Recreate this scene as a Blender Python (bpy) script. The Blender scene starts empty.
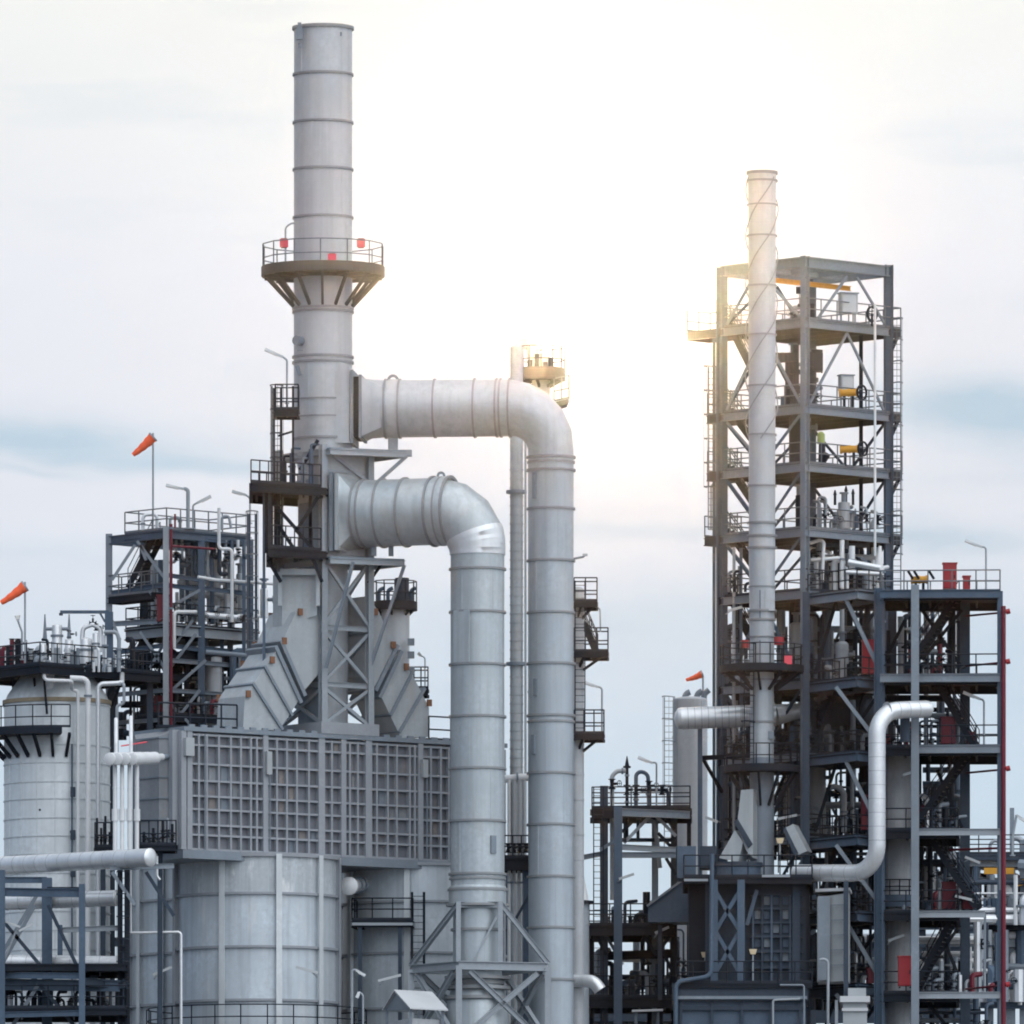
import bpy, math, random
from mathutils import Vector as V, Matrix
random.seed(7)
R_ = math.radians
scn = bpy.context.scene
COL = scn.collection
F, HY, CX, Y0, ZC = 11500.0, 1600.0, 512.0, 575.0, 1.7
Z = V((0, 0, 1))
def k(d=0): return (Y0 + d) / F                     # metres per photo pixel at depth d
def at(px, py, d=0):                                # a measured pixel at its own real distance -> world point
    q = k(d); return V(((px - CX) * q, Y0 + d, ZC + (HY - py) * q))
def zz(py, d=0): return ZC + (HY - py) * k(d)
def ats(pts, d=0): return [at(p[0], p[1], d + (p[2] if len(p) > 2 else 0)) for p in pts]

# ------------------------------------------------------------------ materials
def mat(name, col, rough=.5, metal=0., var=.12, scale=.5, streak=0., stain=None, stain_amt=0., bump=0., seam=None, emit=None):
    m = bpy.data.materials.new(name); m.use_nodes = True
    nt = m.node_tree; N = nt.nodes; L = nt.links
    b = N['Principled BSDF']
    b.inputs['Specular IOR Level'].default_value = .3; b.inputs['Roughness'].default_value = rough; b.inputs['Metallic'].default_value = metal
    tc = N.new('ShaderNodeTexCoord')
    def noise(sx, sz, sc, det=4, rgh=.55):
        mp = N.new('ShaderNodeMapping'); mp.inputs['Scale'].default_value = (sx, sx, sz)
        L.new(tc.outputs['Object'], mp.inputs['Vector'])
        n = N.new('ShaderNodeTexNoise'); n.inputs['Scale'].default_value = sc
        n.inputs['Detail'].default_value = det; n.inputs['Roughness'].default_value = rgh
        L.new(mp.outputs['Vector'], n.inputs['Vector']); return n
    def mixc(fac, a, c, blend='MIX'):
        x = N.new('ShaderNodeMix'); x.data_type = 'RGBA'; x.blend_type = blend
        for s, v in ((0, fac), (6, a), (7, c)):
            if hasattr(v, 'links') or hasattr(v, 'is_linked'): L.new(v, x.inputs[s])
            else: x.inputs[s].default_value = v if s == 0 else (*v, 1)
        return x.outputs[2]
    def ramp(src, lo, hi):
        r = N.new('ShaderNodeMapRange'); r.inputs[1].default_value = lo; r.inputs[2].default_value = hi
        L.new(src, r.inputs[0]); return r.outputs[0]
    n1 = noise(1, 1, scale)
    lo = [c * (1 - var) for c in col]; hi = [min(1, c * (1 + var)) for c in col]
    c = mixc(ramp(n1.outputs['Fac'], .3, .7), lo, hi)
    n3 = noise(1, 1, scale * 9, 6, .7)
    c = mixc(ramp(n3.outputs['Fac'], .35, .65), c, [x * (1 - var * .6) for x in col]) if var > .1 else c
    if streak:
        n2 = noise(2.6, .12, 1.0, 5, .6)
        s = ramp(n2.outputs['Fac'], .45, .75)
        mm = N.new('ShaderNodeMath'); mm.operation = 'MULTIPLY'; mm.inputs[1].default_value = streak
        L.new(s, mm.inputs[0])
        c = mixc(mm.outputs[0], c, [x * .48 for x in col])
    if stain:
        n4 = noise(1.2, .35, .9, 6, .65)
        s = ramp(n4.outputs['Fac'], .56, .72)
        mm = N.new('ShaderNodeMath'); mm.operation = 'MULTIPLY'; mm.inputs[1].default_value = stain_amt
        L.new(s, mm.inputs[0])
        c = mixc(mm.outputs[0], c, stain)
    L.new(c, b.inputs['Base Color'])
    rr = ramp(n3.outputs['Fac'], .2, .8)
    r2 = N.new('ShaderNodeMapRange'); r2.inputs[3].default_value = max(.05, rough - .1); r2.inputs[4].default_value = min(1, rough + .12)
    L.new(n3.outputs['Fac'], r2.inputs[0]); L.new(r2.outputs[0], b.inputs['Roughness'])
    if bump:
        bp = N.new('ShaderNodeBump'); bp.inputs['Strength'].default_value = bump; bp.inputs['Distance'].default_value = .05
        L.new(n1.outputs['Fac'], bp.inputs['Height']); L.new(bp.outputs[0], b.inputs['Normal'])
    if emit:
        b.inputs['Emission Color'].default_value = (*emit, 1); b.inputs['Emission Strength'].default_value = 1
    return m
M = dict(
    stack=mat('stack_paint', (.435, .475, .515), .46, .2, .13, .35, .3, (.42, .36, .30), .25, .15),
    duct=mat('duct_paint', (.40, .455, .505), .42, .35, .14, .3, .35, (.33, .34, .32), .35, .2),
    duct2=mat('duct_paint_weathered', (.43, .485, .52), .42, .35, .16, .4, .4, (.36, .33, .28), .3, .2),
    panel=mat('furnace_panel_paint', (.165, .18, .21), .6, .0, .14, .5, .25, (.36, .29, .24), .35),
    panel2=mat('furnace_end_paint', (.25, .27, .295), .6, .0, .2, .5, .4, (.3, .25, .21), .5),
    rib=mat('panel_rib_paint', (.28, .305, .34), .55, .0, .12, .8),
    tank=mat('tank_cladding', (.52, .585, .64), .45, .2, .16, .4, .5, (.70, .70, .68), .4),
    breech=mat('breeching_paint', (.38, .42, .45), .55, .0, .15, .6, .3, (.4, .34, .28), .3),
    clad=mat('aluminium_cladding', (.70, .73, .76), .33, .5, .12, .7, .25),
    silo=mat('silo_cladding', (.60, .65, .68), .45, .15, .15, .4, .35),
    white=mat('white_lagging', (.66, .68, .70), .45, .1, .1, .6, .2),
    vessel=mat('vessel_lagging', (.42, .445, .475), .5, .1, .14, .5, .3),
    grey=mat('grey_steel_paint', (.20, .24, .285), .5, .1, .18, .7),
    lgrey=mat('light_galvanised_steel', (.31, .35, .39), .5, .2, .16, .8),
    blue=mat('blue_grey_steel_paint', (.075, .115, .17), .55, .1, .2, .7, .2),
    blued=mat('deep_blue_grey_steel', (.038, .058, .088), .6, .1, .25, .7, .3),
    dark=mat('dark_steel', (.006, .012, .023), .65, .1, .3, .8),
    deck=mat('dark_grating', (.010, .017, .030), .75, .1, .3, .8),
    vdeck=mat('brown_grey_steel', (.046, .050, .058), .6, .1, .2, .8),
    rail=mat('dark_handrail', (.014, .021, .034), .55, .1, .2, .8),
    lrail=mat('grey_handrail', (.15, .17, .195), .5, .2, .2, .8),
    red=mat('red_paint', (.32, .024, .034), .45, .0, .15, .8),
    dred=mat('dark_red_paint', (.14, .014, .03), .5, .0, .2, .8),
    pink=mat('faded_red_panel', (.72, .09, .12), .5, .0, .1, .8),
    orange=mat('windsock_fabric', (.90, .14, .055), .8, .0, .08, 2.),
    yellow=mat('yellow_paint', (.62, .31, .035), .45, .0, .15, .8),
    lime=mat('lime_paint', (.33, .40, .13), .5, .0, .15, 2.),
    rust=mat('rusty_lug', (.22, .11, .065), .8, .0, .25, 2.),
    lamp=mat('lamp_housing', (.45, .48, .50), .4, .3, .1, .8),
    box=mat('cabinet_paint', (.34, .37, .39), .45, .1, .1, .8),
    glass=mat('lamp_lens', (.7, .72, .7), .15, .0, .05, .8),
    roofm=mat('shelter_roof_sheet', (.50, .52, .54), .5, .2, .08, .5),
    cream=mat('cream_lens', (.75, .62, .42), .5, .0, .1, 2.),
    tan2=mat('weathered_panel', (.25, .23, .225), .7, .0, .25, 1.2),
    ring=mat('stiffener_paint', (.27, .285, .30), .5, .2, .15, .8),
    band=mat('cladding_joint', (.40, .425, .45), .5, .3, .15, .8),
    tan=mat('bare_insulation', (.30, .25, .18), .9, .0, .3, 1.5),
    tankband=mat('stained_tank_band', (.47, .52, .56), .5, .1, .25, .5, .6, (.82, .83, .83), .9),
    ground=mat('plant_paving', (.14, .14, .14), .9, .0, .25, .02),
)

# ------------------------------------------------------------------ mesh builder
def basis(a, b, up=Z):
    d = (b - a); l = d.length or 1e-6; d = d / l
    u = V(up)
    if abs(d.dot(u.normalized())) > .985: u = V((0, 1, 0)) if abs(d.y) < .9 else V((1, 0, 0))
    s = d.cross(u).normalized(); u = s.cross(d).normalized()
    return d, s, u, l
class MB:
    def __init__(s): s.v = []; s.f = []
    def add(s, vs, fs):
        o = len(s.v); s.v += [V(x) for x in vs]; s.f += [[i + o for i in f] for f in fs]; return s
    def hexa(s, p):   # 8 points: bottom loop 0-3, top loop 4-7
        return s.add(p, [(3, 2, 1, 0), (4, 5, 6, 7), (0, 1, 5, 4), (1, 2, 6, 5), (2, 3, 7, 6), (3, 0, 4, 7)])
    def bar(s, a, b, w, h, up=Z, ou=0., os=0.):
        a = V(a); b = V(b); d, sd, u, l = basis(a, b, up); w /= 2; h /= 2
        c = []
        for e in (a, b):
            e = e + u * ou + sd * os
            c += [e - sd * w - u * h, e + sd * w - u * h, e + sd * w + u * h, e - sd * w + u * h]
        return s.hexa(c)
    def box(s, c, sx, sy, sz, ax=None):
        c = V(c); x, y = ax or (V((1, 0, 0)), V((0, 1, 0)))
        x = x * sx / 2; y = y * sy / 2; z = Z * sz / 2
        return s.hexa([c - x - y - z, c + x - y - z, c + x + y - z, c - x + y - z, c - x - y + z, c + x - y + z, c + x + y + z, c - x + y + z])
    def ibeam(s, a, b, w, h, up=Z, t=None):
        t = t or max(.02, h * .09)
        s.bar(a, b, w, t, up, ou=h / 2 - t / 2); s.bar(a, b, w, t, up, ou=-h / 2 + t / 2)
        return s.bar(a, b, t, h - 2 * t, up)
    def tube(s, a, b, r, n=6, r2=None, cap=True):
        a = V(a); b = V(b); d, sd, u, l = basis(a, b); r2 = r if r2 is None else r2
        vs = []
        for e, rr in ((a, r), (b, r2)):
            for i in range(n):
                t = 2 * math.pi * i / n; vs.append(e + sd * (math.cos(t) * rr) + u * (math.sin(t) * rr))
        fs = [(i, (i + 1) % n, n + (i + 1) % n, n + i) for i in range(n)]
        if cap: fs += [tuple(range(n - 1, -1, -1)), tuple(range(n, 2 * n))]
        return s.add(vs, fs)
    def path(s, pts, r, bend=None, n=12, rseg=None, seg=6):
        P = [V(p) for p in pts]; out = []
        rs = rseg or [r] * (len(P) - 1)
        out.append((P[0], rs[0]))
        for i in range(1, len(P) - 1):
            d0 = (P[i] - P[i - 1]); d1 = (P[i + 1] - P[i]); l0, l1 = d0.length, d1.length
            d0 /= l0; d1 /= l1
            ang = d0.angle(d1)
            if ang < .02: out.append((P[i], rs[i])); continue
            R = bend if bend else rs[i] * 1.6
            t = min(R * math.tan(ang / 2), l0 * .49 if i > 1 else l0 * .98, l1 * .49 if i < len(P) - 2 else l1 * .98)
            Rr = t / math.tan(ang / 2)
            A = P[i] - d0 * t; nrm = (d1 - d0 * d0.dot(d1)).normalized(); C = A + nrm * Rr
            for j in range(seg + 1):
                a = ang * j / seg
                out.append((C - nrm * (Rr * math.cos(a)) + d0 * (Rr * math.sin(a)), rs[i - 1] + (rs[i] - rs[i - 1]) * j / seg))
        out.append((P[-1], rs[-1]))
        # sweep
        o = len(s.v); m = len(out); u = None
        for i, (p, rr) in enumerate(out):
            t = (out[min(i + 1, m - 1)][0] - out[max(i - 1, 0)][0]).normalized()
            if u is None: _, sd, u, _ = basis(V((0, 0, 0)), t)
            else: u = (u - t * u.dot(t)).normalized(); sd = t.cross(u)
            for j in range(n):
                a = 2 * math.pi * j / n; s.v.append(p + sd * (math.cos(a) * rr) + u * (math.sin(a) * rr))
        for i in range(m - 1):
            for j in range(n):
                a = o + i * n + j; b = o + i * n + (j + 1) % n
                s.f.append([a, b, b + n, a + n])
        s.f.append([o + j for j in range(n - 1, -1, -1)]); s.f.append([o + (m - 1) * n + j for j in range(n)])
        return s
    def lathe(s, c, prof, n=32, axis=None, a0=0., a1=2 * math.pi):
        c = V(c); full = a1 - a0 > 6.28
        if axis is None: x, y, z = V((1, 0, 0)), V((0, 1, 0)), Z
        else: z, x, y, _ = basis(V((0, 0, 0)), V(axis))
        o = len(s.v); m = len(prof); nn = n if full else n + 1
        for r, h in prof:
            for i in range(nn):
                t = a0 + (a1 - a0) * i / n; s.v.append(c + x * (math.cos(t) * r) + y * (math.sin(t) * r) + z * h)
        for q in range(m - 1):
            for i in range(n):
                j = (i + 1) % nn
                s.f.append([o + q * nn + i, o + q * nn + j, o + (q + 1) * nn + j, o + (q + 1) * nn + i])
        if full:
            if prof[0][0] > 1e-4: s.f.append([o + i for i in range(n - 1, -1, -1)])
            if prof[-1][0] > 1e-4: s.f.append([o + (m - 1) * nn + i for i in range(n)])
        return s
    def annulus(s, c, r0, r1, h0, h1, n=40, axis=None, a0=0., a1=2 * math.pi):
        o = len(s.v); full = a1 - a0 > 6.28
        s.lathe(c, [(r0, h0), (r1, h0), (r1, h1), (r0, h1), (r0, h0)], n, axis, a0, a1)
        if full: s.f = s.f[:-2]
        else:
            nn = n + 1
            s.f.append([o + q * nn for q in (3, 2, 1, 0)]); s.f.append([o + q * nn + n for q in (0, 1, 2, 3)])
        return s
    def prism(s, poly, ext):   # planar polygon extruded along a vector
        p = [V(x) for x in poly]; n = len(p); e = V(ext)
        return s.add(p + [x + e for x in p], [tuple(range(n - 1, -1, -1)), tuple(range(n, 2 * n))] + [(i, (i + 1) % n, n + (i + 1) % n, n + i) for i in range(n)])
    def rails(s, pts, h=1.1, closed=False, r=.034, gap=1.3, mids=(.55,), kick=.12):
        P = [V(p) for p in pts]
        if closed: P.append(P[0])
        for a, b in zip(P, P[1:]):
            l = (b - a).length
            if l < .05: continue
            for hh in (h,) + tuple(mids): s.tube(a + Z * hh, b + Z * hh, r, 4)
            if kick: s.bar(a + Z * kick / 2, b + Z * kick / 2, .012, kick)
            q = max(1, round(l / gap))
            for i in range(q + 1):
                p = a.lerp(b, i / q); s.tube(p, p + Z * h, r, 4)
        return s
    def build(s, name, m, parent=None, label=None, smooth=None):
        me = bpy.data.meshes.new(name)
        off = V((0, 0, 0)); q = parent
        while q is not None: off += q.location; q = q.parent
        me.from_pydata([tuple(x - off) for x in s.v], [], s.f); me.update()
        import bmesh
        bm = bmesh.new(); bm.from_mesh(me); bmesh.ops.recalc_face_normals(bm, faces=bm.faces); bm.to_mesh(me); bm.free()
        if smooth is not False:
            me.polygons.foreach_set('use_smooth', [True] * len(me.polygons)); me.set_sharp_from_angle(angle=R_(smooth or 32))
        me.materials.append(M[m] if isinstance(m, str) else m)
        o = bpy.data.objects.new(name, me); COL.objects.link(o); o.parent = parent
        if label: o['label'] = label
        return o
def thing(name, label, cat, loc, group=None):
    o = bpy.data.objects.new(name, None); COL.objects.link(o); o.empty_display_size = .3
    o.location = loc; o['label'] = label; o['category'] = cat
    if group: o['group'] = group
    return o
def ground_at(px, d): p = at(px, 0, d); return V((p.x, p.y, 0))
def copy_tree(o, parent=None):
    c = o.copy(); COL.objects.link(c); c.parent = parent
    for ch in list(o.children): copy_tree(ch, c)
    return c

# ------------------------------------------------------------------ common steelwork
def member(t, name, a, b, w, h, m='blue', up=Z, kind='i'):
    mb = MB()
    if kind == 'i': mb.ibeam(a, b, w, h, up)
    elif kind == 'b': mb.bar(a, b, w, h, up)
    else: mb.tube(a, b, w / 2, 8)
    return mb.build(name, m, t)
def column(t, p, ztop, w=.42, m='blue', up=V((0, 1, 0)), zbot=0., name='column'):
    p = V(p); return member(t, name, V((p.x, p.y, zbot)), V((p.x, p.y, ztop)), w, w, m, up)
def platform(t, poly, z, th=.35, m='deck', rail=True, skip=(), railm='rail', edge=None, h=1.1, gap=1.3, name='deck'):
    P = [V((p[0], p[1], z)) for p in poly]
    mb = MB(); mb.prism([p - Z * .06 for p in P], Z * .06)
    n = len(P)
    for i in range(n):
        a, b = P[i], P[(i + 1) % n]
        if (b - a).length > .3: mb.ibeam(a - Z * (th / 2 + .06), b - Z * (th / 2 + .06), th * .45, th)
    # joists
    c = sum(P, V((0, 0, 0))) / n
    a0, a1 = P[0].lerp(P[1], .0), P[0].lerp(P[1], 1.)
    if n == 4:
        q = max(2, int((P[1] - P[0]).length / 1.2))
        for i in range(1, q):
            mb.bar(P[0].lerp(P[1], i / q) - Z * (th * .35 + .06), P[3].lerp(P[2], i / q) - Z * (th * .35 + .06), .1, th * .6)
    dk = mb.build(name, m, t)
    if edge:
        eb = MB()
        for i in range(n):
            a, b = P[i], P[(i + 1) % n]
            d = (b - a).normalized(); s_ = d.cross(Z)
            eb.ibeam(a - Z * (th / 2 + .02), b - Z * (th / 2 + .02), th * .5, th + .08)
        eb.build('edge_beam', edge, t)
    if rail:
        rb = MB()
        for i in range(n):
            if i in skip: continue
            rb.rails([P[i], P[(i + 1) % n]], h=h, gap=gap)
        if rb.v: rb.build('railing', railm, dk)
    return dk
def stair(t, lo, hi, wv, m='dark', railm='rail'):
    lo, hi, wv = V(lo), V(hi), V(wv)
    mb = MB()
    for o in (V((0, 0, 0)), wv): mb.bar(lo + o, hi + o, .05, .3)
    n = max(3, int((hi.z - lo.z) / .22)); run = (hi - lo); run.z = 0; rd = run.normalized()
    for i in range(1, n):
        p = lo.lerp(hi, i / n); mb.hexa([p - rd * .13, p + wv - rd * .13, p + wv + rd * .13, p + rd * .13] + [x + Z * .04 for x in (p - rd * .13, p + wv - rd * .13, p + wv + rd * .13, p + rd * .13)])
    st = mb.build('stair', m, t)
    for o in (V((0, 0, 0)), wv):
        rb = MB()
        for hh in (1.0, .5): rb.tube(lo + o + Z * hh, hi + o + Z * hh, .026, 4)
        q = max(2, int((hi - lo).length / 1.3))
        for i in range(q + 1):
            p = lo.lerp(hi, i / q) + o; rb.tube(p, p + Z * 1.0, .026, 4)
        rb.build('handrail', railm, st)
    return st
def ladder(t, base, ztop, sd, out, cage=True, m='rail', w=.5, name='ladder'):
    base = V(base); top = V((base.x, base.y, ztop)); sd = V(sd).normalized() * w / 2; out = V(out).normalized()
    mb = MB()
    for s_ in (sd, -sd): mb.bar(base + s_, top + s_, .06, .06)
    n = int((ztop - base.z) / .33)
    for i in range(n):
        p = base + Z * (.3 + i * .33); mb.tube(p - sd, p + sd, .016, 4)
    l = mb.build(name, m, t)
    if cage:
        cb = MB(); z0 = base.z + 2.2; hoops = []
        q = max(2, int((ztop - z0) / 1.1))
        ring = lambda z: [V((base.x, base.y, z)) + sd * (1.3 * math.cos(a)) + out * (.7 * math.sin(a)) for a in [math.pi * i / 6 for i in range(7)]]
        for i in range(q + 1):
            r = ring(z0 + (ztop - z0) * i / q)
            for a, b in zip(r, r[1:]): cb.bar(a, b, .02, .06)
        r0, r1 = ring(z0), ring(ztop)
        for i in (0, 2, 4, 6): cb.bar(r0[i], r1[i], .02, .04)
        cb.build('safety_cage', m, l)
    return l
def flange(mb, p, ax, r, t=.07, n=16):
    p = V(p); ax = V(ax).normalized(); mb.tube(p - ax * t / 2, p + ax * t / 2, r, n); return mb
def valve(t, p, ax, s=.35, m='dark', stem=Z, parent=None):
    p = V(p); ax = V(ax).normalized(); stem = V(stem)
    mb = MB()
    mb.tube(p - ax * s, p, s * .55, 10, s * .3); mb.tube(p, p + ax * s, s * .3, 10, s * .55)
    flange(mb, p - ax * s, ax, s * .8, s * .18); flange(mb, p + ax * s, ax, s * .8, s * .18)
    mb.tube(p, p + stem * s * 1.5, s * .3, 8); mb.tube(p + stem * s * 1.5, p + stem * s * 2.6, s * .09, 6)
    v = mb.build('valve', m, t)
    w = MB(); c = p + stem * s * 2.3
    w.annulus(c, s * .62, s * .75, -s * .05, s * .05, 14, stem)
    _, a, b, _ = basis(V((0, 0, 0)), stem)
    for q in (a, b): w.tube(c - q * s * .65, c + q * s * .65, s * .05, 4)
    w.build('handwheel', m, v); return v
def lamp_post(px, y0, y1, hx, hy0, hy1, d, label, pm='lgrey', group='floodlight posts on the plant', rr=.05, base_gap=0.):
    """pole at px from y0 (foot) up to y1; head from the arm end (hx,hy1) out"""
    t = thing('lamp_post', label, 'lamp post', at(px, y0, d), group)
    sg = 1 if hx > px else -1
    e = at(px + sg * 4, hy0 , d)
    mb = MB(); mb.path([at(px, y0, d), at(px, y1, d), e], rr, bend=.18, n=8); flange(mb, at(px, y0, d) + Z * .03, Z, rr * 2.4, .06, 8)
    mb.build('pole', pm, t)
    a, b = e, at(hx, hy1, d); dv, s_, u, l = basis(a, b)
    hb = MB(); hb.hexa([a - s_ * .06 - u * .06, a + s_ * .06 - u * .06, a + s_ * .06 + u * .06, a - s_ * .06 + u * .06,
                        b - s_ * .16 - u * .05, b + s_ * .16 - u * .05, b + s_ * .13 + u * .09, b - s_ * .13 + u * .09])
    h = hb.build('lamp_head', 'lamp', t)
    MB().bar(a.lerp(b, .3) - u * .075, b - u * .06, .2, .02).build('lens', 'glass', h)
    return t
def rect_poly(c, ax, ay, w, l): return [c - ax * w / 2 - ay * l / 2, c + ax * w / 2 - ay * l / 2, c + ax * w / 2 + ay * l / 2, c - ax * w / 2 + ay * l / 2]
BACK = 1.85; SUN = 1.2; BLOOM_HAZE = 5.4e-6; HG = .996
# ------------------------------------------------------------------ camera, world, sun, ground
cam = bpy.data.cameras.new('camera'); cam.sensor_width = 36; cam.lens = 36 * F / 1024
cam.shift_y = (HY - 512) / 1024; cam.clip_start = 1; cam.clip_end = 30000
co = bpy.data.objects.new('camera', cam); COL.objects.link(co); co.location = (0, 0, ZC); co.rotation_euler = (R_(90), 0, 0)
scn.camera = co
scn.cycles.filter_width = 1.9
scn.view_settings.view_transform = 'Standard'; scn.view_settings.look = 'None'; scn.view_settings.exposure = 0; scn.view_settings.gamma = 1
SUNPX = (592, 230)
sdir = (at(*SUNPX, 0) - V((0, 0, ZC))).normalized()
s_el = math.asin(sdir.z); s_az = math.atan2(sdir.x, sdir.y)
w = bpy.data.worlds.new('World'); scn.world = w; w.use_nodes = True
nt = w.node_tree; N = nt.nodes; L = nt.links
bg = N['Background']
tc = N.new('ShaderNodeTexCoord')
def mth(op, a, b=None, c=None):
    n = N.new('ShaderNodeMath'); n.operation = op
    for i, v in enumerate((a, b, c)):
        if v is None: continue
        if isinstance(v, (int, float)): n.inputs[i].default_value = v
        else: L.new(v, n.inputs[i])
    return n.outputs[0]
def mixw(f, a, b, bt='MIX'):
    x = N.new('ShaderNodeMix'); x.data_type = 'RGBA'; x.blend_type = bt; x.clamp_factor = True
    for i, v in ((0, f), (6, a), (7, b)):
        if isinstance(v, (int, float)): x.inputs[i].default_value = v
        elif isinstance(v, tuple): x.inputs[i].default_value = (*v, 1)
        else: L.new(v, x.inputs[i])
    return x.outputs[2]
nrm = N.new('ShaderNodeVectorMath'); nrm.operation = 'NORMALIZE'; L.new(tc.outputs['Generated'], nrm.inputs[0])
sp = N.new('ShaderNodeSeparateXYZ'); L.new(nrm.outputs[0], sp.inputs[0])
X, Yc, Zc = sp.outputs
sky = N.new('ShaderNodeTexSky'); sky.sky_type = 'NISHITA'; sky.sun_disc = False
sky.sun_elevation = s_el; sky.sun_rotation = s_az; sky.air_density = 1.2; sky.dust_density = 1.0; sky.ozone_density = 1.5
skyc = mixw(1.0, sky.outputs[0], (.07, .07, .07), 'MULTIPLY')
# cloud deck: colour by height above the horizon
def noise(sx, sz, sc, det=5, r=.55, off=(0, 0, 0)):
    mp = N.new('ShaderNodeMapping'); mp.inputs['Scale'].default_value = (sx, sx, sz); mp.inputs['Location'].default_value = off
    L.new(nrm.outputs[0], mp.inputs[0])
    n = N.new('ShaderNodeTexNoise'); n.inputs['Scale'].default_value = sc; n.inputs['Detail'].default_value = det; n.inputs['Roughness'].default_value = r
    L.new(mp.outputs[0], n.inputs['Vector']); return n.outputs['Fac']
wob = mth('MULTIPLY', mth('SUBTRACT', noise(1, 2.2, 28, 4), .5), .010)
zw = mth('ADD', Zc, wob)
rp = N.new('ShaderNodeValToRGB'); rp.color_ramp.interpolation = 'B_SPLINE'
mr = N.new('ShaderNodeMapRange'); mr.inputs[1].default_value = .03; mr.inputs[2].default_value = .17; L.new(zw, mr.inputs[0]); L.new(mr.outputs[0], rp.inputs[0])
stops = [(0., (.66, .78, .89)), (.14, (.59, .74, .88)), (.26, (.56, .73, .88)), (.36, (.63, .77, .92)), (.43, (.76, .83, .94)), (.52, (.81, .855, .95)), (.62, (.86, .91, 1.0)), (.78, (.98, 1.01, 1.09)), (1., (1.06, 1.09, 1.17))]
el = rp.color_ramp.elements
while len(el) < len(stops): el.new(.5)
for e, (p_, c_) in zip(el, stops): e.position = p_; e.color = (*c_, 1)
cl = rp.outputs[0]
def blob(px, py, hx, hy, amt):
    x0, z0 = (px - CX) / F, (HY - py) / F
    n_ = math.sqrt(1 + x0 * x0 + z0 * z0); x0 /= n_; z0 /= n_
    a = mth('MULTIPLY', mth('SUBTRACT', X, x0), F / hx); b = mth('MULTIPLY', mth('SUBTRACT', zw, z0), F / hy)
    e = mth('EXPONENT', mth('MULTIPLY', mth('ADD', mth('MULTIPLY', a, a), mth('MULTIPLY', b, b)), -1))
    return mth('MULTIPLY', e, amt)
bl = None
for q in ((30, 442, 190, 22, .75), (215, 458, 110, 10, .45), (985, 415, 130, 34, .85), (640, 415, 90, 14, .3), (920, 522, 130, 13, .6), (640, 530, 140, 12, .4),
          (20, 474, 60, 5, .3), (650, 625, 240, 40, .35), (1000, 650, 120, 60, .3), (120, 560, 160, 12, .15)):
    o = blob(*q); bl = o if bl is None else mth('ADD', bl, o)
fine = noise(1, 5.5, 60, 5, .6, (3.1, 1.7, .4))
bl = mth('MULTIPLY', bl, mth('MULTIPLY_ADD', fine, 1.5, .5))
wisps = N.new('ShaderNodeMapRange'); wisps.inputs[1].default_value = .55; wisps.inputs[2].default_value = .8; wisps.inputs[4].default_value = .28
L.new(noise(1, 6.5, 24, 5, .55, (.7, 4.2, 0)), wisps.inputs[0])
bl = mth('MINIMUM', mth('ADD', bl, wisps.outputs[0]), 1.)
cl = mixw(bl, cl, (.50, .67, .82))
# soft mottling of the cloud deck
mott = mth('MULTIPLY_ADD', noise(1, 2.4, 14, 6, .6), .16, .83)
cm = N.new('ShaderNodeCombineXYZ')
for i in range(3): L.new(mott, cm.inputs[i])
cl = mixw(1., cl, cm.outputs[0], 'MULTIPLY')
# bright sky lobe added overhead and behind the camera, to light the front faces
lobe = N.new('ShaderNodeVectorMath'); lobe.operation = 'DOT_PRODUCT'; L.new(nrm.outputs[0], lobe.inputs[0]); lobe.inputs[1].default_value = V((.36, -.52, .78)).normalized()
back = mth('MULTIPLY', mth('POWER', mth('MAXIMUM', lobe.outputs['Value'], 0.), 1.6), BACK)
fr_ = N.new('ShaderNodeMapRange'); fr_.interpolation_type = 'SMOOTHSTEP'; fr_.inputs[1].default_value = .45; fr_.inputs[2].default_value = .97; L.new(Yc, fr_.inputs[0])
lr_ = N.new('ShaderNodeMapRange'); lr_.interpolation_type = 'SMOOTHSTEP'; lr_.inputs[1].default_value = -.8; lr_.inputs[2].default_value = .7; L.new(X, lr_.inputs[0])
side = mixw(fr_.outputs[0], mixw(lr_.outputs[0], (.24, .34, .49), (.56, .67, .80)), (1., 1., 1.))          # sky off the view axis dimmed and blued, left most, to deepen shading
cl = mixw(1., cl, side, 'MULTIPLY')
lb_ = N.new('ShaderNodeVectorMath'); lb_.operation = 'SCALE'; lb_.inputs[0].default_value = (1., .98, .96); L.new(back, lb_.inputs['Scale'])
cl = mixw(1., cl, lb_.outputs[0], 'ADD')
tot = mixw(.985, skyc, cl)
# the sun behind thin cloud
dv = N.new('ShaderNodeVectorMath'); dv.operation = 'DISTANCE'; L.new(nrm.outputs[0], dv.inputs[0]); dv.inputs[1].default_value = sdir
ds = dv.outputs['Value']
g1 = mth('EXPONENT', mth('MULTIPLY', mth('POWER', mth('DIVIDE', ds, 125 / F), 2.), -1))
g2 = mth('EXPONENT', mth('MULTIPLY', mth('DIVIDE', ds, 210 / F), -1))
tot = mixw(1., tot, mixw(g1, (0, 0, 0), (.75, .66, .46)), 'ADD')
tot = mixw(1., tot, mixw(g2, (0, 0, 0), (.17, .13, .08)), 'ADD')
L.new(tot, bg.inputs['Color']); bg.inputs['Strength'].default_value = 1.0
sun = bpy.data.lights.new('sun', 'SUN'); sun.energy = SUN; sun.angle = R_(.6); sun.color = (1, .66, .37)
so = bpy.data.objects.new('sun', sun); COL.objects.link(so); so.location = (0, 900, 200)
so.rotation_euler = (-sdir).to_track_quat('-Z', 'Y').to_euler()
g = MB(); S = 3000
nn = 24
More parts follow.
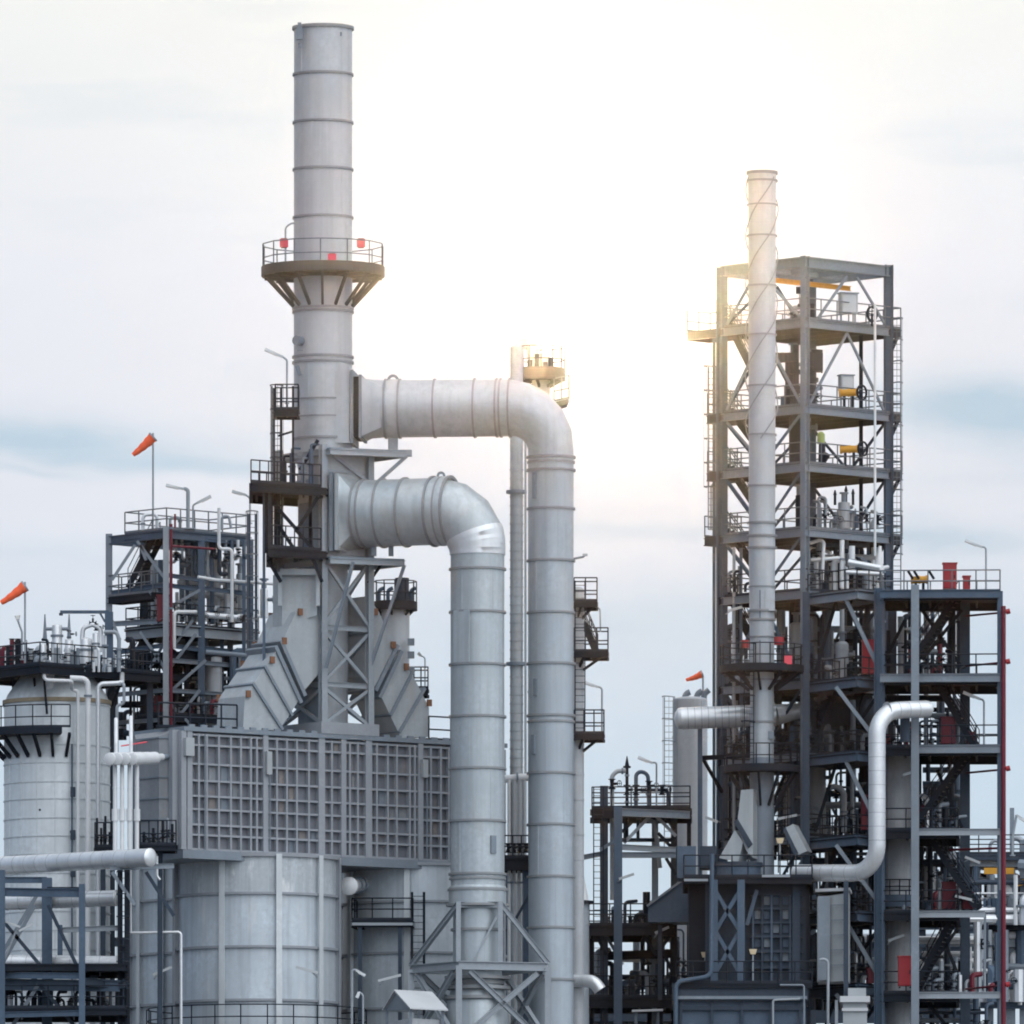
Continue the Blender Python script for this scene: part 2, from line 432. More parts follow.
for i in range(nn + 1):
    for j in range(nn + 1): g.v.append(V((-S + 2 * S * i / nn, -S / 2 + 2 * S * j / nn, 0)))
for i in range(nn):
    for j in range(nn):
        a = i * (nn + 1) + j; g.f.append([a, a + nn + 1, a + nn + 2, a + 1])
go = g.build('ground', 'ground'); go['kind'] = 'structure'

hz = MB(); hz.hexa([V((-S - 50, -S / 2 - 50, -1)), V((S + 50, -S / 2 - 50, -1)), V((S + 50, 1.5 * S + 50, -1)), V((-S - 50, 1.5 * S + 50, -1)),
                    V((-S - 50, -S / 2 - 50, 83)), V((S + 50, -S / 2 - 50, 83)), V((S + 50, 1.5 * S + 50, 83)), V((-S - 50, 1.5 * S + 50, 83))])
hm = bpy.data.materials.new('bloom_haze_air'); hm.use_nodes = True; hn = hm.node_tree
hn.nodes.remove(hn.nodes['Principled BSDF']); pv = hn.nodes.new('ShaderNodeVolumePrincipled')
pv.inputs['Color'].default_value = (.95, .97, 1, 1); pv.inputs['Density'].default_value = BLOOM_HAZE; pv.inputs['Anisotropy'].default_value = HG
hn.links.new(pv.outputs[0], hn.nodes['Material Output'].inputs['Volume'])
ho = hz.build('bloom_haze', hm, smooth=False); ho['kind'] = 'stuff'  # thin forward-scattering volume added for a lens-bloom glow around the sun
# ================================================================== MAIN FURNACE (left of centre)
A_D = -4.0
WA = at(182, 0, A_D); WA.z = 0
wt = V((.81, .586, 0)).normalized(); wn = V((-.586, .81, 0)).normalized()     # along the panelled wall, and into the box
def W(s, wv, z): return WA + wt * s + wn * wv + Z * z
def s_of(px, wv=0.):    # where along the wall a measured pixel column falls
    s = 0.
    for _ in range(6):
        p = WA + wt * s + wn * wv; q = (p.y) / F
        s += ((px - CX) * q - p.x) / wt.x
    return s
def dW(s, wv=0.): return (WA + wt * s + wn * wv).y - Y0
def zW(py, s, wv=0.): return zz(py, dW(s, wv))
ZT, ZB = zW(727, 0), zW(850, 0)
WL, WD = 19.6, 4.4
# ---- convection box
cb = thing('convection_box', 'grey steel furnace box with a rib gridded wall on top of the round tanks', 'furnace', W(WL / 2, WD / 2, ZB))
b = MB(); b.hexa([W(0, 0, ZB), W(WL, 0, ZB), W(WL, WD, ZB), W(0, WD, ZB), W(0, 0, ZT), W(WL, 0, ZT), W(WL, WD, ZT), W(0, WD, ZT)])
b.build('casing', 'panel', cb)
fr = [0., .09, .255, .40, .535, .65, .785, .875, 1.]
H = ZT - ZB - .42
for q in fr:
    z = ZT - .36 - H * q
    MB().hexa([W(.0, -.24, z - .05), W(WL, -.24, z - .05), W(WL, -.003, z - .05), W(0, -.003, z - .05), W(.0, -.24, z + .05), W(WL, -.24, z + .05), W(WL, -.003, z + .05), W(0, -.003, z + .05)]).build('horizontal_rib', 'rib', cb)
minor = [199, 207, 219, 231, 241, 251, 257, 277, 287, 297, 309, 332, 350, 358, 377, 388, 397, 410, 415, 431, 441, 449, 460, 471, 483, 494, 505]
major = [184, 190, 266, 322, 344, 369, 421, 453]
for px in minor:
    s = s_of(px, -.25)
    MB().hexa([W(s - .05, -.262, ZB + .05), W(s + .05, -.262, ZB + .05), W(s + .05, -.004, ZB + .05), W(s - .05, -.004, ZB + .05),
               W(s - .05, -.262, ZT - .3), W(s + .05, -.262, ZT - .3), W(s + .05, -.004, ZT - .3), W(s - .05, -.004, ZT - .3)]).build('vertical_rib', 'rib', cb)
for px in major:
    s = s_of(px, -.3); hw = .15 if px not in (322, 369) else .19
    MB().hexa([W(s - hw, -.3, ZB + .02), W(s + hw, -.3, ZB + .02), W(s + hw, -.005, ZB + .02), W(s - hw, -.005, ZB + .02),
               W(s - hw, -.3, ZT - .2), W(s + hw, -.3, ZT - .2), W(s + hw, -.005, ZT - .2), W(s - hw, -.005, ZT - .2)]).build('buckstay', 'rib', cb)
b = MB(); b.hexa([W(-.1, -.34, ZT - .2), W(WL + .1, -.34, ZT - .2), W(WL + .1, WD + .1, ZT - .2), W(-.1, WD + .1, ZT - .2), W(-.1, -.34, ZT + .02), W(WL + .1, -.34, ZT + .02), W(WL + .1, WD + .1, ZT + .02), W(-.1, WD + .1, ZT + .02)])
for i in range(26):
    s = .4 + i * .74; b.box(W(s, -.25, ZT + .08), .35, .12, .12, (wt, wn))
b.build('top_ledge', 'grey', cb)
b = MB(); b.hexa([W(-.2, -.38, ZB - .42), W(WL + .2, -.38, ZB - .42), W(WL + .2, WD + .2, ZB - .42), W(-.2, WD + .2, ZB - .42), W(-.2, -.38, ZB), W(WL + .2, -.38, ZB), W(WL + .2, WD + .2, ZB), W(-.2, WD + .2, ZB)])
b.build('base_beam', 'grey', cb)
for px in (250, 480):          # legs down to the ground, among the tanks
    for wv in (.6, WD - .6):
        s = s_of(px); member(cb, 'leg', W(s, wv, 0), W(s, wv, ZB - .42), .4, .4, 'blue', V((0, 1, 0)))
# header end of the box: sloping shoulder, seamed plates, corner post
eb = MB()
z0, z1 = ZB + .25, ZT - .1
eb.hexa([W(-.9, .7, z0), W(-.02, .15, z0), W(-.02, WD - .2, z0), W(-.9, 2.7, z0), W(-.9, .7, z1 - .35), W(-.02, .15, z1), W(-.02, WD - .2, z1), W(-.9, 2.7, z1 - .5)])
eb.build('header_end', 'panel2', cb)
sb = MB()
for q in (.0, .16, .37, .57, .77, .93):
    z = z1 - .42 - (z1 - z0 - .5) * q
    sb.bar(W(-.93, .66, z), W(-.03, .10, z), .07, .07); sb.bar(W(-.93, .66, z), W(-.93, 2.7, z), .07, .07)
sb.build('seam_strip', 'grey', cb)
MB().bar(W(-.3, .2, z0), W(-.3, .2, z1 - .05), .5, .35, wn).build('corner_post', 'rib', cb)
MB().box(W(.15, -.42, ZT - 1.0), .5, .2, .9, (wt, wn)).build('junction_box', 'box', cb)

rnd = random.Random(5)
cx = sorted(minor + major); fz = [ZT - .36 - H * q for q in fr]
for n_ in range(46):
    i = rnd.randrange(len(cx) - 1); j = rnd.randrange(8); a, c = s_of(cx[i] + 1.6, 0), s_of(cx[i + 1] - 1.2, 0)
    if c - a < .25: continue
    MB().hexa([W(a, -.03, fz[j + 1] + .07), W(c, -.03, fz[j + 1] + .07), W(c, -.002, fz[j + 1] + .07), W(a, -.002, fz[j + 1] + .07), W(a, -.03, fz[j] - .07), W(c, -.03, fz[j] - .07), W(c, -.002, fz[j] - .07), W(a, -.002, fz[j] - .07)]).build('cell_plate', ('panel2', 'tan2', 'grey')[n_ % 3], cb)
for px, y0, y1 in ((268, 752, 775), (424, 760, 778)):
    s = s_of(px, -.36); MB().box(W(s, -.42, (zW(y0, s) + zW(y1, s)) / 2), .3, .2, zW(y0, s) - zW(y1, s), (wt, wn)).build('junction_box', 'box', cb)
for px, y0, y1 in ((270, 776, 850), (427, 779, 858), (205, 735, 850)):
    s = s_of(px, -.36); MB().tube(W(s, -.36, zW(y1, s)), W(s, -.36, zW(y0, s)), .035, 6).build('conduit', 'grey', cb)
# ---- support tower below the stack
S0, S1, T0_, T1_ = s_of(323), s_of(369.5), .0, 3.9
TT = zW(444, S0)
tw = thing('stack_support_tower', 'grey lattice steel tower holding up the tall stack on the furnace box', 'support tower', W((S0 + S1) / 2, 2, ZT))
legs = [(S0, T0_), (S1, T0_), (S1, T1_), (S0, T1_)]
for s, wv in legs: member(tw, 'leg', W(s, wv, ZT + .02), W(s, wv, TT if s == S0 else TT - .1), .34, .34, 'lgrey', wn)
lev = [zW(y, S0) for y in (452, 480, 556, 627, 684, 726)]
for i, z in enumerate(lev):
    for q in range(4):
        a, c = legs[q], legs[(q + 1) % 4]
        member(tw, 'beam', W(a[0], a[1], z), W(c[0], c[1], z), .16, .26, 'lgrey')
for i in (2, 3, 4):
    for q in range(4):
        a, c = legs[q], legs[(q + 1) % 4]
        member(tw, 'brace', W(a[0], a[1], lev[i] - .15), W(c[0], c[1], lev[i + 1] + .1), .13, .17, 'lgrey', kind='b')
        member(tw, 'brace', W(c[0], c[1], lev[i] - .15), W(a[0], a[1], lev[i + 1] + .1), .12, .15, 'lgrey', kind='b')
# plated upper part of the tower (front and left faces)
zp0, zp1 = zW(562, S0), zW(452, S0)
MB().hexa([W(S0 + .2, .12, zp0), W(S1 - .2, .12, zp0), W(S1 - .2, .2, zp0), W(S0 + .2, .2, zp0), W(S0 + .2, .12, zp1), W(S1 - .2, .12, zp1), W(S1 - .2, .2, zp1), W(S0 + .2, .2, zp1)]).build('wall_plate', 'breech', tw)
for y in (452, 470, 478, 500):
    MB().bar(W(S0 + .2, .06, zW(y, S0)), W(S1 - .2, .06, zW(y, S0)), .1, .12).build('plate_rib', 'lgrey', tw)
zl0, zl1 = zW(735, S0), zW(500, S0)
MB().hexa([W(S0 + .1, .3, zl0), W(S0 + .16, .3, zl0), W(S0 + .16, 2.3, zl0), W(S0 + .1, 2.3, zl0), W(S0 + .1, .3, zl1), W(S0 + .16, .3, zl1), W(S0 + .16, 2.3, zl1), W(S0 + .1, 2.3, zl1)]).build('wall_plate', 'grey', tw)
MB().hexa([W(S0 - .35, -.36, ZT + .03), W(S1 + .35, -.36, ZT + .03), W(S1 + .35, T1_ + .4, ZT + .03), W(S0 - .35, T1_ + .4, ZT + .03), W(S0 - .35, -.36, ZT + .62), W(S1 + .35, -.36, ZT + .62), W(S1 + .35, T1_ + .4, ZT + .62), W(S0 - .35, T1_ + .4, ZT + .62)]).build('base_girder', 'rib', tw)
# bracket platforms on the right side of the tower that carry the two ducts
def bracket(y, sx, out, th):
    z = zW(y, S0); P = [W(S0 + .1, -.5, z), W(sx, -1.5, z), W(sx, 1.6, z), W(S0 + .1, 3.6, z)]
    d = MB(); d.prism([p - Z * .08 for p in P], Z * .08); dk = d.build('bracket_deck', 'grey', tw)
    e = MB()
    for a, c in zip(P, P[1:] + P[:1]): e.ibeam(a - Z * .22, c - Z * .22, .16, .28)
    e.build('deck_beam', 'lgrey', dk)
    return z, P
zb1, P1 = bracket(448, s_of(403, -1.2), 0, .3)
for wv, pw in ((0., 1), (1.6, 2)):
    member(tw, 'knee_brace', W(S1, wv, zb1 - 1.9), P1[pw] - Z * .3, .14, .16, 'lgrey', kind='b')
    member(tw, 'knee_brace', W(S0 + .6, wv, zb1 - .3), W(S1, wv, zb1 - 1.6), .14, .16, 'lgrey', kind='b')
zb2, P2 = bracket(557, s_of(401, -1.2), 0, .3)
member(tw, 'strut', at(353, 562, dW(S0) - 1), at(326, 668, dW(S0) - .35), .13, .15, 'grey', kind='b')
member(tw, 'strut', P2[1] - Z * .3, W(S1, -.05, zW(668, S1)), .13, .15, 'grey', kind='b')
member(tw, 'strut', at(383, 562, dW(S1)), W(S1, .1, zW(583, S1)), .12, .14, 'dark', kind='b')
q = MB()
for px in (374, 391): q.box(at(px, 549, dW(S1) - .8), .25, .4, .7)
q.build('duct_saddle', 'grey', tw)
# dark platforms on the left of the tower, with cage ladder and small landing
ap = thing('access_platform', 'black double deck access platform with railings left of the tall stack', 'platform', W(S0 - 2, 1.5, zW(550, S0)))
zA, zB_ = zW(489, S0), zW(552, S0)
def wpoly(px0, px1, w0, w1): return [W(s_of(px0, w0), w0, 0), W(s_of(px1, w0), w0, 0), W(s_of(px1, w1), w1, 0), W(s_of(px0, w1), w1, 0)]
polyA = wpoly(251, 321, -.9, 4.2); polyB = wpoly(268, 321, -.7, 4.2)
for z, pl in ((zA, polyA), (zB_, polyB)):
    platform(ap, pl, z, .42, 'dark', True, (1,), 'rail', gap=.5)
    platform(ap, [p + wt * .35 for p in (pl[0], pl[1], pl[2], pl[3])], z - .03, .3, 'dark', False, name='under_deck')
MB().bar(at(264, 735, dW(S0) - 1), at(264, 492, dW(S0) - 1), .14, .14).build('slim_post', 'blue', ap)
for px, wv in ((268, -.6), (277, 1.0), (270, 3.9), (302, 3.0), (312, .9)):
    s = s_of(px, wv); member(ap, 'post', W(s, wv, zB_ - .3), W(s, wv, zA), .22, .26, 'dark', wn)
for (x0, y0, x1, y1, dd) in ((266, 495, 297, 530, 0), (297, 530, 318, 497, 0), (300, 470, 318, 440, 1), (268, 560, 281, 582, 0), (310, 552, 322, 582, 0), (275, 520, 296, 552, .5), (296, 530, 316, 552, .5)):
    member(ap, 'brace', at(x0, y0, dW(S0) - 1 + dd), at(x1, y1, dW(S0) - 1 + dd), .14, .18, 'dark', kind='b')
# equipment on it
dd = dW(S0) - .2
for i, (px, py, h) in enumerate(((284, 487, 1.3), (292, 487, 1.7), (303, 487, 1.2), (311, 487, 1.9))):
    mb = MB(); p = at(px, py, dd); mb.tube(p, p + Z * h, .12, 8); flange(mb, p + Z * h * .6, Z, .2, .08, 10); mb.path([p + Z * h, p + Z * (h + .25), p + Z * (h + .25) + wt * .5], .06, bend=.12, n=6)
    mb.build('instrument_pipe', ('dark', 'blue', 'grey', 'blue')[i], ap)
lb = at(277, 549, dd - .6)
ladder(ap, V((lb.x, lb.y, zB_)), zz(386, dd - .6), V((1, -.2, 0)), V((-.2, -1, 0)), True, 'rail')
lb2 = at(279, 487, dd - .8)
lp = at(287, 412, dd - .5)
platform(ap, rect_poly(V((lp.x, lp.y, 0)), V((1, 0, 0)), V((0, 1, 0)), 1.15, 1.6), zz(411, dd - .5), .3, 'dark', True, (), 'rail', gap=.5, h=1.25)
for px in (274, 281, 293):
    member(ap, 'ladder_post', at(px, 489, dd - .5), at(px, 388 if px != 293 else 386, dd - .5), .11, .11, 'dark', kind='b')
member(ap, 'outrigger', at(278, 436, dd - .7), at(294, 431, dd - .7), .1, .1, 'dark', kind='b')

# ---- breeching ducts either side
def breech(label, segs, flanges, lugs, w0=.25, w1=2.6):
    t = thing('breeching_duct', label, 'duct', W(s_of(segs[0][0][0], w0), 1.4, zW(segs[0][0][1], S0)), 'breeching ducts between furnace box and tower')
    def pt(p, wv):
        s = s_of(p[0], w0); q = W(s, 0, zW(p[1], s, w0)); return q + wn * wv
    for sg in segs: MB().prism([pt(p, w0) for p in sg], wn * (w1 - w0)).build('duct_section', 'breech', t)
    for a, c, th in flanges:
        A, B = pt(a, w0 - .13), pt(c, w0 - .13); d = (B - A).normalized(); A -= d * .24; B += d * .16
        n = wn.cross(d).normalized() * th / 2
        MB().prism([A - n, B - n, B + n, A + n], wn * (w1 - w0 + .26)).build('flange', 'grey', t)
    for p in lugs:
        c = pt(p, w0 - .12); MB().box(c, .26, .1, .34, (wt, wn)).build('lifting_lug', 'rust', t)
        c = pt((p[0] - 1, p[1] + 1), w1 + .02); MB().box(c, .26, .1, .34, (wt, wn)).build('lifting_lug', 'rust', t)
    return t
bl_ = breech('left sloping rectangular duct with rusty lugs under the tower', [
    [(296, 612), (320, 600), (320, 672), (303, 692), (281.5, 644)], [(277, 650), (245, 696), (243, 730), (279, 730), (286, 720), (299, 700)]],
    [((282, 645), (303, 693), .2), ((276.5, 650.5), (299, 700), .2), ((266, 670), (290, 713), .14), ((254.5, 687), (280, 727), .14)],
    [(299, 612), (283, 641), (271, 660), (247, 694)])
fl = MB()
for a, c in (((280, 572), (318, 572)), ((280, 572), (280, 606)), ((318, 572), (318, 606))):
    pa = at(a[0], a[1], dW(S0) - .6); pc = at(c[0], c[1], dW(S0) - .6); fl.bar(pa, pc, .2, .3)
fl.build('inlet_frame', 'breech', bl_)
MB().prism([at(282, 574, dW(S0) - .3), at(317, 574, dW(S0) - .3), at(317, 615, dW(S0) - .3), at(295, 622, dW(S0) - .3), at(282, 640, dW(S0) - .3)], wn * .8).build('inlet_transition', 'breech', bl_)
br_ = breech('right sloping rectangular duct with dark underside beside the tower', [
    [(368, 596), (379, 612), (395, 649), (376, 688), (368, 676)], [(397, 653), (413, 676), (429, 707), (429, 737), (401, 738), (380, 694)]],
    [((395, 649), (376, 688), .2), ((399, 655), (380, 695), .2), ((411, 674), (391, 713), .14), ((422, 692), (400, 730), .14)],
    [(374, 612), (392, 645), (405, 667), (428, 703)], .25, 2.6)

# ---- tall stack
SD = dW((S0 + S1) / 2) + 1.6
kx = k(SD); SX = 323
sc_ = at(SX, 0, SD); sc_.z = 0
st = thing('flue_stack', 'tall pale grey riveted flue stack with a round platform above the left duct', 'chimney', at(SX, 735, SD))
mb = MB(); mb.lathe(sc_, [(25 * kx, ZT + .05), (25 * kx, zz(470, SD)), (29.3 * kx, zz(452, SD)), (29.3 * kx, zz(360, SD)), (29 * kx, zz(28, SD)), (27.5 * kx, zz(28, SD)), (27.5 * kx, zz(60, SD))], 56)
mb.build('shell', 'stack', st, smooth=40)
for y, r, h in ((28.5, 31, 3), (75, 30.6, 2.2), (123, 30.6, 2.2), (170, 30.6, 2.2), (218, 30.6, 2.2), (309, 31, 2), (312.5, 31, 2), (357.5, 31, 2.2), (363, 31, 2.2), (400.5, 30.2, 1.6), (418, 30.2, 1.6), (439.5, 30.8, 2.4)):
    MB().annulus(sc_, 28.2 * kx, r * kx, zz(y, SD) - h * kx / 2, zz(y, SD) + h * kx / 2, 56).build('stiffener_ring', 'ring', st)
# faint plate seams between the rings
sm = MB()
for y0, y1, a in ((30, 74, .5), (76, 122, 1.3), (124, 169, .9), (171, 217, 2.0), (219, 262, 1.6), (314, 357, 1.9), (364, 400, .8), (150, 169, -1.2)):
    ang = -math.pi / 2 + (a - 1.3); r = 29.25 * kx
    p = sc_ + V((math.cos(ang) * r, math.sin(ang) * r, 0)); sm = MB(); sm.bar(p + Z * zz(y1, SD), p + Z * zz(y0, SD), .03, .03); sm.build('plate_seam', 'stack', st)
nz = MB(); p = at(299.5, 34, SD - 1.35); nz.box(p, .32, .3, .55); nz.box(p + Z * .42, .18, .2, .3); nz.tube(p - Z * .45, p - Z * .7, .07, 8); nz.build('lifting_trunnion', 'grey', st)
nz = MB(); p = at(341, 36, SD - 1.3); nz.tube(p, p + Z * .2, .05, 6); nz.build('lifting_eye', 'grey', st)
hh = MB(); p = at(301, 341, SD - 1.1); hh.tube(p, p + V((-.25, -.35, 0)), .24, 12); hh.bar(p + V((-.2, -.3, -.5)), p + V((.1, -.3, -.5)), .05, .05); hh.build('sample_port', 'grey', st)
hh = MB(); hh.bar(at(297, 366, SD - 1.2), at(300, 375, SD - 1.25), .16, .16); hh.build('lug', 'grey', st)
# ring platform
pz = zz(270, SD)
pf = MB(); pf.annulus(sc_, 28.6 * kx, 61.5 * kx, pz - .28, pz, 28); pf.annulus(sc_, 58 * kx, 61.8 * kx, pz - .34, pz + .15, 28); pf.annulus(sc_, 28.6 * kx, 33 * kx, pz - .45, pz - .2, 28)
for i in range(14):
    a = 2 * math.pi * (i + .5) / 14; d_ = V((math.cos(a), math.sin(a), 0)); pf.bar(sc_ + d_ * 29 * kx + Z * (pz - .3), sc_ + d_ * 60 * kx + Z * (pz - .3), .12, .3)
ring_pf = pf.build('ring_platform', 'vdeck', st)
rb = MB(); rb.rails([sc_ + V((math.cos(2 * math.pi * i / 14 + .2), math.sin(2 * math.pi * i / 14 + .2), 0)) * 61 * kx + Z * pz for i in range(14)], 1.25, True, .03, 1.5); rb.build('railing', 'lrail', ring_pf)
for i in range(14):
    a = 2 * math.pi * (i + .5) / 14; d_ = V((math.cos(a), math.sin(a), 0))
    MB().bar(sc_ + d_ * 57 * kx + Z * (pz - .38), sc_ + d_ * 29.6 * kx + Z * (zz(307, SD)), .13, .15).build('bracket', 'vdeck', st)
hp = MB(); hp.path([at(285.5, 262, SD - .5), at(285.5, 227, SD - .5), at(292, 223, SD - .5), at(299, 224, SD - .4)], .045, bend=.3, n=6); hp.build('vent_pipe', 'lgrey', st)
# transition to the upper duct
DU = (at(551, 0, 2.4) - sc_); DU.z = 0; DU = DU.normalized(); DN = Z.cross(DU)
zc = zz(409.5, SD)
def cross(s, hw, hh): c = sc_ + DU * s + Z * zc; return [c + DN * hw - Z * hh, c - DN * hw - Z * hh, c - DN * hw + Z * hh, c + DN * hw + Z * hh]
s_at = lambda px: (at(px, 0, SD - (px - SX) * .0047).x - sc_.x) / DU.x
b = MB(); c0, c1 = cross(s_at(330), 1.28, 36 * kx), cross(s_at(352), 1.28, 36 * kx)
b.add(c0 + c1, [(0, 1, 2, 3), (7, 6, 5, 4), (0, 4, 5, 1), (1, 5, 6, 2), (2, 6, 7, 3), (3, 7, 4, 0)])
b.prism([sc_ + DU * s_at(335) - DN * 1.2 + Z * (zc + 36 * kx), sc_ + DU * s_at(352) - DN * 1.2 + Z * (zc + 36 * kx), sc_ + DU * s_at(351) - DN * 1.2 + Z * (zc + 42 * kx), sc_ + DU * s_at(335) - DN * 1.2 + Z * (zc + 48 * kx)], DN * 2.4)
b.build('outlet_box', 'stack', st)

# ---- upper duct: from the stack across and down
d1 = thing('exhaust_duct', 'long pale duct bending down from the tall stack, rear one of the two', 'duct', V((at(551, 0, 2.4).x, Y0 + 2.4, 0)), 'round exhaust ducts beside the furnace')
def sqplate(t, s, hw, hh, th, m): 
    c = sc_ + DU * s + Z * zc
    return MB().bar(c - DU * th / 2, c + DU * th / 2, hw * 2, hh * 2).build('square_flange', m, t)
for px in (354.5, 363): sqplate(d1, s_at(px), 1.45, 31.5 * kx if px > 360 else 36.5 * kx, .14, 'grey')
MB().bar(sc_ + DU * s_at(356) + Z * zc, sc_ + DU * s_at(362) + Z * zc, 2.5, 60 * kx).build('expansion_joint', 'dark', d1)
def loft(sa, hwa, hha, sb, r, c=sc_, ax=DU, nn_=DN, zq=None):
    zq = zc if zq is None else zq
    v = []; n = 32
    for i in range(n):
        a = 2 * math.pi * i / n; ca, sa_ = math.cos(a), math.sin(a); m_ = max(abs(ca), abs(sa_))
        v.append(c + ax * sa + Z * zq + nn_ * (ca / m_ * hwa) + Z * (sa_ / m_ * hha))
    for i in range(n):
        a = 2 * math.pi * i / n; v.append(c + ax * sb + Z * zq + nn_ * (math.cos(a) * r) + Z * (math.sin(a) * r))
    return MB().add(v, [(i, (i + 1) % n, n + (i + 1) % n, n + i) for i in range(n)])
loft(s_at(364), 1.36, 29.5 * kx, s_at(384), 28.5 * kx).build('transition_piece', 'stack', d1)
R1, R1v = 28.5 * kx, 22.6 * k(2.4)
EX = at(551, 0, 2.4); EX.z = 0
ez = zc
mb = MB(); mb.path([sc_ + DU * s_at(383) + Z * zc, EX + Z * ez, EX], R1, bend=2.15, n=44, rseg=[R1, R1v], seg=5)
mb.build('duct_shell', 'duct', d1, smooth=13)
for px, e in ((386, 1.5), (400, 1.5), (435, 1.3), (475, 1.6), (497, 1.2), (501, 1.2), (510, 1.5)):
    c = sc_ + DU * s_at(px) + Z * zc
    MB().annulus(c, R1 - .05, R1 + e * kx, -.05, .05, 44, DU).build('stiffener_ring', 'ring', d1)
MB().annulus(sc_ + DU * s_at(389) + Z * zc, R1 - .04, R1 + .05, 0, s_at(398) - s_at(389), 44, DU).build('sleeve', 'stack', d1)
lg = MB(); c = sc_ + DU * s_at(393) + Z * (zc + R1); lg.annulus(c, .16, .3, -.06, .06, 14, V((0, 1, 0))); lg.build('lifting_eye', 'grey', d1)
sd_ = MB(); c = sc_ + DU * s_at(393) + Z * (zc - R1 + .1); sd_.bar(c, c - Z * .95, .5, .4); sd_.box(c - Z * .9 + V((.3, 0, 0)), 1.3, .6, .3); sd_.tube(c + Z * .8 - DN * -1.3, c + Z * 0.2 - DN * -1.3, .08, 8); sd_.build('support_saddle', 'lgrey', d1)
k1 = k(2.4)
for y, e in ((457.5, 2.2), (462.5, 1.4), (470.5, 2.2), (509, 1.8), (561, 1.8), (613, 1.8), (664, 2.2), (716, 2), (722, 1.4), (773.5, 1.8), (825, 1.8), (877, 1.8), (928, 1.8), (980, 1.8)):
    z = zz(y, 2.4); MB().annulus(EX, R1v - .05, R1v + e * k1, z - .055, z + .055, 44).build('stiffener_ring', 'ring', d1)
for y0, y1, x in ((680, 697, 536), (474, 500, 535), (736, 755, 534)):
    a = (x - 551) / 22.6; an = -math.pi / 2 + math.asin(a); p = EX + V((math.cos(an), math.sin(an), 0)) * (R1v + .03)
    MB().box(p + Z * (zz(y0, 2.4) + zz(y1, 2.4)) / 2, .22, .14, (y1 - y0) * k1, (V((-math.sin(an), math.cos(an), 0)), V((math.cos(an), math.sin(an), 0)))).build('access_hatch', 'grey', d1)
sm = MB()
for y0, y1, a in ((472, 508, -.5), (510, 560, .3), (562, 612, -.7), (614, 663, .5), (724, 773, -.2), (775, 824, .6), (826, 876, -.6), (878, 927, .2)):
    an = -math.pi / 2 + a; p = EX + V((math.cos(an), math.sin(an), 0)) * R1v; sm = MB(); sm.bar(p + Z * zz(y1, 2.4), p + Z * zz(y0, 2.4), .025, .025); sm.build('plate_seam', 'duct', d1)

# ---- lower duct (front)
E2 = at(477.5, 0, 0); E2.z = 0
z2 = zz(511, .5); B2 = W(S1 - .9, .0, 0); B2.z = 0
DU2 = (E2 - B2).normalized(); DN2 = Z.cross(DU2)
k2 = k(0); R2, R2v = 33.5 * k2, 27 * k2
d2 = thing('exhaust_duct', 'thick weathered duct bending down in front of the ribbed wall, front one of the two', 'duct', V((E2.x, E2.y, 0)), 'round exhaust ducts beside the furnace')
s2 = lambda px: ((px - CX) * k(.6) - B2.x) / DU2.x
for px, hw, hh_, m in ((342, 1.75, 39.5 * k2, 'grey'), (347, 1.65, 38.5 * k2, 'breech')):
    c = B2 + DU2 * s2(px) + Z * z2; MB().bar(c - DU2 * .09, c + DU2 * .09, hw * 2, hh_ * 2).build('square_flange', m, d2)
c = B2 + DU2 * s2(344) + Z * z2; MB().bar(c - DU2 * 1.2, c + DU2 * .15, 2.9, 74 * k2).build('inlet_box', 'grey', d2)
loft(s2(348), 1.55, 37 * k2, s2(358), R2, B2, DU2, DN2, z2).build('transition_piece', 'duct2', d2)
z2v = z2
mb = MB(); mb.path([B2 + DU2 * s2(357) + Z * z2, E2 + Z * z2, E2 + Z * zz(890, 0)], R2, bend=2.0, n=48, rseg=[R2, R2v], seg=4); mb.build('duct_shell', 'duct2', d2, smooth=13)
A2 = E2 + Z * z2 - DU2 * 2.0; pp = [A2 - Z * 2.0 + Z * (2.0 * math.cos(R_(q_))) + DU2 * (2.0 * math.sin(R_(q_))) for q_ in (66, 74, 82, 90)] + [E2 + Z * zz(555, 0)]
MB().path(pp, 1, bend=.01, n=48, rseg=[(R2 + (R2v - R2) * q_ / 90) + .05 for q_ in (70, 78, 86, 90)]).build('mitre_segment', 'clad', d2)
for px, e in ((360, 1.6), (366, 1.6), (383, 1.8), (406, 1.8), (434, 2.2), (443, 1.4), (451, 2.2)):
    c = B2 + DU2 * s2(px) + Z * z2; MB().annulus(c, R2 - .05, R2 + e * k2, -.05, .05, 48, DU2).build('stiffener_ring', 'ring', d2)
MB().annulus(B2 + DU2 * s2(437) + Z * z2, R2 - .04, R2 + .055, 0, s2(450) - s2(437), 48, DU2).build('sleeve', 'duct2', d2)
c = B2 + DU2 * s2(441) + Z * (z2 + R2); lg = MB(); lg.annulus(c + Z * .1, .1, .22, -.05, .05, 12, V((0, 1, 0))); lg.build('lifting_eye', 'grey', d2)
for y, e in ((569.5, 1.8), (612.5, 1.8), (665, 2), (717, 2), (769, 2), (821.5, 2), (874.5, 2.2), (879, 1.6), (890, 3.2)):
    z = zz(y, 0); MB().annulus(E2, R2v - .05, R2v + e * k2, z - .055, z + .055, 48).build('stiffener_ring', 'ring', d2)
MB().lathe(E2, [(29 * k2, zz(905, 0)), (29 * k2, zz(888, 0)), (27.5 * k2, zz(886, 0))], 48).build('collar', 'duct2', d2)
MB().lathe(E2, [(24.5 * k2, zz(988, 0)), (24.5 * k2, zz(904, 0))], 48).build('lower_shell', 'duct2', d2)
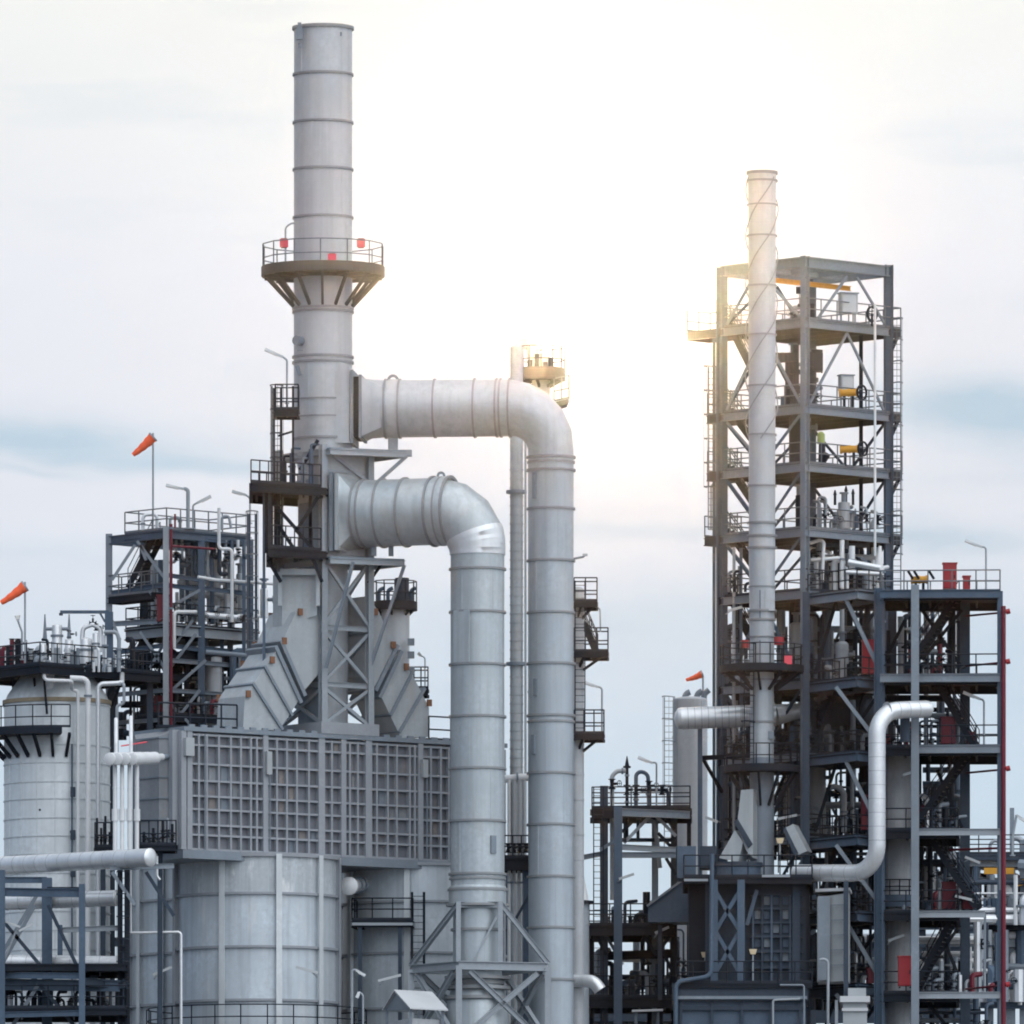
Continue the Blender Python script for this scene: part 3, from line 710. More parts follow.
for y, r in ((905.5, 31.5), (930, 27), (968, 27)):
    z = zz(y, 0); MB().annulus(E2, 24 * k2, r * k2, z - .06, z + .06, 48).build('stiffener_ring', 'ring', d2)
for y, r in ((978, 33), (983, 27), (988, 33), (998, 34)):
    z = zz(y, 0); MB().annulus(E2, 20 * k2, r * k2, z - .08, z + .08, 48).build('stiffener_ring', 'ring', d2)
MB().lathe(E2, [(31 * k2, 0), (31 * k2, zz(1004, 0)), (26 * k2, zz(988, 0))], 40).build('base_drum', 'duct2', d2)
for y0, y1, x in ((837, 855, 493), (612, 664, 462)):
    a = (x - 477.5) / 27; an = -math.pi / 2 + math.asin(a); p = E2 + V((math.cos(an), math.sin(an), 0)) * (R2v + .02)
    MB().box(p + Z * (zz(y0, 0) + zz(y1, 0)) / 2, .3 if y0 > 700 else .95, .12, (y1 - y0) * k2, (V((-math.sin(an), math.cos(an), 0)), V((math.cos(an), math.sin(an), 0)))).build('access_hatch', 'duct2' if y0 < 700 else 'grey', d2)
sm = MB()
for y0, y1, a in ((571, 611, -.6), (614, 664, .75), (667, 716, .1), (719, 768, -.3), (771, 820, .5), (823, 873, -.7), (932, 966, .3), (571, 611, .6)):
    an = -math.pi / 2 + a; p = E2 + V((math.cos(an), math.sin(an), 0)) * R2v * (1 if y0 < 900 else .905); sm = MB(); sm.bar(p + Z * zz(y1, 0), p + Z * zz(y0, 0), .025, .025); sm.build('plate_seam', 'duct2', d2)

# ---- trestle under the lower duct
tr = thing('duct_trestle', 'pale grey braced steel trestle standing around the foot of the front duct', 'trestle', V((E2.x, E2.y, 0)))
zt, zb = zz(903, 0), zz(968, 0)
fa = at(459, 0, -2.2); fb = at(548, 0, -.6); fc = at(411, 0, 1.6); fd = at(500, 0, 3.4)
for v_ in (fa, fb, fc, fd): v_.z = 0
corn = [fa, fb, fd, fc]
for p in corn: member(tr, 'leg', p, p + Z * zb, .3, .3, 'lgrey', V((0, 1, 0)), kind='b')
for a, c in zip(corn, corn[1:] + corn[:1]): member(tr, 'ring_beam', a + Z * (zb + .02), c + Z * (zb + .02), .3, .42, 'lgrey')
inn = [at(458.5, 0, -1.25), at(500.5, 0, -1.25), at(500, 0, 1.4), at(456, 0, 1.4)]
for p in inn: p.z = 0; member(tr, 'post', p + Z * zb, p + Z * zt, .24, .24, 'lgrey', V((0, 1, 0)), kind='b')
member(tr, 'top_beam', inn[0] + Z * (zt - .15), inn[1] + Z * (zt - .15), .22, .3, 'lgrey')
for a, c in ((inn[0], fc), (inn[1], fb)): member(tr, 'raking_strut', a + Z * (zt - .1), c + Z * (zb + .2), .22, .24, 'lgrey')
zlo = zz(1044, 0)
for a, c in ((fa, fb), (fc, fa), (fc, fd), (fb, fd)):
    member(tr, 'brace', a + (c - a) * .12 + Z * (zb - .25), c - (c - a) * .04 + Z * zlo, .24, .26, 'lgrey')
    member(tr, 'brace', c - (c - a) * .12 + Z * (zb - .3), a + (c - a) * .04 + Z * (zlo + .2), .24, .26, 'lgrey')
    member(tr, 'lower_beam', a + Z * (zlo - .2), c + Z * (zlo - .2), .26, .34, 'lgrey')
member(tr, 'inner_brace', inn[1] + Z * (zt - .4), inn[0] + V((.7, 0, 0)) + Z * (zb + .2), .1, .1, 'lgrey', kind='b')

# ---- round tanks under the box
def tank(label, px, d, ytop, rings, ribs, yb0=None):
    c = at(px, 0, d); c.z = 0; kk = k(d); r = 81 * kk; zt_ = zz(ytop, d)
    t = thing('radiant_tank', label, 'tank', c, 'round radiant tanks under the furnace box')
    MB().lathe(c, [(r, 0), (r, zt_), (r * .3, zt_ + .25)], 72).build('shell', 'tank', t, smooth=35)
    if ytop == 858:
        for i in range(18):
            a0 = 2 * math.pi * i / 18; MB().annulus(c, r - .02, r + .012, zz(897, d), zz(861, d), 4, None, a0, a0 + 2 * math.pi / 18 - .012).build('upper_plate', 'tankband', t)
    for y, h in rings: z = zz(y, d); MB().annulus(c, r - .02, r + .16, z - h * kk / 2, z + h * kk / 2, 72).build('ring_stiffener', 'rib', t)
    for a in ribs:
        an = -math.pi / 2 + R_(a); e = V((math.cos(an), math.sin(an), 0)); f = V((-math.sin(an), math.cos(an), 0))
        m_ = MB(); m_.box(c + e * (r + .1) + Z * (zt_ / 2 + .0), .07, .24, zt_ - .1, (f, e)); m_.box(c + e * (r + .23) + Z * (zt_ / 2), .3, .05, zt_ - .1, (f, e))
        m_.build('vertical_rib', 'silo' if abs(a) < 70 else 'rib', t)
    return t, c, r
t1, c1, r1 = tank('big round grey tank with pale vertical ribs below the left half of the ribbed wall', 256.5, 1.8, 858, [(859.5, 4), (898, 2.4), (951, 2.4), (1004, 2.4), (1056, 2.4)], [-74, -22.5, 16.5, 50, 79, 120, 160, 200, 240])
t2, c2, r2 = tank('round tank half hidden behind the front duct below the right half of the ribbed wall', 424, 8.2, 868, [(869, 3), (906, 2.2), (957, 2.2), (1012, 2.4)], [-60, -11, 30, 70, 110, 150, 200, 240])
t3, c3, r3 = tank('shaded round tank showing left of the big ribbed tank', 212, 9.5, 866, [(868, 3), (904, 2.2), (957, 2.2), (1008, 2.4)], [-80, -58, -35, 10, 50, 90, 130, 180, 220])
tank('round tank glimpsed in the dark gap between the two front tanks', 384, 18, 872, [(874, 3), (912, 2.2), (962, 2.2)], [-40, 0, 40, 80, 120, 160, 200, 240])
# gallery with railing at the foot of the first tank
ga = thing('tank_gallery', 'dark railed walkway ring around the big front tank at the bottom', 'walkway', V((c1.x, c1.y, zz(1030, 1.8))))
gz = zz(1028, -3)
gd = MB(); gd.annulus(c1, r1 + .2, r1 + 1.5, gz - .3, gz, 48); gdo = gd.build('deck', 'deck', ga)
gr = MB(); gr.rails([c1 + V((math.cos(2 * math.pi * i / 26), math.sin(2 * math.pi * i / 26), 0)) * (r1 + 1.45) + Z * gz for i in range(26)], 1.15, True, .03, 1.0); gr.build('railing', 'rail', gdo)
for i in range(10):
    a = 2 * math.pi * i / 10; e = V((math.cos(a), math.sin(a), 0)); member(ga, 'post', c1 + e * (r1 + 1.2), c1 + e * (r1 + 1.2) + Z * (gz - .3), .25, .25, 'blue', V((0, 1, 0)))
# narrow platform and ladder on the second tank
gp = thing('tank_platform', 'small black railed platform with ladder on the shaded tank beside the front duct', 'platform', at(384, 922, 3))
pl = [at(352, 0, 3.2), at(413, 0, 3.2), at(413, 0, 5.4), at(357, 0, 5.4)]
platform(gp, pl, zz(920, 3.2), .3, 'deck', True, (2,), 'rail', gap=.9)
MB().bar(at(352, 924, 3.1), at(413, 924, 3.1), .1, .14).build('edge_beam', 'lgrey', gp)
ladder(gp, V((at(418, 0, 3.3).x, at(418, 0, 3.3).y, zz(1040, 3.3))), zz(893, 3.3), V((1, 0, 0)), V((0, -1, 0)), False, 'rail', w=.55)
for px in (412, 424): member(gp, 'post', at(px, 1060, 3.3), at(px, 892, 3.3), .13, .13, 'dark', kind='b')
for px in (360, 400): member(gp, 'leg', V((at(px, 0, 3.3).x, at(px, 0, 3.3).y, 0)), at(px, 925, 3.3), .2, .2, 'blued', V((0, 1, 0)))
hb = thing('header_pipe', 'short white capped pipe poking out between the two round tanks', 'pipe', at(347, 886, 3))
pm = MB(); a = at(349, 886, 2.5); c = at(366, 884, 6); pm.path([a, c], .34, n=20); pm.build('pipe', 'white', hb)
pm = MB(); dirn = (a - c).normalized(); pm.lathe(a, [(.46, -.1), (.46, .02), (.3, .12), (.05, .16)], 24, dirn); pm.build('end_cap', 'white', hb)
pm = MB(); flange(pm, a.lerp(c, .35), dirn, .42, .08); flange(pm, a.lerp(c, .6), dirn, .42, .08); pm.build('flange', 'grey', hb)
# ================================================================== LEFT SIDE
def pipe_thing(label, pts, rpx, d=0, m='white', bend=None, n=14, fl=(), group=None, seams=0, rd=None, name='process_pipe', cat='pipe', flm='grey'):
    P = ats(pts, d); r = rpx * k(d)
    t = thing(name, label, cat, P[-1], group)
    MB().path(P, r, bend or r * 2.4, n=n).build('pipe_run', m, t)
    if seams:
        sm = MB()
        for a, b in zip(P, P[1:]):
            l = (b - a).length; q = max(1, int(l / seams)); dv = (b - a) / l
            for i in range(1, q): sm.tube(a + dv * (l * i / q) - dv * .02, a + dv * (l * i / q) + dv * .02, r * 1.025, n)
        if sm.v: sm.build('band', m, t)
    for f in fl:   # (segment index, fraction)
        a, b = P[f[0]], P[f[0] + 1]; c = a.lerp(b, f[1]); flange(MB(), c, b - a, r * 1.5, .1).build('flange', flm, t)
    return t
def vert_vessel(t, px, d, y0, y1, rpx, m='vessel', dome=.5, seams=(), name='vessel_shell', parent=None):
    c = at(px, 0, d); c.z = 0; kk = k(d); r = rpx * kk; za, zb_ = zz(y1, d), zz(y0, d)
    pr = [(r, za), (r, zb_)]
    for i in range(1, 6):
        a = math.pi / 2 * i / 5; pr.append((max(r * math.cos(a), .02), zb_ + math.sin(a) * r * dome))
    o = MB().lathe(c, pr, 32).build(name, m, parent or t)
    for y in seams: MB().annulus(c, r - .02, r + .025, zz(y, d) - .025, zz(y, d) + .025, 32).build('band', m, t)
    return c, r
# ---- tall clad silo
SLD = 11.0
sl = thing('coke_drum', 'fat clad vertical drum with bands below a black railed top deck at the far left', 'drum', ground_at(57, SLD))
sc2 = at(57, 0, SLD); sc2.z = 0; ks = k(SLD)
MB().lathe(sc2, [(53 * ks, 0), (53 * ks, zz(705, SLD)), (50 * ks, zz(696, SLD)), (36 * ks, zz(676, SLD)), (20 * ks, zz(668, SLD)), (.05, zz(664, SLD))], 60).build('shell', 'silo', sl, smooth=40)
for y in (707, 748, 766, 785, 802, 821, 839, 857, 876, 895, 914, 933, 952, 972, 992):
    MB().annulus(sc2, 53 * ks - .02, 53 * ks + .035, zz(y, SLD) - .03, zz(y, SLD) + .03, 60).build('band', 'silo', sl)
MB().annulus(sc2, 52 * ks, 54.5 * ks, zz(703, SLD) - .1, zz(703, SLD) + .1, 60).build('insulation_ring', 'tan', sl)
sm = MB()
for a in range(-80, 90, 20):
    an = -math.pi / 2 + R_(a); p = sc2 + V((math.cos(an), math.sin(an), 0)) * (53 * ks + .005); sm.bar(p, p + Z * zz(706, SLD), .03, .03)
sm.build('vertical_seam', 'silo', sl)
nz = MB(); p = at(50, 690, SLD - 2.2); nz.tube(p - Z * 1.0, p + Z * 1.0, .22, 14); flange(nz, p + Z * .9, Z, .34, .1); nz.build('nozzle', 'white', sl)
for x, y in ((40, 810), (71, 832)):
    p = at(x, y, SLD - 2.45); MB().box(p, .1, .3, .1).build('marker_stud', 'dark', sl)
# lower bracket walkway
lw = thing('walkway', 'black bracketed walkway with railing hugging the fat clad drum', 'walkway', at(30, 734, SLD - 3))
aa = [math.pi * q / 180 for q in range(-190, -74, 14)]
gd = MB(); zL = zz(733, SLD); gd.annulus(sc2, 53.5 * ks, 78 * ks, zL - .3, zL, 20, None, R_(-195), R_(-84)); dk = gd.build('deck', 'deck', lw)
gr = MB(); gr.rails([sc2 + V((math.cos(a), math.sin(a), 0)) * 77 * ks + Z * zL for a in aa], 1.15, False, .03, 1.0); gr.build('railing', 'rail', dk)
for a in aa:
    e = V((math.cos(a), math.sin(a), 0)); MB().bar(sc2 + e * 74 * ks + Z * (zL - .3), sc2 + e * 53.5 * ks + Z * (zL - 1.35), .14, .18).build('bracket', 'dark', lw)
# top deck
td = thing('drum_top_deck', 'black railed deck over the fat clad drum crowded with vent pipes and valves', 'platform', at(60, 672, SLD))
zD = zz(671, SLD)
dc = at(40, 0, SLD - 4.5); pa = at(-40, 0, SLD + 1.); pb = at(160, 0, SLD + 1.5); pc = at(80, 0, SLD + 7)
poly = [V((q.x, q.y, 0)) for q in (dc, pb, pc, pa)]
platform(td, poly, zD, .42, 'dark', True, (2,), 'rail', gap=1.2)
for (x, y0, x1, y1, q) in ((34, 678, 38, 712, -2), (44, 678, 47, 714, -3), (66, 678, 61, 714, -2), (112, 680, 104, 712, 0), (12, 678, 16, 712, 0), (122, 680, 112, 706, 1)):
    member(td, 'prop', at(x, y0, SLD + q), at(x1, y1, SLD + q), .12, .14, 'dark', kind='b')
for px, q in ((18, 3.5), (112, 3.6), (150, 2)):
    column(td, ground_at(px, SLD + q), zD - .4, .3, 'blued')
# vents and vessels on the top deck
for i, (px, py, r, y0, lab) in enumerate(((57, 626, 5.2, 671, 'wide silver twin vent pot on the black drum deck'), (69, 641, 4.2, 671, 'silver pot right of the wide vent pot on the drum deck'), (86, 640, 6.0, 671, 'squat grey pot with a looped pipe on the drum deck'), (96, 634, 3.6, 671, 'slim silver pot near the blue column on the drum deck'), (43, 645, 3.4, 671, 'small silver pot left of the vent pots on the drum deck'), (106, 636, 3.6, 671, 'slim silver pot beside the blue column foot on the drum deck'))):
    t = thing('vent_pot', lab, 'vessel', at(px, y0, SLD - 1), 'silver vent pots on the drum deck')
    vert_vessel(t, px, SLD - 1, py, y0, r, 'clad', .35)
    c = at(px, py, SLD - 1)
    flange(MB(), c - Z * .5, Z, r * ks * 1.25, .1).build('flange', 'grey', t)
    for sx in (-1, 1):
        if i in (0,):
            p = c + V((sx * (r * ks + .35), 0, -.15)); MB().tube(c - Z * .15, p, .09, 8).build('nozzle', 'grey', t); MB().tube(p - Z * .5, p + Z * .75, .11, 8, .03).build('relief_vent', 'grey', t)
    if i == 2:
        MB().path([c + V((-.2, 0, .0)), c + V((-.15, 0, .62)), c + V((.35, 0, .8)), c + V((.75, 0, .55)), c + V((.75, 0, -.6))], .12, bend=.25, n=10).build('looped_pipe', 'clad', t)
        valve(t, c + V((.35, 0, .85)), (1, 0, 0), .17, 'dark')
    if i in (1, 3, 5): valve(t, c + Z * .35, Z, .16, 'dark', V((1, -.3, 0)))
for i, (px, y0, y1) in enumerate(((8, 648, 676), (12, 640, 676), (18, 640, 676), (31, 650, 672), (36, 652, 672))):
    t = thing('riser_pipe', ('short dark riser', 'dark red tinted riser', 'tall black riser', 'low valved riser', 'stub riser')[i] + ' at the left corner of the drum deck', 'pipe', at(px, y1, SLD - 1), 'dark risers on the drum deck')
    MB().path([at(px, y1, SLD - 1), at(px, y0, SLD - 1)], .12 if i != 2 else .16, n=8).build('pipe_run', ('rail', 'dred', 'dark', 'lgrey', 'grey')[i], t)
    flange(MB(), at(px, (y0 + y1) / 2, SLD - 1), Z, .26, .1).build('flange', 'dark', t); valve(t, at(px, y0 + 3, SLD - 1), Z, .2, 'dark', V((.9, -.4, 0)))
for nm, seed, x0, x1, dd_ in (('crowd of small pipes, vents and valves at the front of the drum deck', 51, 28, 112, -2.2), ('crowd of small pipes and valves at the rear of the drum deck', 52, 20, 140, 2.5), ('dark valve gear at the left end of the drum deck', 53, 0, 40, -.5)):
    rnd = random.Random(seed); mf = thing('valve_manifold', nm, 'manifold', at((x0 + x1) / 2, 672, SLD + dd_)); n = int((x1 - x0) / 5)
    for i in range(n):
        px = x0 + (x1 - x0) * (i + .5) / n; h = rnd.choice((6, 10, 14, 18, 24)) * (1.35 if dd_ > 0 else 1); d = SLD + dd_ + rnd.uniform(-.4, .8)
        P = [at(px, 672, d), at(px, 672 - h, d)]
        if rnd.random() < .5: P.append(at(px + rnd.choice((-5, 5, 8)), 672 - h, d + .3))
        MB().path(P, rnd.uniform(.06, .16), bend=.2, n=8).build('pipe_run', rnd.choice(('lgrey', 'dark', 'blue', 'clad', 'grey')) if seed != 53 else rnd.choice(('dark', 'blued', 'dred')), mf)
        if rnd.random() < .5: valve(mf, at(px, 672 - h * .6, d), Z, rnd.uniform(.14, .22), 'dark', V((rnd.choice((-.5, .5)), -1, 0)))
# white pipes running down the drum
pg = 'pale pipes running down the fat drum'
pipe_thing('pale pipe with a stepped bend at its top, in front of the fat drum', [(44, 673, -1), (44, 680, -1), (72, 681, -1), (72, 690), (78, 691), (78, 1100)], 1.8, SLD - 3.2, 'white', group=pg)
pipe_thing('thick pale pipe bending over below the drum deck and dropping to the big pipe', [(70, 678, 0), (88, 679), (88, 1100)], 2.8, SLD - 3.6, 'white', group=pg, fl=((1, .04),))
pipe_thing('pale pipe curving out from under the drum deck right of the other two', [(122, 668, 4), (122, 683), (98, 684), (98, 1100)], 2.4, SLD - 2.8, 'clad', group=pg)
pipe_thing('thin stepped pipe hanging beside the edge of the drum deck', [(113, 684, 2), (124, 684), (124, 704), (117, 705), (117, 756)], 1.6, SLD - 3, 'lgrey')
t = pipe_thing('blue conduit clipped along the middle of the fat drum', [(72, 744), (72, 1100)], .9, SLD - 2.9, 'blue')
for y in (792, 835, 872): MB().box(at(73, y, SLD - 2.9), .25, .2, .5).build('clip', 'blued', t)
# jib crane pipe: tall blue column with arm
jc = thing('davit_post', 'blue grey post with a horizontal arm rising from the drum deck', 'davit', at(109, 672, SLD - 1))
MB().bar(at(109, 672, SLD - 1), at(109, 612, SLD - 1), .42, .36).build('post', 'blue', jc)
MB().bar(at(109, 612, SLD - 1), at(60, 612, SLD - 1), .14, .16).build('arm', 'blue', jc)
MB().bar(at(105, 622, SLD - 1), at(100, 613, SLD - 1), .08, .1).build('brace', 'blue', jc)
MB().tube(at(61, 613, SLD - 1), at(61, 615.5, SLD - 1), .1, 8).build('hook', 'blued', jc)
pipe_thing('bent grey pipe with valves at the foot of the blue davit post', [(104, 632), (117, 632), (119, 640), (119, 672)], 2., SLD - 1.5, 'lgrey', fl=((2, .3), (2, .6)))

# ---- left steel structure with stairs
LD = 16.0
ls = thing('pipe_structure', 'open steel structure with stairs, decks and pipework left of the tall stack', 'steel structure', ground_at(200, LD + 3))
nA = at(166, 0, LD); nL = at(109, 0, LD + 3.6); nR = at(250, 0, LD + 4.2); nB = nL + nR - nA
for p in (nA, nL, nR, nB): p.z = 0
zt = zz(532, LD)
column(ls, nA, zz(527, LD), .3, 'lgrey'); column(ls, nL, zz(534, LD + 3.6), .34, 'grey'); column(ls, nR, zt, .36, 'blue'); column(ls, nB, zt, .36, 'blued')
mAR = nA.lerp(nR, .42); mLB = nL.lerp(nB, .45); mAL = nA.lerp(nL, .42)
column(ls, mAR, zt - .3, .36, 'blue'); column(ls, mLB, zt - .3, .36, 'blue'); column(ls, mAL + V((0, 3, 0)), zt - .3, .4, 'blued')
column(ls, nA.lerp(nR, .75) + V((0, 2.2, 0)), zt - .3, .3, 'grey')
column(ls, ground_at(146, LD + 5), zz(590, LD + 5), .4, 'grey')
for y, th, m in ((534, .42, 'blue'),):
    z = zz(y, LD)
    for a, c in ((nA, nL), (nA, nR), (nR, nB), (nL, nB), (mAR, mLB)): member(ls, 'beam', a + Z * z, c + Z * z, .25, th, m)
# top deck
q = lambda f, g: nA + (nR - nA) * f + (nL - nA) * g
platform(ls, [q(.0, .72), q(.02, .02), q(1, .0), q(1, .72)][::-1], zz(529, LD), .3, 'deck', True, (), 'lrail', gap=1.0)
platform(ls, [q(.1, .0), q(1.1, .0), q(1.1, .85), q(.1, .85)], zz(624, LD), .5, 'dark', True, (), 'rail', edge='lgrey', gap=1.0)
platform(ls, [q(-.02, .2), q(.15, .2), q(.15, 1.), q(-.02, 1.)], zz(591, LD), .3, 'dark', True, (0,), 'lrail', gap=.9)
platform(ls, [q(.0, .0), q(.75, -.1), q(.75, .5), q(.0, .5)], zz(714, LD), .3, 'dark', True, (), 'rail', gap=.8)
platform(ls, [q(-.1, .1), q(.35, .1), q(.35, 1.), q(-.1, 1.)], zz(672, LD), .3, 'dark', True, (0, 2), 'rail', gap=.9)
for z_ in (575, 585, 645, 660, 690):
    for a, c in ((nA, mAR), (mAR, nR), (nA, nL)):
        if z_ in (575, 660) and c is nL: continue
        member(ls, 'beam', a + Z * zz(z_, LD), c + Z * zz(z_ + (2 if z_ < 650 else 0), LD), .16, .22, 'blue' if z_ < 650 else 'grey')
br = [((137, 541), (166, 580)), ((170, 607), (200, 590)), ((172, 648), (193, 620)), ((172, 690), (206, 660)), ((168, 730), (200, 690)), ((140, 632), (166, 670)), ((166, 640), (150, 668)), ((140, 545), (146, 560)), ((150, 592), (166, 614)), ((112, 580), (135, 545)), ((170, 668), (196, 634)), ((166, 700), (190, 724)), ((112, 620), (120, 640))]
for a, c in br: member(ls, 'brace', at(*a, LD + .8), at(*c, LD + .8), .13, .15, 'grey', kind='b')
for px, y0, y1, m in ((187, 545, 690, 'blued'), (212, 540, 624, 'blue'), (232, 540, 624, 'blued'), (244, 540, 700, 'blue'), (206, 624, 730, 'grey'), (222, 628, 700, 'blued')):
    member(ls, 'post', at(px, y1, LD + 3.2), at(px, y0, LD + 3.2), .2, .22, m, kind='b')
sw = V((.4, .7, 0))
stair(ls, at(128, 588, LD + 3), at(152, 540, LD + 3), sw, 'dark', 'lrail')
stair(ls, at(128, 668, LD + 3), at(150, 628, LD + 3), sw, 'dark', 'rail')
stair(ls, at(163, 706, LD + 2), at(148, 675, LD + 2), sw, 'dark', 'rail')
stair(ls, at(135, 735, LD + 3), at(158, 712, LD + 3), sw, 'dark', 'rail')
member(ls, 'landing_beam', at(112, 624, LD + 3), at(166, 621, LD + .4), .2, .26, 'grey')
member(ls, 'landing_beam', at(114, 723, LD + 2), at(158, 720, LD + .4), .16, .2, 'grey')
# red pipes on this structure
pipe_thing('dark red riser pipe clamped to the pale corner column of the left structure', [(171, 524), (171, 735)], 1.6, LD - .6, 'dred', name='fire_water_pipe', fl=((0, .02), (0, .4)))
pipe_thing('thin dark red pipe running right from the corner column riser', [(172, 546), (214, 549, 1.5)], 1.2, LD - .8, 'dred', name='fire_water_pipe')
pipe_thing('thin red upright stub above the corner column of the left structure', [(175, 528), (175, 514)], 1.0, LD - .5, 'dred', name='fire_water_pipe')
pipe_thing('thin dark red drop pipe below the mid deck of the left structure', [(204, 640), (204, 700)], 1.1, LD + 2, 'dred', name='fire_water_pipe')
def cabinet(label, x0, y0, x1, y1, d, m='red', name='hose_cabinet', cat='cabinet', group=None, legs=True, depth=.7):
    c = at((x0 + x1) / 2, y1, d); t = thing(name, label, cat, c, group); ww = (x1 - x0) * k(d); hh = (y1 - y0) * k(d)
    b = MB(); b.box(c + Z * (hh / 2 + .05), ww, depth, hh - .1); b.build('body', m, t)
    b = MB(); b.box(c + Z * (hh + .02), ww + .08, depth + .08, .06); b.build('lid', m, t)
    b = MB(); b.box(c + Z * hh * .5 + V((0, -depth / 2 - .012, 0)), ww * .86, .02, hh * .8); dr = b.build('door', m, t)
    b = MB(); b.box(c + Z * hh * .5 + V((ww * .33, -depth / 2 - .04, 0)), .05, .04, .2); b.build('handle', 'dark', dr)
    if legs:
        for sx in (-1, 1): MB().box(c + V((sx * ww * .38, 0, .03)), .08, depth * .8, .06).build('foot', 'dark', t)
    return t
hg = 'red cabinets on the decks'
cabinet('dark red cabinet half behind the pale corner column of the left structure', 157, 596, 169, 624, LD + .9, 'dred', group=hg)
cabinet('red cabinet at the stair foot on the lowest deck of the left structure', 154, 697, 165, 714, LD + 1.6, 'dred', group=hg)
# vessels and pipes in the structure
def vv(label, px, y0, y1, r, d, m='vessel', seams=(), dome=.5, group=None, cat='vessel', nozzle=True):
    t = thing('process_vessel', label, cat, at(px, y1, d), group); c, rr = vert_vessel(t, px, d, y0, y1, r, m, dome, seams)
    if nozzle:
        zt_ = zz(y0, d); n_ = MB(); n_.tube(c + Z * (zt_ + rr * dome * .5), c + Z * (zt_ + rr * dome + .5), .14, 10); flange(n_, c + Z * (zt_ + rr * dome + .45), Z, .24, .08); n_.build('top_nozzle', 'grey', t)
        n_ = MB(); p = c + Z * (zt_ - .5); n_.tube(p, p + V((rr + .3, -.1, 0)), .1, 8); flange(n_, p + V((rr + .28, -.1, 0)), (1, -.1, 0), .2, .08); n_.build('side_nozzle', 'grey', t)
    return t
lg_ = 'lagged vessels inside the left structure'
vv('pale lagged vessel behind the white pipes of the left structure', 214, 556, 624, 7, LD + 5, 'vessel', (575, 600), group=lg_)
vv('short bright silver drum on the mid deck of the left structure', 228, 590, 622, 3.4, LD + 4, 'clad', (), group=lg_)
vv('slim silver drum next to the cage ladder of the left structure', 264, 590, 618, 4, LD + 5, 'clad', (), group=lg_)
vv('rust streaked round vessel under the mid deck of the left structure', 213, 658, 730, 9, LD + 3, 'vessel', (673, 692, 700), .15, group=lg_, nozzle=False)
vv('dark slender vessel deep inside the left structure', 196, 552, 620, 5, LD + 6, 'grey', (570, 598), group=lg_)
vv('thin pale vessel in the middle of the left structure', 240, 575, 622, 4, LD + 6, 'lgrey', (590,), group=lg_)
wg = 'white pipes in the left structure'
pipe_thing('white pipe loop stepping down in front of the left structure', [(219, 508), (219, 549), (232, 549), (232, 622)], 1.7, LD - 1, 'white', group=wg)
pipe_thing('white pipe crossing the left structure below its top deck', [(198, 577, -.5), (216, 580), (276, 584)], 1.6, LD - .5, 'white', group=wg, seams=1.2)
pipe_thing('white pipe elbow dropping beside the red riser of the left structure', [(196, 612, 1), (174, 612), (174, 648)], 2.0, LD - .4, 'white', group=wg)
pipe_thing('white horizontal lagged pipe on the mid deck of the left structure', [(205, 615), (240, 618)], 3., LD + 2, 'clad', group=wg)
pipe_thing('white arched vent pipe on the roof of the left structure', [(143, 530), (143, 515), (157, 514), (157, 528)], 1.7, LD + 1.5, 'clad', group=wg, fl=((0, .4),))
pipe_thing('grey arched vent pipe right of the windsock on the structure roof', [(170, 529), (170, 518), (180, 517), (180, 528)], 1.5, LD + 1.5, 'lgrey', group=wg, fl=((2, .4),))
pipe_thing('pale arched vent pipe near the right end of the structure roof', [(222, 529), (222, 516), (229, 516), (231, 528)], 1.4, LD + 2.5, 'lgrey', group=wg)
pipe_thing('long pale pipe passing under the mid deck of the left structure', [(172, 656, 2), (200, 658, 2), (240, 662, 3)], 3.2, LD + 3, 'clad', group=wg)
pipe_thing('second pale pipe lower under the mid deck of the left structure', [(165, 672, 2), (206, 668, 2)], 2.6, LD + 3, 'clad', group=wg)
pipe_thing('grey pipe under the shadowed mid deck reaching the breeching duct', [(206, 652), (262, 657)], 2.4, LD + 1, 'grey', group=wg, fl=((0, .9),))
mf = thing('valve_manifold', 'row of small valved pipes on the lowest railed deck of the left structure', 'manifold', at(200, 714, LD + 1.5))
for i, px in enumerate((180, 186, 192, 199, 205, 212, 219, 226)):
    h = (9, 14, 8, 16, 11, 13, 8, 12)[i]
    MB().path([at(px, 714, LD + 1.5), at(px, 714 - h, LD + 1.5), at(px + 5, 714 - h, LD + 2.2)], .1, bend=.2, n=8).build('pipe_run', ('lgrey', 'dark', 'dred', 'clad', 'grey', 'dred', 'lgrey', 'dark')[i], mf)
    valve(mf, at(px, 714 - h * .5, LD + 1.5), Z, .18, 'dark', V((.3, -1, 0)))
mf = thing('valve_manifold', 'pipes, pumps and valves crowding the railed mid deck of the left structure', 'manifold', at(215, 622, LD + 2))
for i in range(15):
    px = 176 + i * 5.6; h = random.choice((8, 11, 15, 19, 6))
    MB().path([at(px, 622, LD + 2.2), at(px, 622 - h, LD + 2.2), at(px + random.choice((-4, 4)), 622 - h, LD + 2.8)], random.uniform(.06, .13), bend=.2, n=8).build('pipe_run', random.choice(('lgrey', 'dark', 'blue', 'clad', 'grey')), mf)
    if i % 2: valve(mf, at(px, 622 - h * .5, LD + 2.2), Z, .17, 'dark', V((.3, -1, 0)))
mf = thing('valve_manifold', 'small pipework and valves hung below the roof deck of the left structure', 'manifold', at(195, 560, LD + 3))
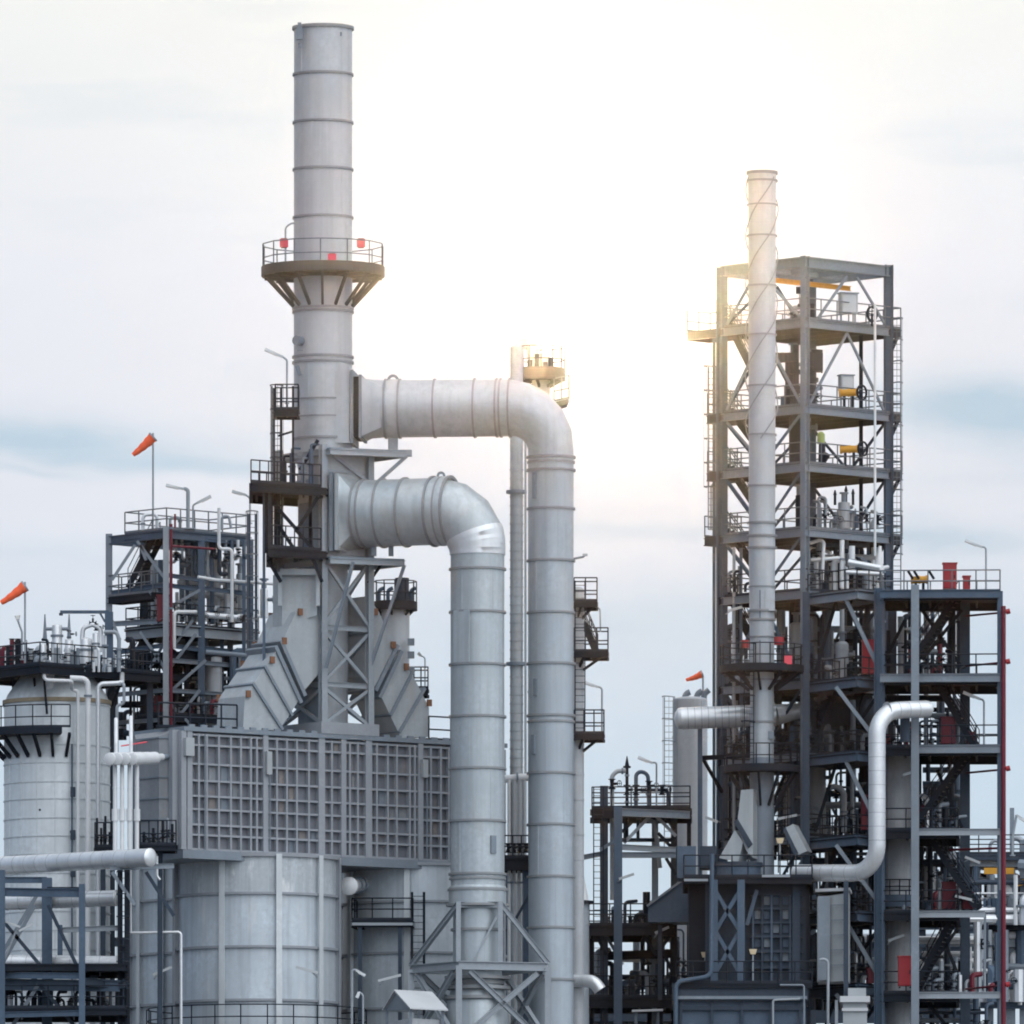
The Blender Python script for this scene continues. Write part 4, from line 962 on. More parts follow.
for i in range(12):
    px = 176 + i * 6.2; y = 556 + random.uniform(0, 22)
    MB().path([at(px, 540, LD + 3), at(px, y, LD + 3), at(px + random.choice((-7, 7)), y, LD + 3.5)], random.uniform(.06, .14), bend=.2, n=8).build('pipe_run', random.choice(('lgrey', 'dark', 'blue', 'clad', 'grey', 'blued')), mf)
    if i % 2 == 0: valve(mf, at(px, y - 6, LD + 3), Z, .2, 'dark', V((.3, -1, 0)))
def dense(nm, seed, x0, x1, y0, y1, d, nv, nh, mats, rmax=.2, dd=2.):
    rnd = random.Random(seed); t = thing('pipework', nm, 'pipework', at((x0 + x1) / 2, y1, d + dd / 2))
    for i in range(nv):
        px = x0 + (x1 - x0) * (i + rnd.uniform(.1, .9)) / nv; yt = y0 + (y1 - y0) * rnd.choice((0, 0, .15, .35, .55)); e = d + rnd.uniform(0, dd)
        P = [at(px, y1, e), at(px, yt, e)]
        if rnd.random() < .45: P.append(at(min(x1, max(x0, px + rnd.choice((-12, -7, 7, 12)))), yt - .5, e + .3))
        r = rnd.uniform(.05, rmax); MB().path(P, r, bend=.25, n=8).build('pipe_run', rnd.choice(mats), t)
        if rnd.random() < .5: flange(MB(), at(px, y1 + (yt - y1) * rnd.uniform(.3, .8), e), Z, r * 1.7, .1, 10).build('flange', rnd.choice(mats), t)
        if rnd.random() < .3: valve(t, at(px, y1 + (yt - y1) * rnd.uniform(.3, .7), e), Z, rnd.uniform(.15, .26), 'dark', V((rnd.choice((-.5, .5)), -1, 0)))
    for i in range(nh):
        y = y0 + (y1 - y0) * (i + rnd.uniform(.2, .8)) / nh; a = rnd.uniform(0, .3); c = rnd.uniform(.7, 1.); e = d + rnd.uniform(0, dd)
        MB().path([at(x0 + (x1 - x0) * a, y, e), at(x0 + (x1 - x0) * c, y, e)], rnd.uniform(.06, rmax), n=8).build('pipe_run', rnd.choice(mats), t)
    return t
DK = ('dark', 'blued', 'blue', 'grey', 'dark', 'lgrey'); MX = ('lgrey', 'blue', 'clad', 'grey', 'dark', 'blued')
dense('dense upright pipes filling the upper bay of the left structure', 61, 174, 250, 556, 622, LD + 4.5, 13, 4, ('lgrey', 'clad', 'grey', 'vessel', 'blue', 'white'))
dense('dark pipes packed between the mid deck and the lowest deck of the left structure', 62, 168, 250, 652, 714, LD + 3, 18, 6, DK)
dense('dark pipes and supports behind the lower stairs of the left structure', 63, 114, 168, 678, 740, LD + 5, 12, 4, DK)
dense('dim pipes behind the stair bay of the left structure', 64, 140, 172, 560, 620, LD + 6, 4, 1, MX)
platform(ls, [q(.12, .05), q(1.08, .05), q(1.08, .8), q(.12, .8)], zz(650, LD), .5, 'dark', False)
lt = ground_at(252, LD - 1)
cl = thing('cage_ladder', 'thin caged ladder standing between the left structure and the black platforms', 'ladder', V((lt.x, lt.y, 0)))
ladder(cl, lt, zz(512, LD - 1), V((1, 0, 0)), V((0, -1, 0)), True, 'lrail')
for px in (249, 256): MB().bar(at(px, 735, LD - 1), at(px, 514, LD - 1), .14, .14).build('side_post', 'blued', cl)

# ---- white pipe header group beside the box
hp = thing('header_manifold', 'four white vertical pipes hanging from white capped headers beside the ribbed wall', 'manifold', at(128, 855, -7.5))
for i, px in enumerate((115, 122, 129.5, 137)):
    MB().path([at(px, 862, -7.5), at(px, 756, -7.5)], 2.1 * k(-7.5), n=14).build('vertical_pipe', 'white', hp)
    MB().tube(at(px, 821, -7.5), at(px, 809, -7.5), 3.2 * k(-7.5), 14).build('sleeve', 'white', hp)
    MB().tube(at(px, 788.5, -7.5), at(px, 787.5, -7.5), 2.4 * k(-7.5), 14).build('band', 'clad', hp)
    a = at(px - 5 + i * .2, 759, -8.3); c = at(px + 18, 758, -5.5)
    MB().tube(a, c, 6.3 * k(-7.5), 18).build('header', 'white', hp)
    MB().lathe(a, [(6.3 * k(-7.5), 0), (6 * k(-7.5), .06), (4 * k(-7.5), .1), (.05, .11)], 18, (a - c)).build('end_cap', 'white', hp)
MB().path([at(150, 758, -5.5), at(162, 757, -4.5)], 3.6 * k(-7), n=14).build('nozzle', 'white', hp)
MB().tube(at(162, 757, -4.5), at(168, 756.5, -4), 2.6 * k(-7), 14).build('nozzle_flange', 'grey', hp)
for px, y in ((116, 749), (131, 747)): MB().path([at(px, 757, -7.5), at(px, y - 6, -7.5), at(px, y - 30, -6)], 1.9 * k(-7.5), n=12).build('branch_pipe', 'white', hp)
pipe_thing('thin pinkish red pipe lying over the white capped headers', [(121, 746), (147, 742)], .7, -7, 'pink')
mf = thing('valve_manifold', 'black railed ledge of small valves below the white headers beside the box', 'manifold', at(158, 845, -6))
platform(mf, [at(140, 0, -7), at(176, 0, -7), at(176, 0, -5), at(140, 0, -5)], zz(846, -6), .25, 'dark', True, (2,), 'rail', gap=.5, h=1.2)
for i in range(7):
    px = 144 + i * 4.7; h = (14, 10, 18, 9, 26, 28, 22)[i]
    MB().path([at(px, 846, -6), at(px, 846 - h, -6)], .07, n=6).build('pipe_run', 'lgrey' if i % 2 else 'dark', mf); valve(mf, at(px, 846 - h * .45, -6), Z, .17, 'dark', V((.3, -1, 0)))
member(mf, 'support_leg', ground_at(160, -5.5), at(160, 848, -5.5), .25, .25, 'blued', V((0, 1, 0)))
mf = thing('valve_manifold', 'black railed ledge of small valves behind the white vertical pipes near the drum', 'manifold', at(103, 845, -2))
platform(mf, [at(95, 0, -3), at(112, 0, -3), at(112, 0, -1), at(95, 0, -1)], zz(848, -2), .25, 'dark', True, (2,), 'rail', gap=.5, h=1.2)
for i in range(4):
    px = 97 + i * 4.2; MB().path([at(px, 848, -2), at(px, 848 - (30, 20, 32, 16)[i], -2)], .06, n=6).build('pipe_run', 'dark', mf); valve(mf, at(px, 838, -2), Z, .16, 'dark', V((.3, -1, 0)))
member(mf, 'support_leg', ground_at(103, -2), at(103, 850, -2), .25, .25, 'blued', V((0, 1, 0)))

# ---- big horizontal pipes and their rack
bg_ = 'big silver horizontal pipes at the left edge'
def bigpipe(label, a, c, r, capped):
    t = thing('large_pipe', label, 'pipe', a, bg_); MB().tube(a, c, r, 28).build('pipe_run', 'clad', t)
    sm = MB(); l = (c - a).length; dv = (c - a) / l
    for i in range(1, int(l / .75)): sm.tube(a + dv * (i * .75) - dv * .012, a + dv * (i * .75) + dv * .012, r + .01, 28)
    sm.build('band', 'band', t)
    if capped: MB().lathe(c, [(r * 1.02, -.08), (r * 1.02, .03), (r * .93, .07), (r * .5, .12), (.03, .13)], 28, dv).build('end_cap', 'clad', t)
    return t
bigpipe('topmost big silver pipe crossing in front of the drum, with a domed end', at(-60, 869, -1), at(150, 857.5, -10), 9.2 * k(-8), True)
bigpipe('second big silver pipe passing behind the steel rack at the left edge', at(-60, 905, -3), at(116, 898, -7), 8 * k(-6), True)
bigpipe('lowest big silver pipe lying half in shadow on the steel rack', at(-60, 961, -4), at(118, 963, -6), 7 * k(-6), True)
rk = thing('pipe_rack', 'blue grey steel rack with cross braces at the lower left corner', 'pipe rack', ground_at(45, -9))
for px, y, d, w_ in ((2, 870, -10, .3), (47, 878, -6, .5), (82, 884, -11, .3), (-30, 880, -6, .3), (120, 870, -8, .26), (127, 870, -7.4, .26)):
    column(rk, ground_at(px, d), zz(y, d), w_, 'blue' if px < 100 else 'dark')
for a, c, th, m in (((-30, 880, -6), (47, 880, -6), .3, 'blue'), ((2, 892, -10), (82, 893, -11), .42, 'blue'), ((82, 890, -11), (47, 890, -6), .3, 'blued'), ((-30, 975, -9), (82, 976, -11), .3, 'blue'), ((-30, 984, -9), (120, 986, -9), .55, 'blue'), ((0, 1015, -10), (82, 1013, -11), .28, 'blue'), ((60, 930, -7), (118, 928, -7.5), .26, 'lgrey'), ((60, 925, -7), (60, 955, -7), .4, 'blue'), ((82, 982, -10), (128, 985, -8), .4, 'blued'), ((110, 868, -9), (174, 866, -8), .24, 'grey')):
    member(rk, 'beam', at(a[0], a[1], a[2]), at(c[0], c[1], c[2]), th * .6, th, m)
for a, c, m in (((48, 905), (75, 962), 'blued'), ((37, 895), (4, 950), 'grey'), ((4, 922), (40, 965), 'blued'), ((75, 962), (82, 975), 'blued'), ((0, 968), (35, 905), 'grey'), ((40, 985), (82, 1035), 'blued'), ((38, 985), (10, 1030), 'grey'), ((146, 872), (174, 916), 'blued'), ((112, 872), (135, 905), 'grey')):
    member(rk, 'brace', at(*a, -9), at(*c, -9), .13, .18, m, kind='b')
platform(rk, [at(-30, 0, -10), at(126, 0, -10), at(126, 0, -3), at(-30, 0, -3)], zz(968, -6), .3, 'dark', False)
platform(rk, [at(-30, 0, -10), at(126, 0, -10), at(126, 0, -3), at(-30, 0, -3)], zz(1012, -6), .3, 'dark', True, (2,), 'rail')
t = thing('lamp_post', 'pale double armed lamp bracket on the braced rack in the lower left corner', 'lamp post', at(15, 930, -9.6))
MB().path([at(2, 966, -9.6), at(15, 933, -9.6), at(20, 928, -9.6)], .05, n=8).build('pole', 'lgrey', t)
MB().bar(at(4, 921, -9.8), at(20, 927, -9.8), .12, .1).build('lamp_head', 'lamp', t); MB().bar(at(19, 931, -9.8), at(33, 924, -9.8), .12, .1).build('lamp_head', 'lamp', t)
lx = at(123, 0, -8.5); cl = thing('cage_ladder', 'dark ladder between the steel rack and the tanks', 'ladder', V((lx.x, lx.y, 0)))
ladder(cl, V((lx.x, lx.y, 0)), zz(872, -8.5), V((1, 0, 0)), V((0, -1, 0)), True, 'rail')
pipe_thing('thin pale pipe stepping down in front of the shaded tank', [(131, 933, 0), (131, 866, 0)], .9, -4.5, 'white')
pipe_thing('pale pipe bracket bending down past the big ribbed tank', [(130, 933), (181, 932), (181, 1060)], 1.5, -4.2, 'clad')
pipe_thing('short pink stained drain pipe under the big silver pipe end', [(157, 856), (157, 876), (160, 880)], 1.3, -6.5, 'clad')
# clutter in the dark below the pipes
mf = thing('valve_manifold', 'dim pipes, beams and valves in the shade under the lowest big silver pipe', 'manifold', at(60, 1012, -6))
for i in range(20):
    px = 4 + i * 6; h = random.choice((12, 20, 28, 36))
    MB().path([at(px, 1012, -6 + i % 3), at(px, 1012 - h, -6 + i % 3), at(px + random.choice((-8, 8)), 1012 - h, -5 + i % 3)], random.uniform(.06, .2), bend=.25, n=8).build('pipe_run', random.choice(('lgrey', 'dark', 'blued', 'clad', 'grey', 'blue')), mf)
    if i % 2: valve(mf, at(px, 1012 - h * .5, -6 + i % 3), Z, .22, 'dark', V((.3, -1, 0)))

# ---- shelter at the bottom
hs = thing('equipment_shelter', 'small open shelter with a pale grey pitched roof in front of the tanks', 'shelter', ground_at(412, -8))
zr, ze = zz(991, -8), zz(1009, -8)
ra, rb_ = at(394, 991, -8), at(432, 993, -6); dv = (rb_ - ra); sl1 = at(410, 1009, -10.5) - ra; sl2 = at(382, 1011, -5.5) - ra
nrm_ = Z * .07
for s_, nm in ((sl1, 'roof'), (sl2, 'roof')): MB().prism([ra, ra + dv, ra + dv + s_, ra + s_], nrm_).build(nm, 'roofm', hs)
for e in (0, 1):
    for s_ in (sl1, sl2):
        p = ra + dv * (.08 if e == 0 else .92) + s_ * .85; MB().bar(V((p.x, p.y, 0)), p, .14, .14).build('post', 'grey', hs)
MB().prism([ra + dv * .06 - Z * .1, ra + dv * .06 + sl1 * .9 - Z * .1, ra + dv * .06 + sl2 * .9 - Z * .1], dv * .04).build('gable_panel', 'grey', hs)
zf = zz(1018, -8)
b = MB(); p = [ra + dv * .1 + sl1 * .8, ra + dv * .9 + sl1 * .8, ra + dv * .9 + sl2 * .8, ra + dv * .1 + sl2 * .8]
b.prism([V((q_.x, q_.y, zf - 3)) for q_ in p], Z * 2.9); b.build('equipment_housing', 'vessel', hs)

# ---- floodlights, windsocks
fg = 'floodlight posts on the plant'
lamp_post(287, 404, 360, 265, 357, 349.5, dW(S0) - .9, 'lamp post with tilted head on the little ladder landing beside the stack')
lamp_post(188, 529, 488, 166, 489, 485.5, LD + 1.2, 'thick pale lamp post with flat head on the left structure roof', 'lgrey', rr=.1)
lamp_post(193, 529, 505, 211, 503, 496.5, LD + 1.4, 'thin lamp post tilting right behind the thick one on the roof')
lamp_post(250, 524, 498, 232, 495, 491.5, LD - .6, 'slim lamp post between the left structure and the black platforms')
lamp_post(22, 660, 632, 17.5, 621, 615.5, SLD - 1.5, 'tiny lamp post beside the windsock pole on the drum deck')
lamp_post(352, 1100, 968, 365, 970, 976, -9, 'plain lamp post with drooping arm left of the pitched shelter')
lamp_post(363, 1100, 995, 357, 992, 998, -9, 'shorter lamp post close beside the pitched shelter')
def angled_lamp(label, x0, y0, x1, y1, d, px, py):
    t = thing('bracket_lamp', label, 'lamp', at(px, py, d), 'tube lamps on brackets')
    a, b = at(x0, y0, d), at(x1, y1, d); MB().bar(a, b, .16, .13).build('lamp_head', 'lamp', t)
    MB().path([at(px, py, d + .8), at(px, py, d), a.lerp(b, .3)], .035, bend=.1, n=6).build('bracket_arm', 'lgrey', t); return t
angled_lamp('tube lamp slanting up on the shaded tank wall beside the shelter', 378, 981, 401, 975, 1.5, 380, 985)
angled_lamp('tube lamp on the lower left part of the ribbed tank', 153, 975, 172, 967, -3.8, 154, 979)
angled_lamp('tube lamp on the right flank of the big ribbed tank', 318, 973, 296, 967, -3.2, 317, 977)
def windsock(label, px, y0, y1, mx, my, tx, ty, rpx, d):
    t = thing('windsock', label, 'windsock', at(px, y0, d), 'orange windsocks')
    MB().path([at(px, y0, d), at(px, y1, d)], .05, n=8).build('pole', 'lgrey', t)
    a, b = at(mx, my, d), at(tx, ty, d); kk = k(d); mid = a.lerp(b, .5) + Z * .05
    n = 16; ps = [(a + (b - a) * f + Z * (-.25 * math.sin(f * math.pi) * .15), rpx * kk * (1 - .58 * f) * (1 + .07 * math.sin(f * 23 + px))) for f in [q_ / 14 for q_ in range(15)]]
    dv, s_, u, _ = basis(a, b); m_ = MB()
    for c, r in ps:
        for i in range(n): q_ = 2 * math.pi * i / n; m_.v.append(c + s_ * math.cos(q_) * r + u * math.sin(q_) * r)
    for j in range(len(ps) - 1):
        for i in range(n): m_.f.append([j * n + i, j * n + (i + 1) % n, (j + 1) * n + (i + 1) % n, (j + 1) * n + i])
    m_.build('sock', 'orange', t)
    h_ = MB(); h_.annulus(a, rpx * kk, rpx * kk * 1.06, -.04, .04, 16, dv); h_.bar(a - u * rpx * kk, at(px, my, d), .05, .05); h_.bar(a + u * rpx * kk, at(px, my, d), .05, .05); h_.build('hoop', 'lgrey', t)
windsock('orange windsock flying from the roof of the left structure', 153, 528, 433, 153, 437, 133, 455, 5.4, LD + 1)
windsock('large orange windsock on a pole above the drum deck at far left', 25, 668, 582, 25, 586, 1, 603, 5.6, SLD - 2)
# warning panels on the stack platform railing
for px, y, dd_, m, lab in ((284, 243, -1.8, 'pink', 'red square panel at the left of the stack platform railing'), (361, 243, 1.3, 'pink', 'red square panel at the right of the stack platform railing'), (332, 258, -2.9, 'pink', 'faded red panel low on the front of the stack platform railing')):
    t = thing('warning_panel', lab, 'panel', at(px, y + 4, SD + dd_), 'red panels on the tall stack railing')
    c = at(px, y, SD + dd_); MB().box(c, .42, .1, .42).build('face', m, t); MB().box(c + V((0, .08, 0)), .3, .06, .5).build('back_plate', 'rust', t)
# ================================================================== RIGHT SIDE
# ---- second stack
RD = 18.2; kr = k(RD)
rc = at(762, 0, RD); rc.z = 0
rs = thing('flue_stack', 'slender pale flue stack with spiral strakes in front of the tall open tower', 'chimney', at(762, 860, RD))
def rx(y): return 14.2 if y < 320 else 13.6
MB().lathe(rc, [(11.8 * kr, zz(760, RD)), (11.8 * kr, zz(690, RD)), (12.2 * kr, zz(640, RD)), (13.2 * kr, zz(560, RD)), (13.4 * kr, zz(380, RD)), (14.2 * kr, zz(172, RD)), (13 * kr, zz(172, RD)), (13 * kr, zz(200, RD))], 44).build('shell', 'stack', rs, smooth=40)
MB().lathe(rc, [(12.2 * kr, 0), (12.2 * kr, zz(758, RD))], 40).build('lower_shell', 'grey', rs)
for y, e, h in ((173, 1.6, 3), (181, 1.6, 2), (205, 1.2, 1.6), (236, 1.2, 1.8), (286, 1.4, 1.8), (335, 1.4, 1.8), (386, 1.2, 1.8), (435, 1.2, 1.8), (486, 1.2, 1.8), (523, 1.6, 2), (536, 1.8, 2), (548, 1.6, 2), (587, .9, 1.4), (611, 2.0, 2), (620, 1.0, 2), (637, .9, 1.2), (680, 1.2, 1.6), (722, 1.2, 1.8)):
    r = (14.2 if y < 240 else 13.6 if y < 560 else 12.9 if y < 640 else 11.9)
    MB().annulus(rc, (r - 1.2) * kr, (r + e) * kr, zz(y, RD) - h * kr / 2, zz(y, RD) + h * kr / 2, 44).build('stiffener_ring', 'ring', rs)
for ph in (0.4, 2.5, 4.6):
    m_ = MB(); z0, z1 = zz(440, RD), zz(178, RD); n = 56
    pts = [rc + V((math.cos(ph + 11.5 * i / n), math.sin(ph + 11.5 * i / n), 0)) * (15.0 + 1.6 * abs(math.sin(i * math.pi * 6 / n))) * kr + Z * (z0 + (z1 - z0) * i / n) for i in range(n + 1)]
    m_.path(pts, .035, n=6, bend=.01); m_.build('spiral_cable', 'ring', rs)
hb = MB(); a_ = at(770, 600, RD - .62); hb.box(a_, .5, .14, 1.1); hb.box(a_ + V((.05, -.08, 0)), .2, .06, .14); hb.build('access_hatch', 'stack', rs)
MB().box(at(771, 735, RD - .5), .3, .14, .4).build('hatch', 'grey', rs)
for y in (600, 650):
    MB().bar(at(760, y + 18, RD - .66), at(760, y - 10, RD - .66), .05, .05).build('conduit', 'blue', rs)
def ringplat(t, c, d, y, r0, r1, th=.26, h=1.15, n=18, mk='dark', brk=10, by=None, a0=None):
    kk = k(d); z = zz(y, d); m_ = MB(); m_.annulus(c, r0 * kk, r1 * kk, z - .08, z, 32); m_.annulus(c, (r1 - 2) * kk, (r1 + .4) * kk, z - th, z + .1, 32); m_.annulus(c, r0 * kk, (r0 + 3) * kk, z - th, z, 32)
    dk = m_.build('ring_platform', mk, t)
    g_ = MB(); g_.rails([c + V((math.cos(2 * math.pi * i / n), math.sin(2 * math.pi * i / n), 0)) * (r1 - .5) * kk + Z * z for i in range(n)], h, True, .03, 1.5); g_.build('railing', 'rail', dk)
    for i in range(brk):
        a = 2 * math.pi * (i + .3) / brk; e = V((math.cos(a), math.sin(a), 0)); MB().bar(c + e * (r1 - 4) * kk + Z * (z - th), c + e * (r0 + .6) * kk + Z * zz(by or y + 28, d), .11, .14).build('bracket', mk, t)
ringplat(rs, rc, RD, 668, 13.4, 42, by=690)
ringplat(rs, rc, RD, 768, 13, 38, by=806, mk='deck')
for (px, y, dd_, m, w_, lab) in ((745, 644, -1.3, 'red', .42, 'red lamp box at the left of the lower ring railing on the slender stack'), (779, 641, -1.4, 'red', .52, 'bright red lamp box at the right of the ring railing on the slender stack'), (788, 660, -1.75, 'pink', .42, 'faded pink red panel on the front of the ring railing of the slender stack')):
    t = thing('warning_panel', lab, 'panel', at(px, y + 4, RD + dd_), 'red panels on the slender stack railing')
    c = at(px, y, RD + dd_); MB().tube(c - Z * .2, c + Z * .2, w_ / 2, 12).build('face', m, t) if m == 'red' else MB().box(c, w_, .1, .44).build('face', m, t)
    MB().bar(c - Z * .6 + V((0, .12, 0)), c + V((0, .12, 0)), .06, .06).build('stem', 'dark', t)
ll = at(749, 0, RD - 1.0); cl = thing('cage_ladder', 'dark caged ladder clinging to the left side of the slender stack', 'ladder', V((ll.x, ll.y, zz(766, RD))))
ladder(cl, V((ll.x, ll.y, zz(766, RD))), zz(645, RD), V((1, .3, 0)), V((-.5, -1, 0)), True, 'rail')
ll = at(783, 0, RD + .6); cl = thing('cage_ladder', 'dark caged ladder rising to the lower ring platform of the slender stack', 'ladder', V((ll.x, ll.y, zz(880, RD))))
ladder(cl, V((ll.x, ll.y, zz(872, RD))), zz(765, RD), V((1, -.3, 0)), V((.5, -1, 0)), True, 'rail')

# ---- tall open steel tower
TD = 20.
tN, tL, tR = at(805, 0, TD), at(722, 0, TD + 4.2), at(888.5, 0, TD + 4.2); tB = tL + tR - tN
for p in (tN, tL, tR, tB): p.z = 0
tB = tB + V((.25, 0, 0))
ot = thing('open_tower', 'tall open blue grey steel tower with seven decks behind the slender stack', 'steel tower', (tN + tL + tR + tB) / 4)
dN = (tN - tB).normalized()
column(ot, tN, zz(256, TD), .35, 'grey', (tR - tN)); column(ot, tL, zz(267, TD + 4.2), .42, 'blue', (tN - tL)); column(ot, tR, zz(265, TD + 4.2), .42, 'blue', V((1, .25, 0))); column(ot, tB, zz(272, TD + 8.4), .44, 'blued', (tN - tL))
column(ot, tL.lerp(tB, .55), zz(600, TD + 6), .36, 'blued'); column(ot, tR.lerp(tB, .5), zz(600, TD + 6), .36, 'blued')
column(ot, tR.lerp(tB, .35), zz(330, TD + 6), .2, 'dark', name='riser_post')
member(ot, 'riser_post', at(714, 1000, TD + 5), at(714, 330, TD + 5), .16, .16, 'blue', kind='b')
u_, v_ = (tR - tN).normalized(), (tL - tN).normalized(); ll_ = (tR - tN).length; lw_ = (tL - tN).length
def tp(a, b): return tN + u_ * a + v_ * b
levs = [(319, 2.25, .85), (405, .8, .85), (463, .8, .95), (528, 1.0, .95), (590, .1, .1), (680, .1, .1), (752, .1, .1), (835, .1, .1), (912, .1, .1)]
zt = zz(262, TD) 
for a, c in ((tN, tR), (tN, tL), (tL, tB), (tR, tB)): member(ot, 'top_beam', a + Z * zt, c + Z * zt, .3, .55, 'grey')
for f in (.33, .66): member(ot, 'roof_beam', tp(ll_ * f, 0) + Z * (zt - .05), tp(ll_ * f, lw_) + Z * (zt - .05), .2, .42, 'grey')
member(ot, 'roof_beam', tp(0, lw_ * .5) + Z * (zt - .1), tp(ll_, lw_ * .5) + Z * (zt - .1), .2, .38, 'grey')
hoist = thing('hoist_beam', 'yellow hoist beam with a small trolley under the roof of the open tower', 'hoist', tp(ll_ * .5, lw_ * .45) + Z * (zt - .75))
MB().ibeam(tp(-.1 * ll_, lw_ * .42) + Z * (zt - .72), tp(ll_ * .96, lw_ * .42) + Z * (zt - .72), .2, .24).build('rail_beam', 'yellow', hoist)
c = tp(ll_ * .35, lw_ * .42) + Z * (zt - 1.1); b = MB(); b.box(c, .35, .3, .35); b.tube(c - Z * .2, c - Z * .7, .02, 4); b.tube(c - Z * .7, c - Z * .85, .09, 6); b.build('trolley', 'dark', hoist)
for i, (y, ol, orr) in enumerate(levs):
    z = zz(y, TD); P = [tp(ll_ + orr, -.05), tp(ll_ + orr, lw_ - .0), tp(-.0, lw_ + ol), tp(-.05, lw_ + ol)]
    P = [tp(-.05, -.05), tp(ll_ + orr, -.05), tp(ll_ + orr, lw_ + .2), tp(-.05 + 0., lw_ + .2)]
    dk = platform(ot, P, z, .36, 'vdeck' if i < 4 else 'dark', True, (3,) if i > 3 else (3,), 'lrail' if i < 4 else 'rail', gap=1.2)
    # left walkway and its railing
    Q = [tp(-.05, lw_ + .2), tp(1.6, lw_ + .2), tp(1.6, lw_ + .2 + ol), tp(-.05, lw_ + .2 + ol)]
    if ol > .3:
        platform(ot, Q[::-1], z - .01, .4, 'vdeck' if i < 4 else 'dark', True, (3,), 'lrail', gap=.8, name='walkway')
        MB().bar(Q[3] - Z * .4, Q[3] - v_ * (ol) - Z * 1.5, .12, .14).build('bracket', 'dark', ot)
        MB().bar(Q[2] - Z * .4, Q[2] - v_ * (ol) - Z * 1.5, .12, .14).build('bracket', 'dark', ot)
    rr = MB(); rr.rails([tp(.3, -.02) + Z * z, tp(.3, -.02) + Z * z]); 
    rr = MB(); rr.rails([tp(-.02, .3) + Z * z, tp(-.02, lw_) + Z * z], gap=1.2); rr.build('railing', 'lrail' if i < 4 else 'rail', dk)
    MB().bar(tp(ll_ + orr - .1, .1) + Z * (z - .4), tp(ll_ + .1, .1) + Z * (z - 1.5), .14, .16).build('bracket', 'dark', ot)
    for a, c in ((tN, tR), (tN, tL)): member(ot, 'beam', a + Z * (z - .24) + (a - tB).normalized() * .12, c + Z * (z - .24) + (a - tB).normalized() * .12, .2, .38, 'grey')
ys = [262] + [l[0] for l in levs] + [1000]
for i in range(9):
    zt_, zb_ = zz(ys[i], TD) - .5, zz(ys[i + 1], TD) + .15
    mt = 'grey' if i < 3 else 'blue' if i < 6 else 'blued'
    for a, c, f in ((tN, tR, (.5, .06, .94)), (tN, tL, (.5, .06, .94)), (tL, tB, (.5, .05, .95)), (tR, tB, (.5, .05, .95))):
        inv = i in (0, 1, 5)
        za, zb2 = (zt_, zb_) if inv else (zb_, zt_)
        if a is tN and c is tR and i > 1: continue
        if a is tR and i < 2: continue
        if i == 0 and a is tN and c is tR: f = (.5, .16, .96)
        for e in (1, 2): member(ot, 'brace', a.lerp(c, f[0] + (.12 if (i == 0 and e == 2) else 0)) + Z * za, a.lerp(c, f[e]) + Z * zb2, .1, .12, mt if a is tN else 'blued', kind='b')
for i in range(1, 9):
    lo, hi = zz(ys[i + 1] if i < 8 else 912, TD + 4) , zz(ys[i], TD + 4)
    if hi - lo < 1: continue
    a = tp(1.2, lw_ - .6); c = tp(4.6 if hi - lo > 3.6 else 3.9, lw_ - .6 - 1.6)
    a2 = tp(.9, lw_ - .5); c2 = tp(3.4, lw_ - 2.6)
    a2, c2 = ground_at(727, TD + 5.2), ground_at(770, TD + 5.2)
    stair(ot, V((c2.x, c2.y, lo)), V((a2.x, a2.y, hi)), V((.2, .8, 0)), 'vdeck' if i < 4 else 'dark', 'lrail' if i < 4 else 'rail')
la = tp(ll_ + .3, -.3)
cl = thing('cage_ladder', 'long caged ladder up the right edge of the open tower', 'ladder', V((la.x, la.y, zz(590, TD))))
ladder(cl, V((la.x, la.y, zz(590, TD))), zz(310, TD), V((1, .1, 0)), V((.2, -1, 0)), True, 'lrail', w=.42)
la = tp(.2, lw_ + .9)
cl = thing('cage_ladder', 'caged ladder at the left edge of the open tower below its top deck', 'ladder', V((la.x, la.y, zz(528, TD + 4))))
ladder(cl, V((la.x, la.y, zz(528, TD + 4))), zz(365, TD + 4), V((1, .1, 0)), V((-.6, -1, 0)), True, 'lrail', w=.42)
pipe_thing('thin white conduit running straight down the right half of the open tower', [(875, 304), (875, 556)], 1.3, TD - .3, 'white')
# equipment on the tower decks
def panel_box(label, x0, y0, x1, y1, yf, d):
    t = thing('control_panel', label, 'control panel', at((x0 + x1) / 2, yf, d), 'grey control panels on the open tower'); kk = k(d)
    c = at((x0 + x1) / 2, (y0 + y1) / 2, d); MB().box(c, (x1 - x0) * kk, .45, (y1 - y0) * kk, ((V((.94, .3, 0))), V((-.3, .94, 0)))).build('cabinet', 'box', t)
    MB().box(c + V((.06, -.25, 0)), (x1 - x0) * kk * .8, .04, (y1 - y0) * kk * .84, ((V((.94, .3, 0))), V((-.3, .94, 0)))).build('door', 'lamp', t)
    MB().box(c + Z * ((y1 - y0) * kk / 2 + .03), (x1 - x0) * kk * 1.1, .6, .06, ((V((.94, .3, 0))), V((-.3, .94, 0)))).build('hood', 'grey', t)
    for x in (x0 + 2, x1 - 2): MB().bar(at(x, yf, d), at(x, y1, d), .09, .09).build('leg', 'grey', t)
panel_box('large grey control panel on the top deck of the open tower', 839, 294, 857, 314, 324, TD + 2.4)
panel_box('smaller grey control panel behind the yellow actuator on the second deck', 839, 376, 853, 391, 407, TD + 2.6)
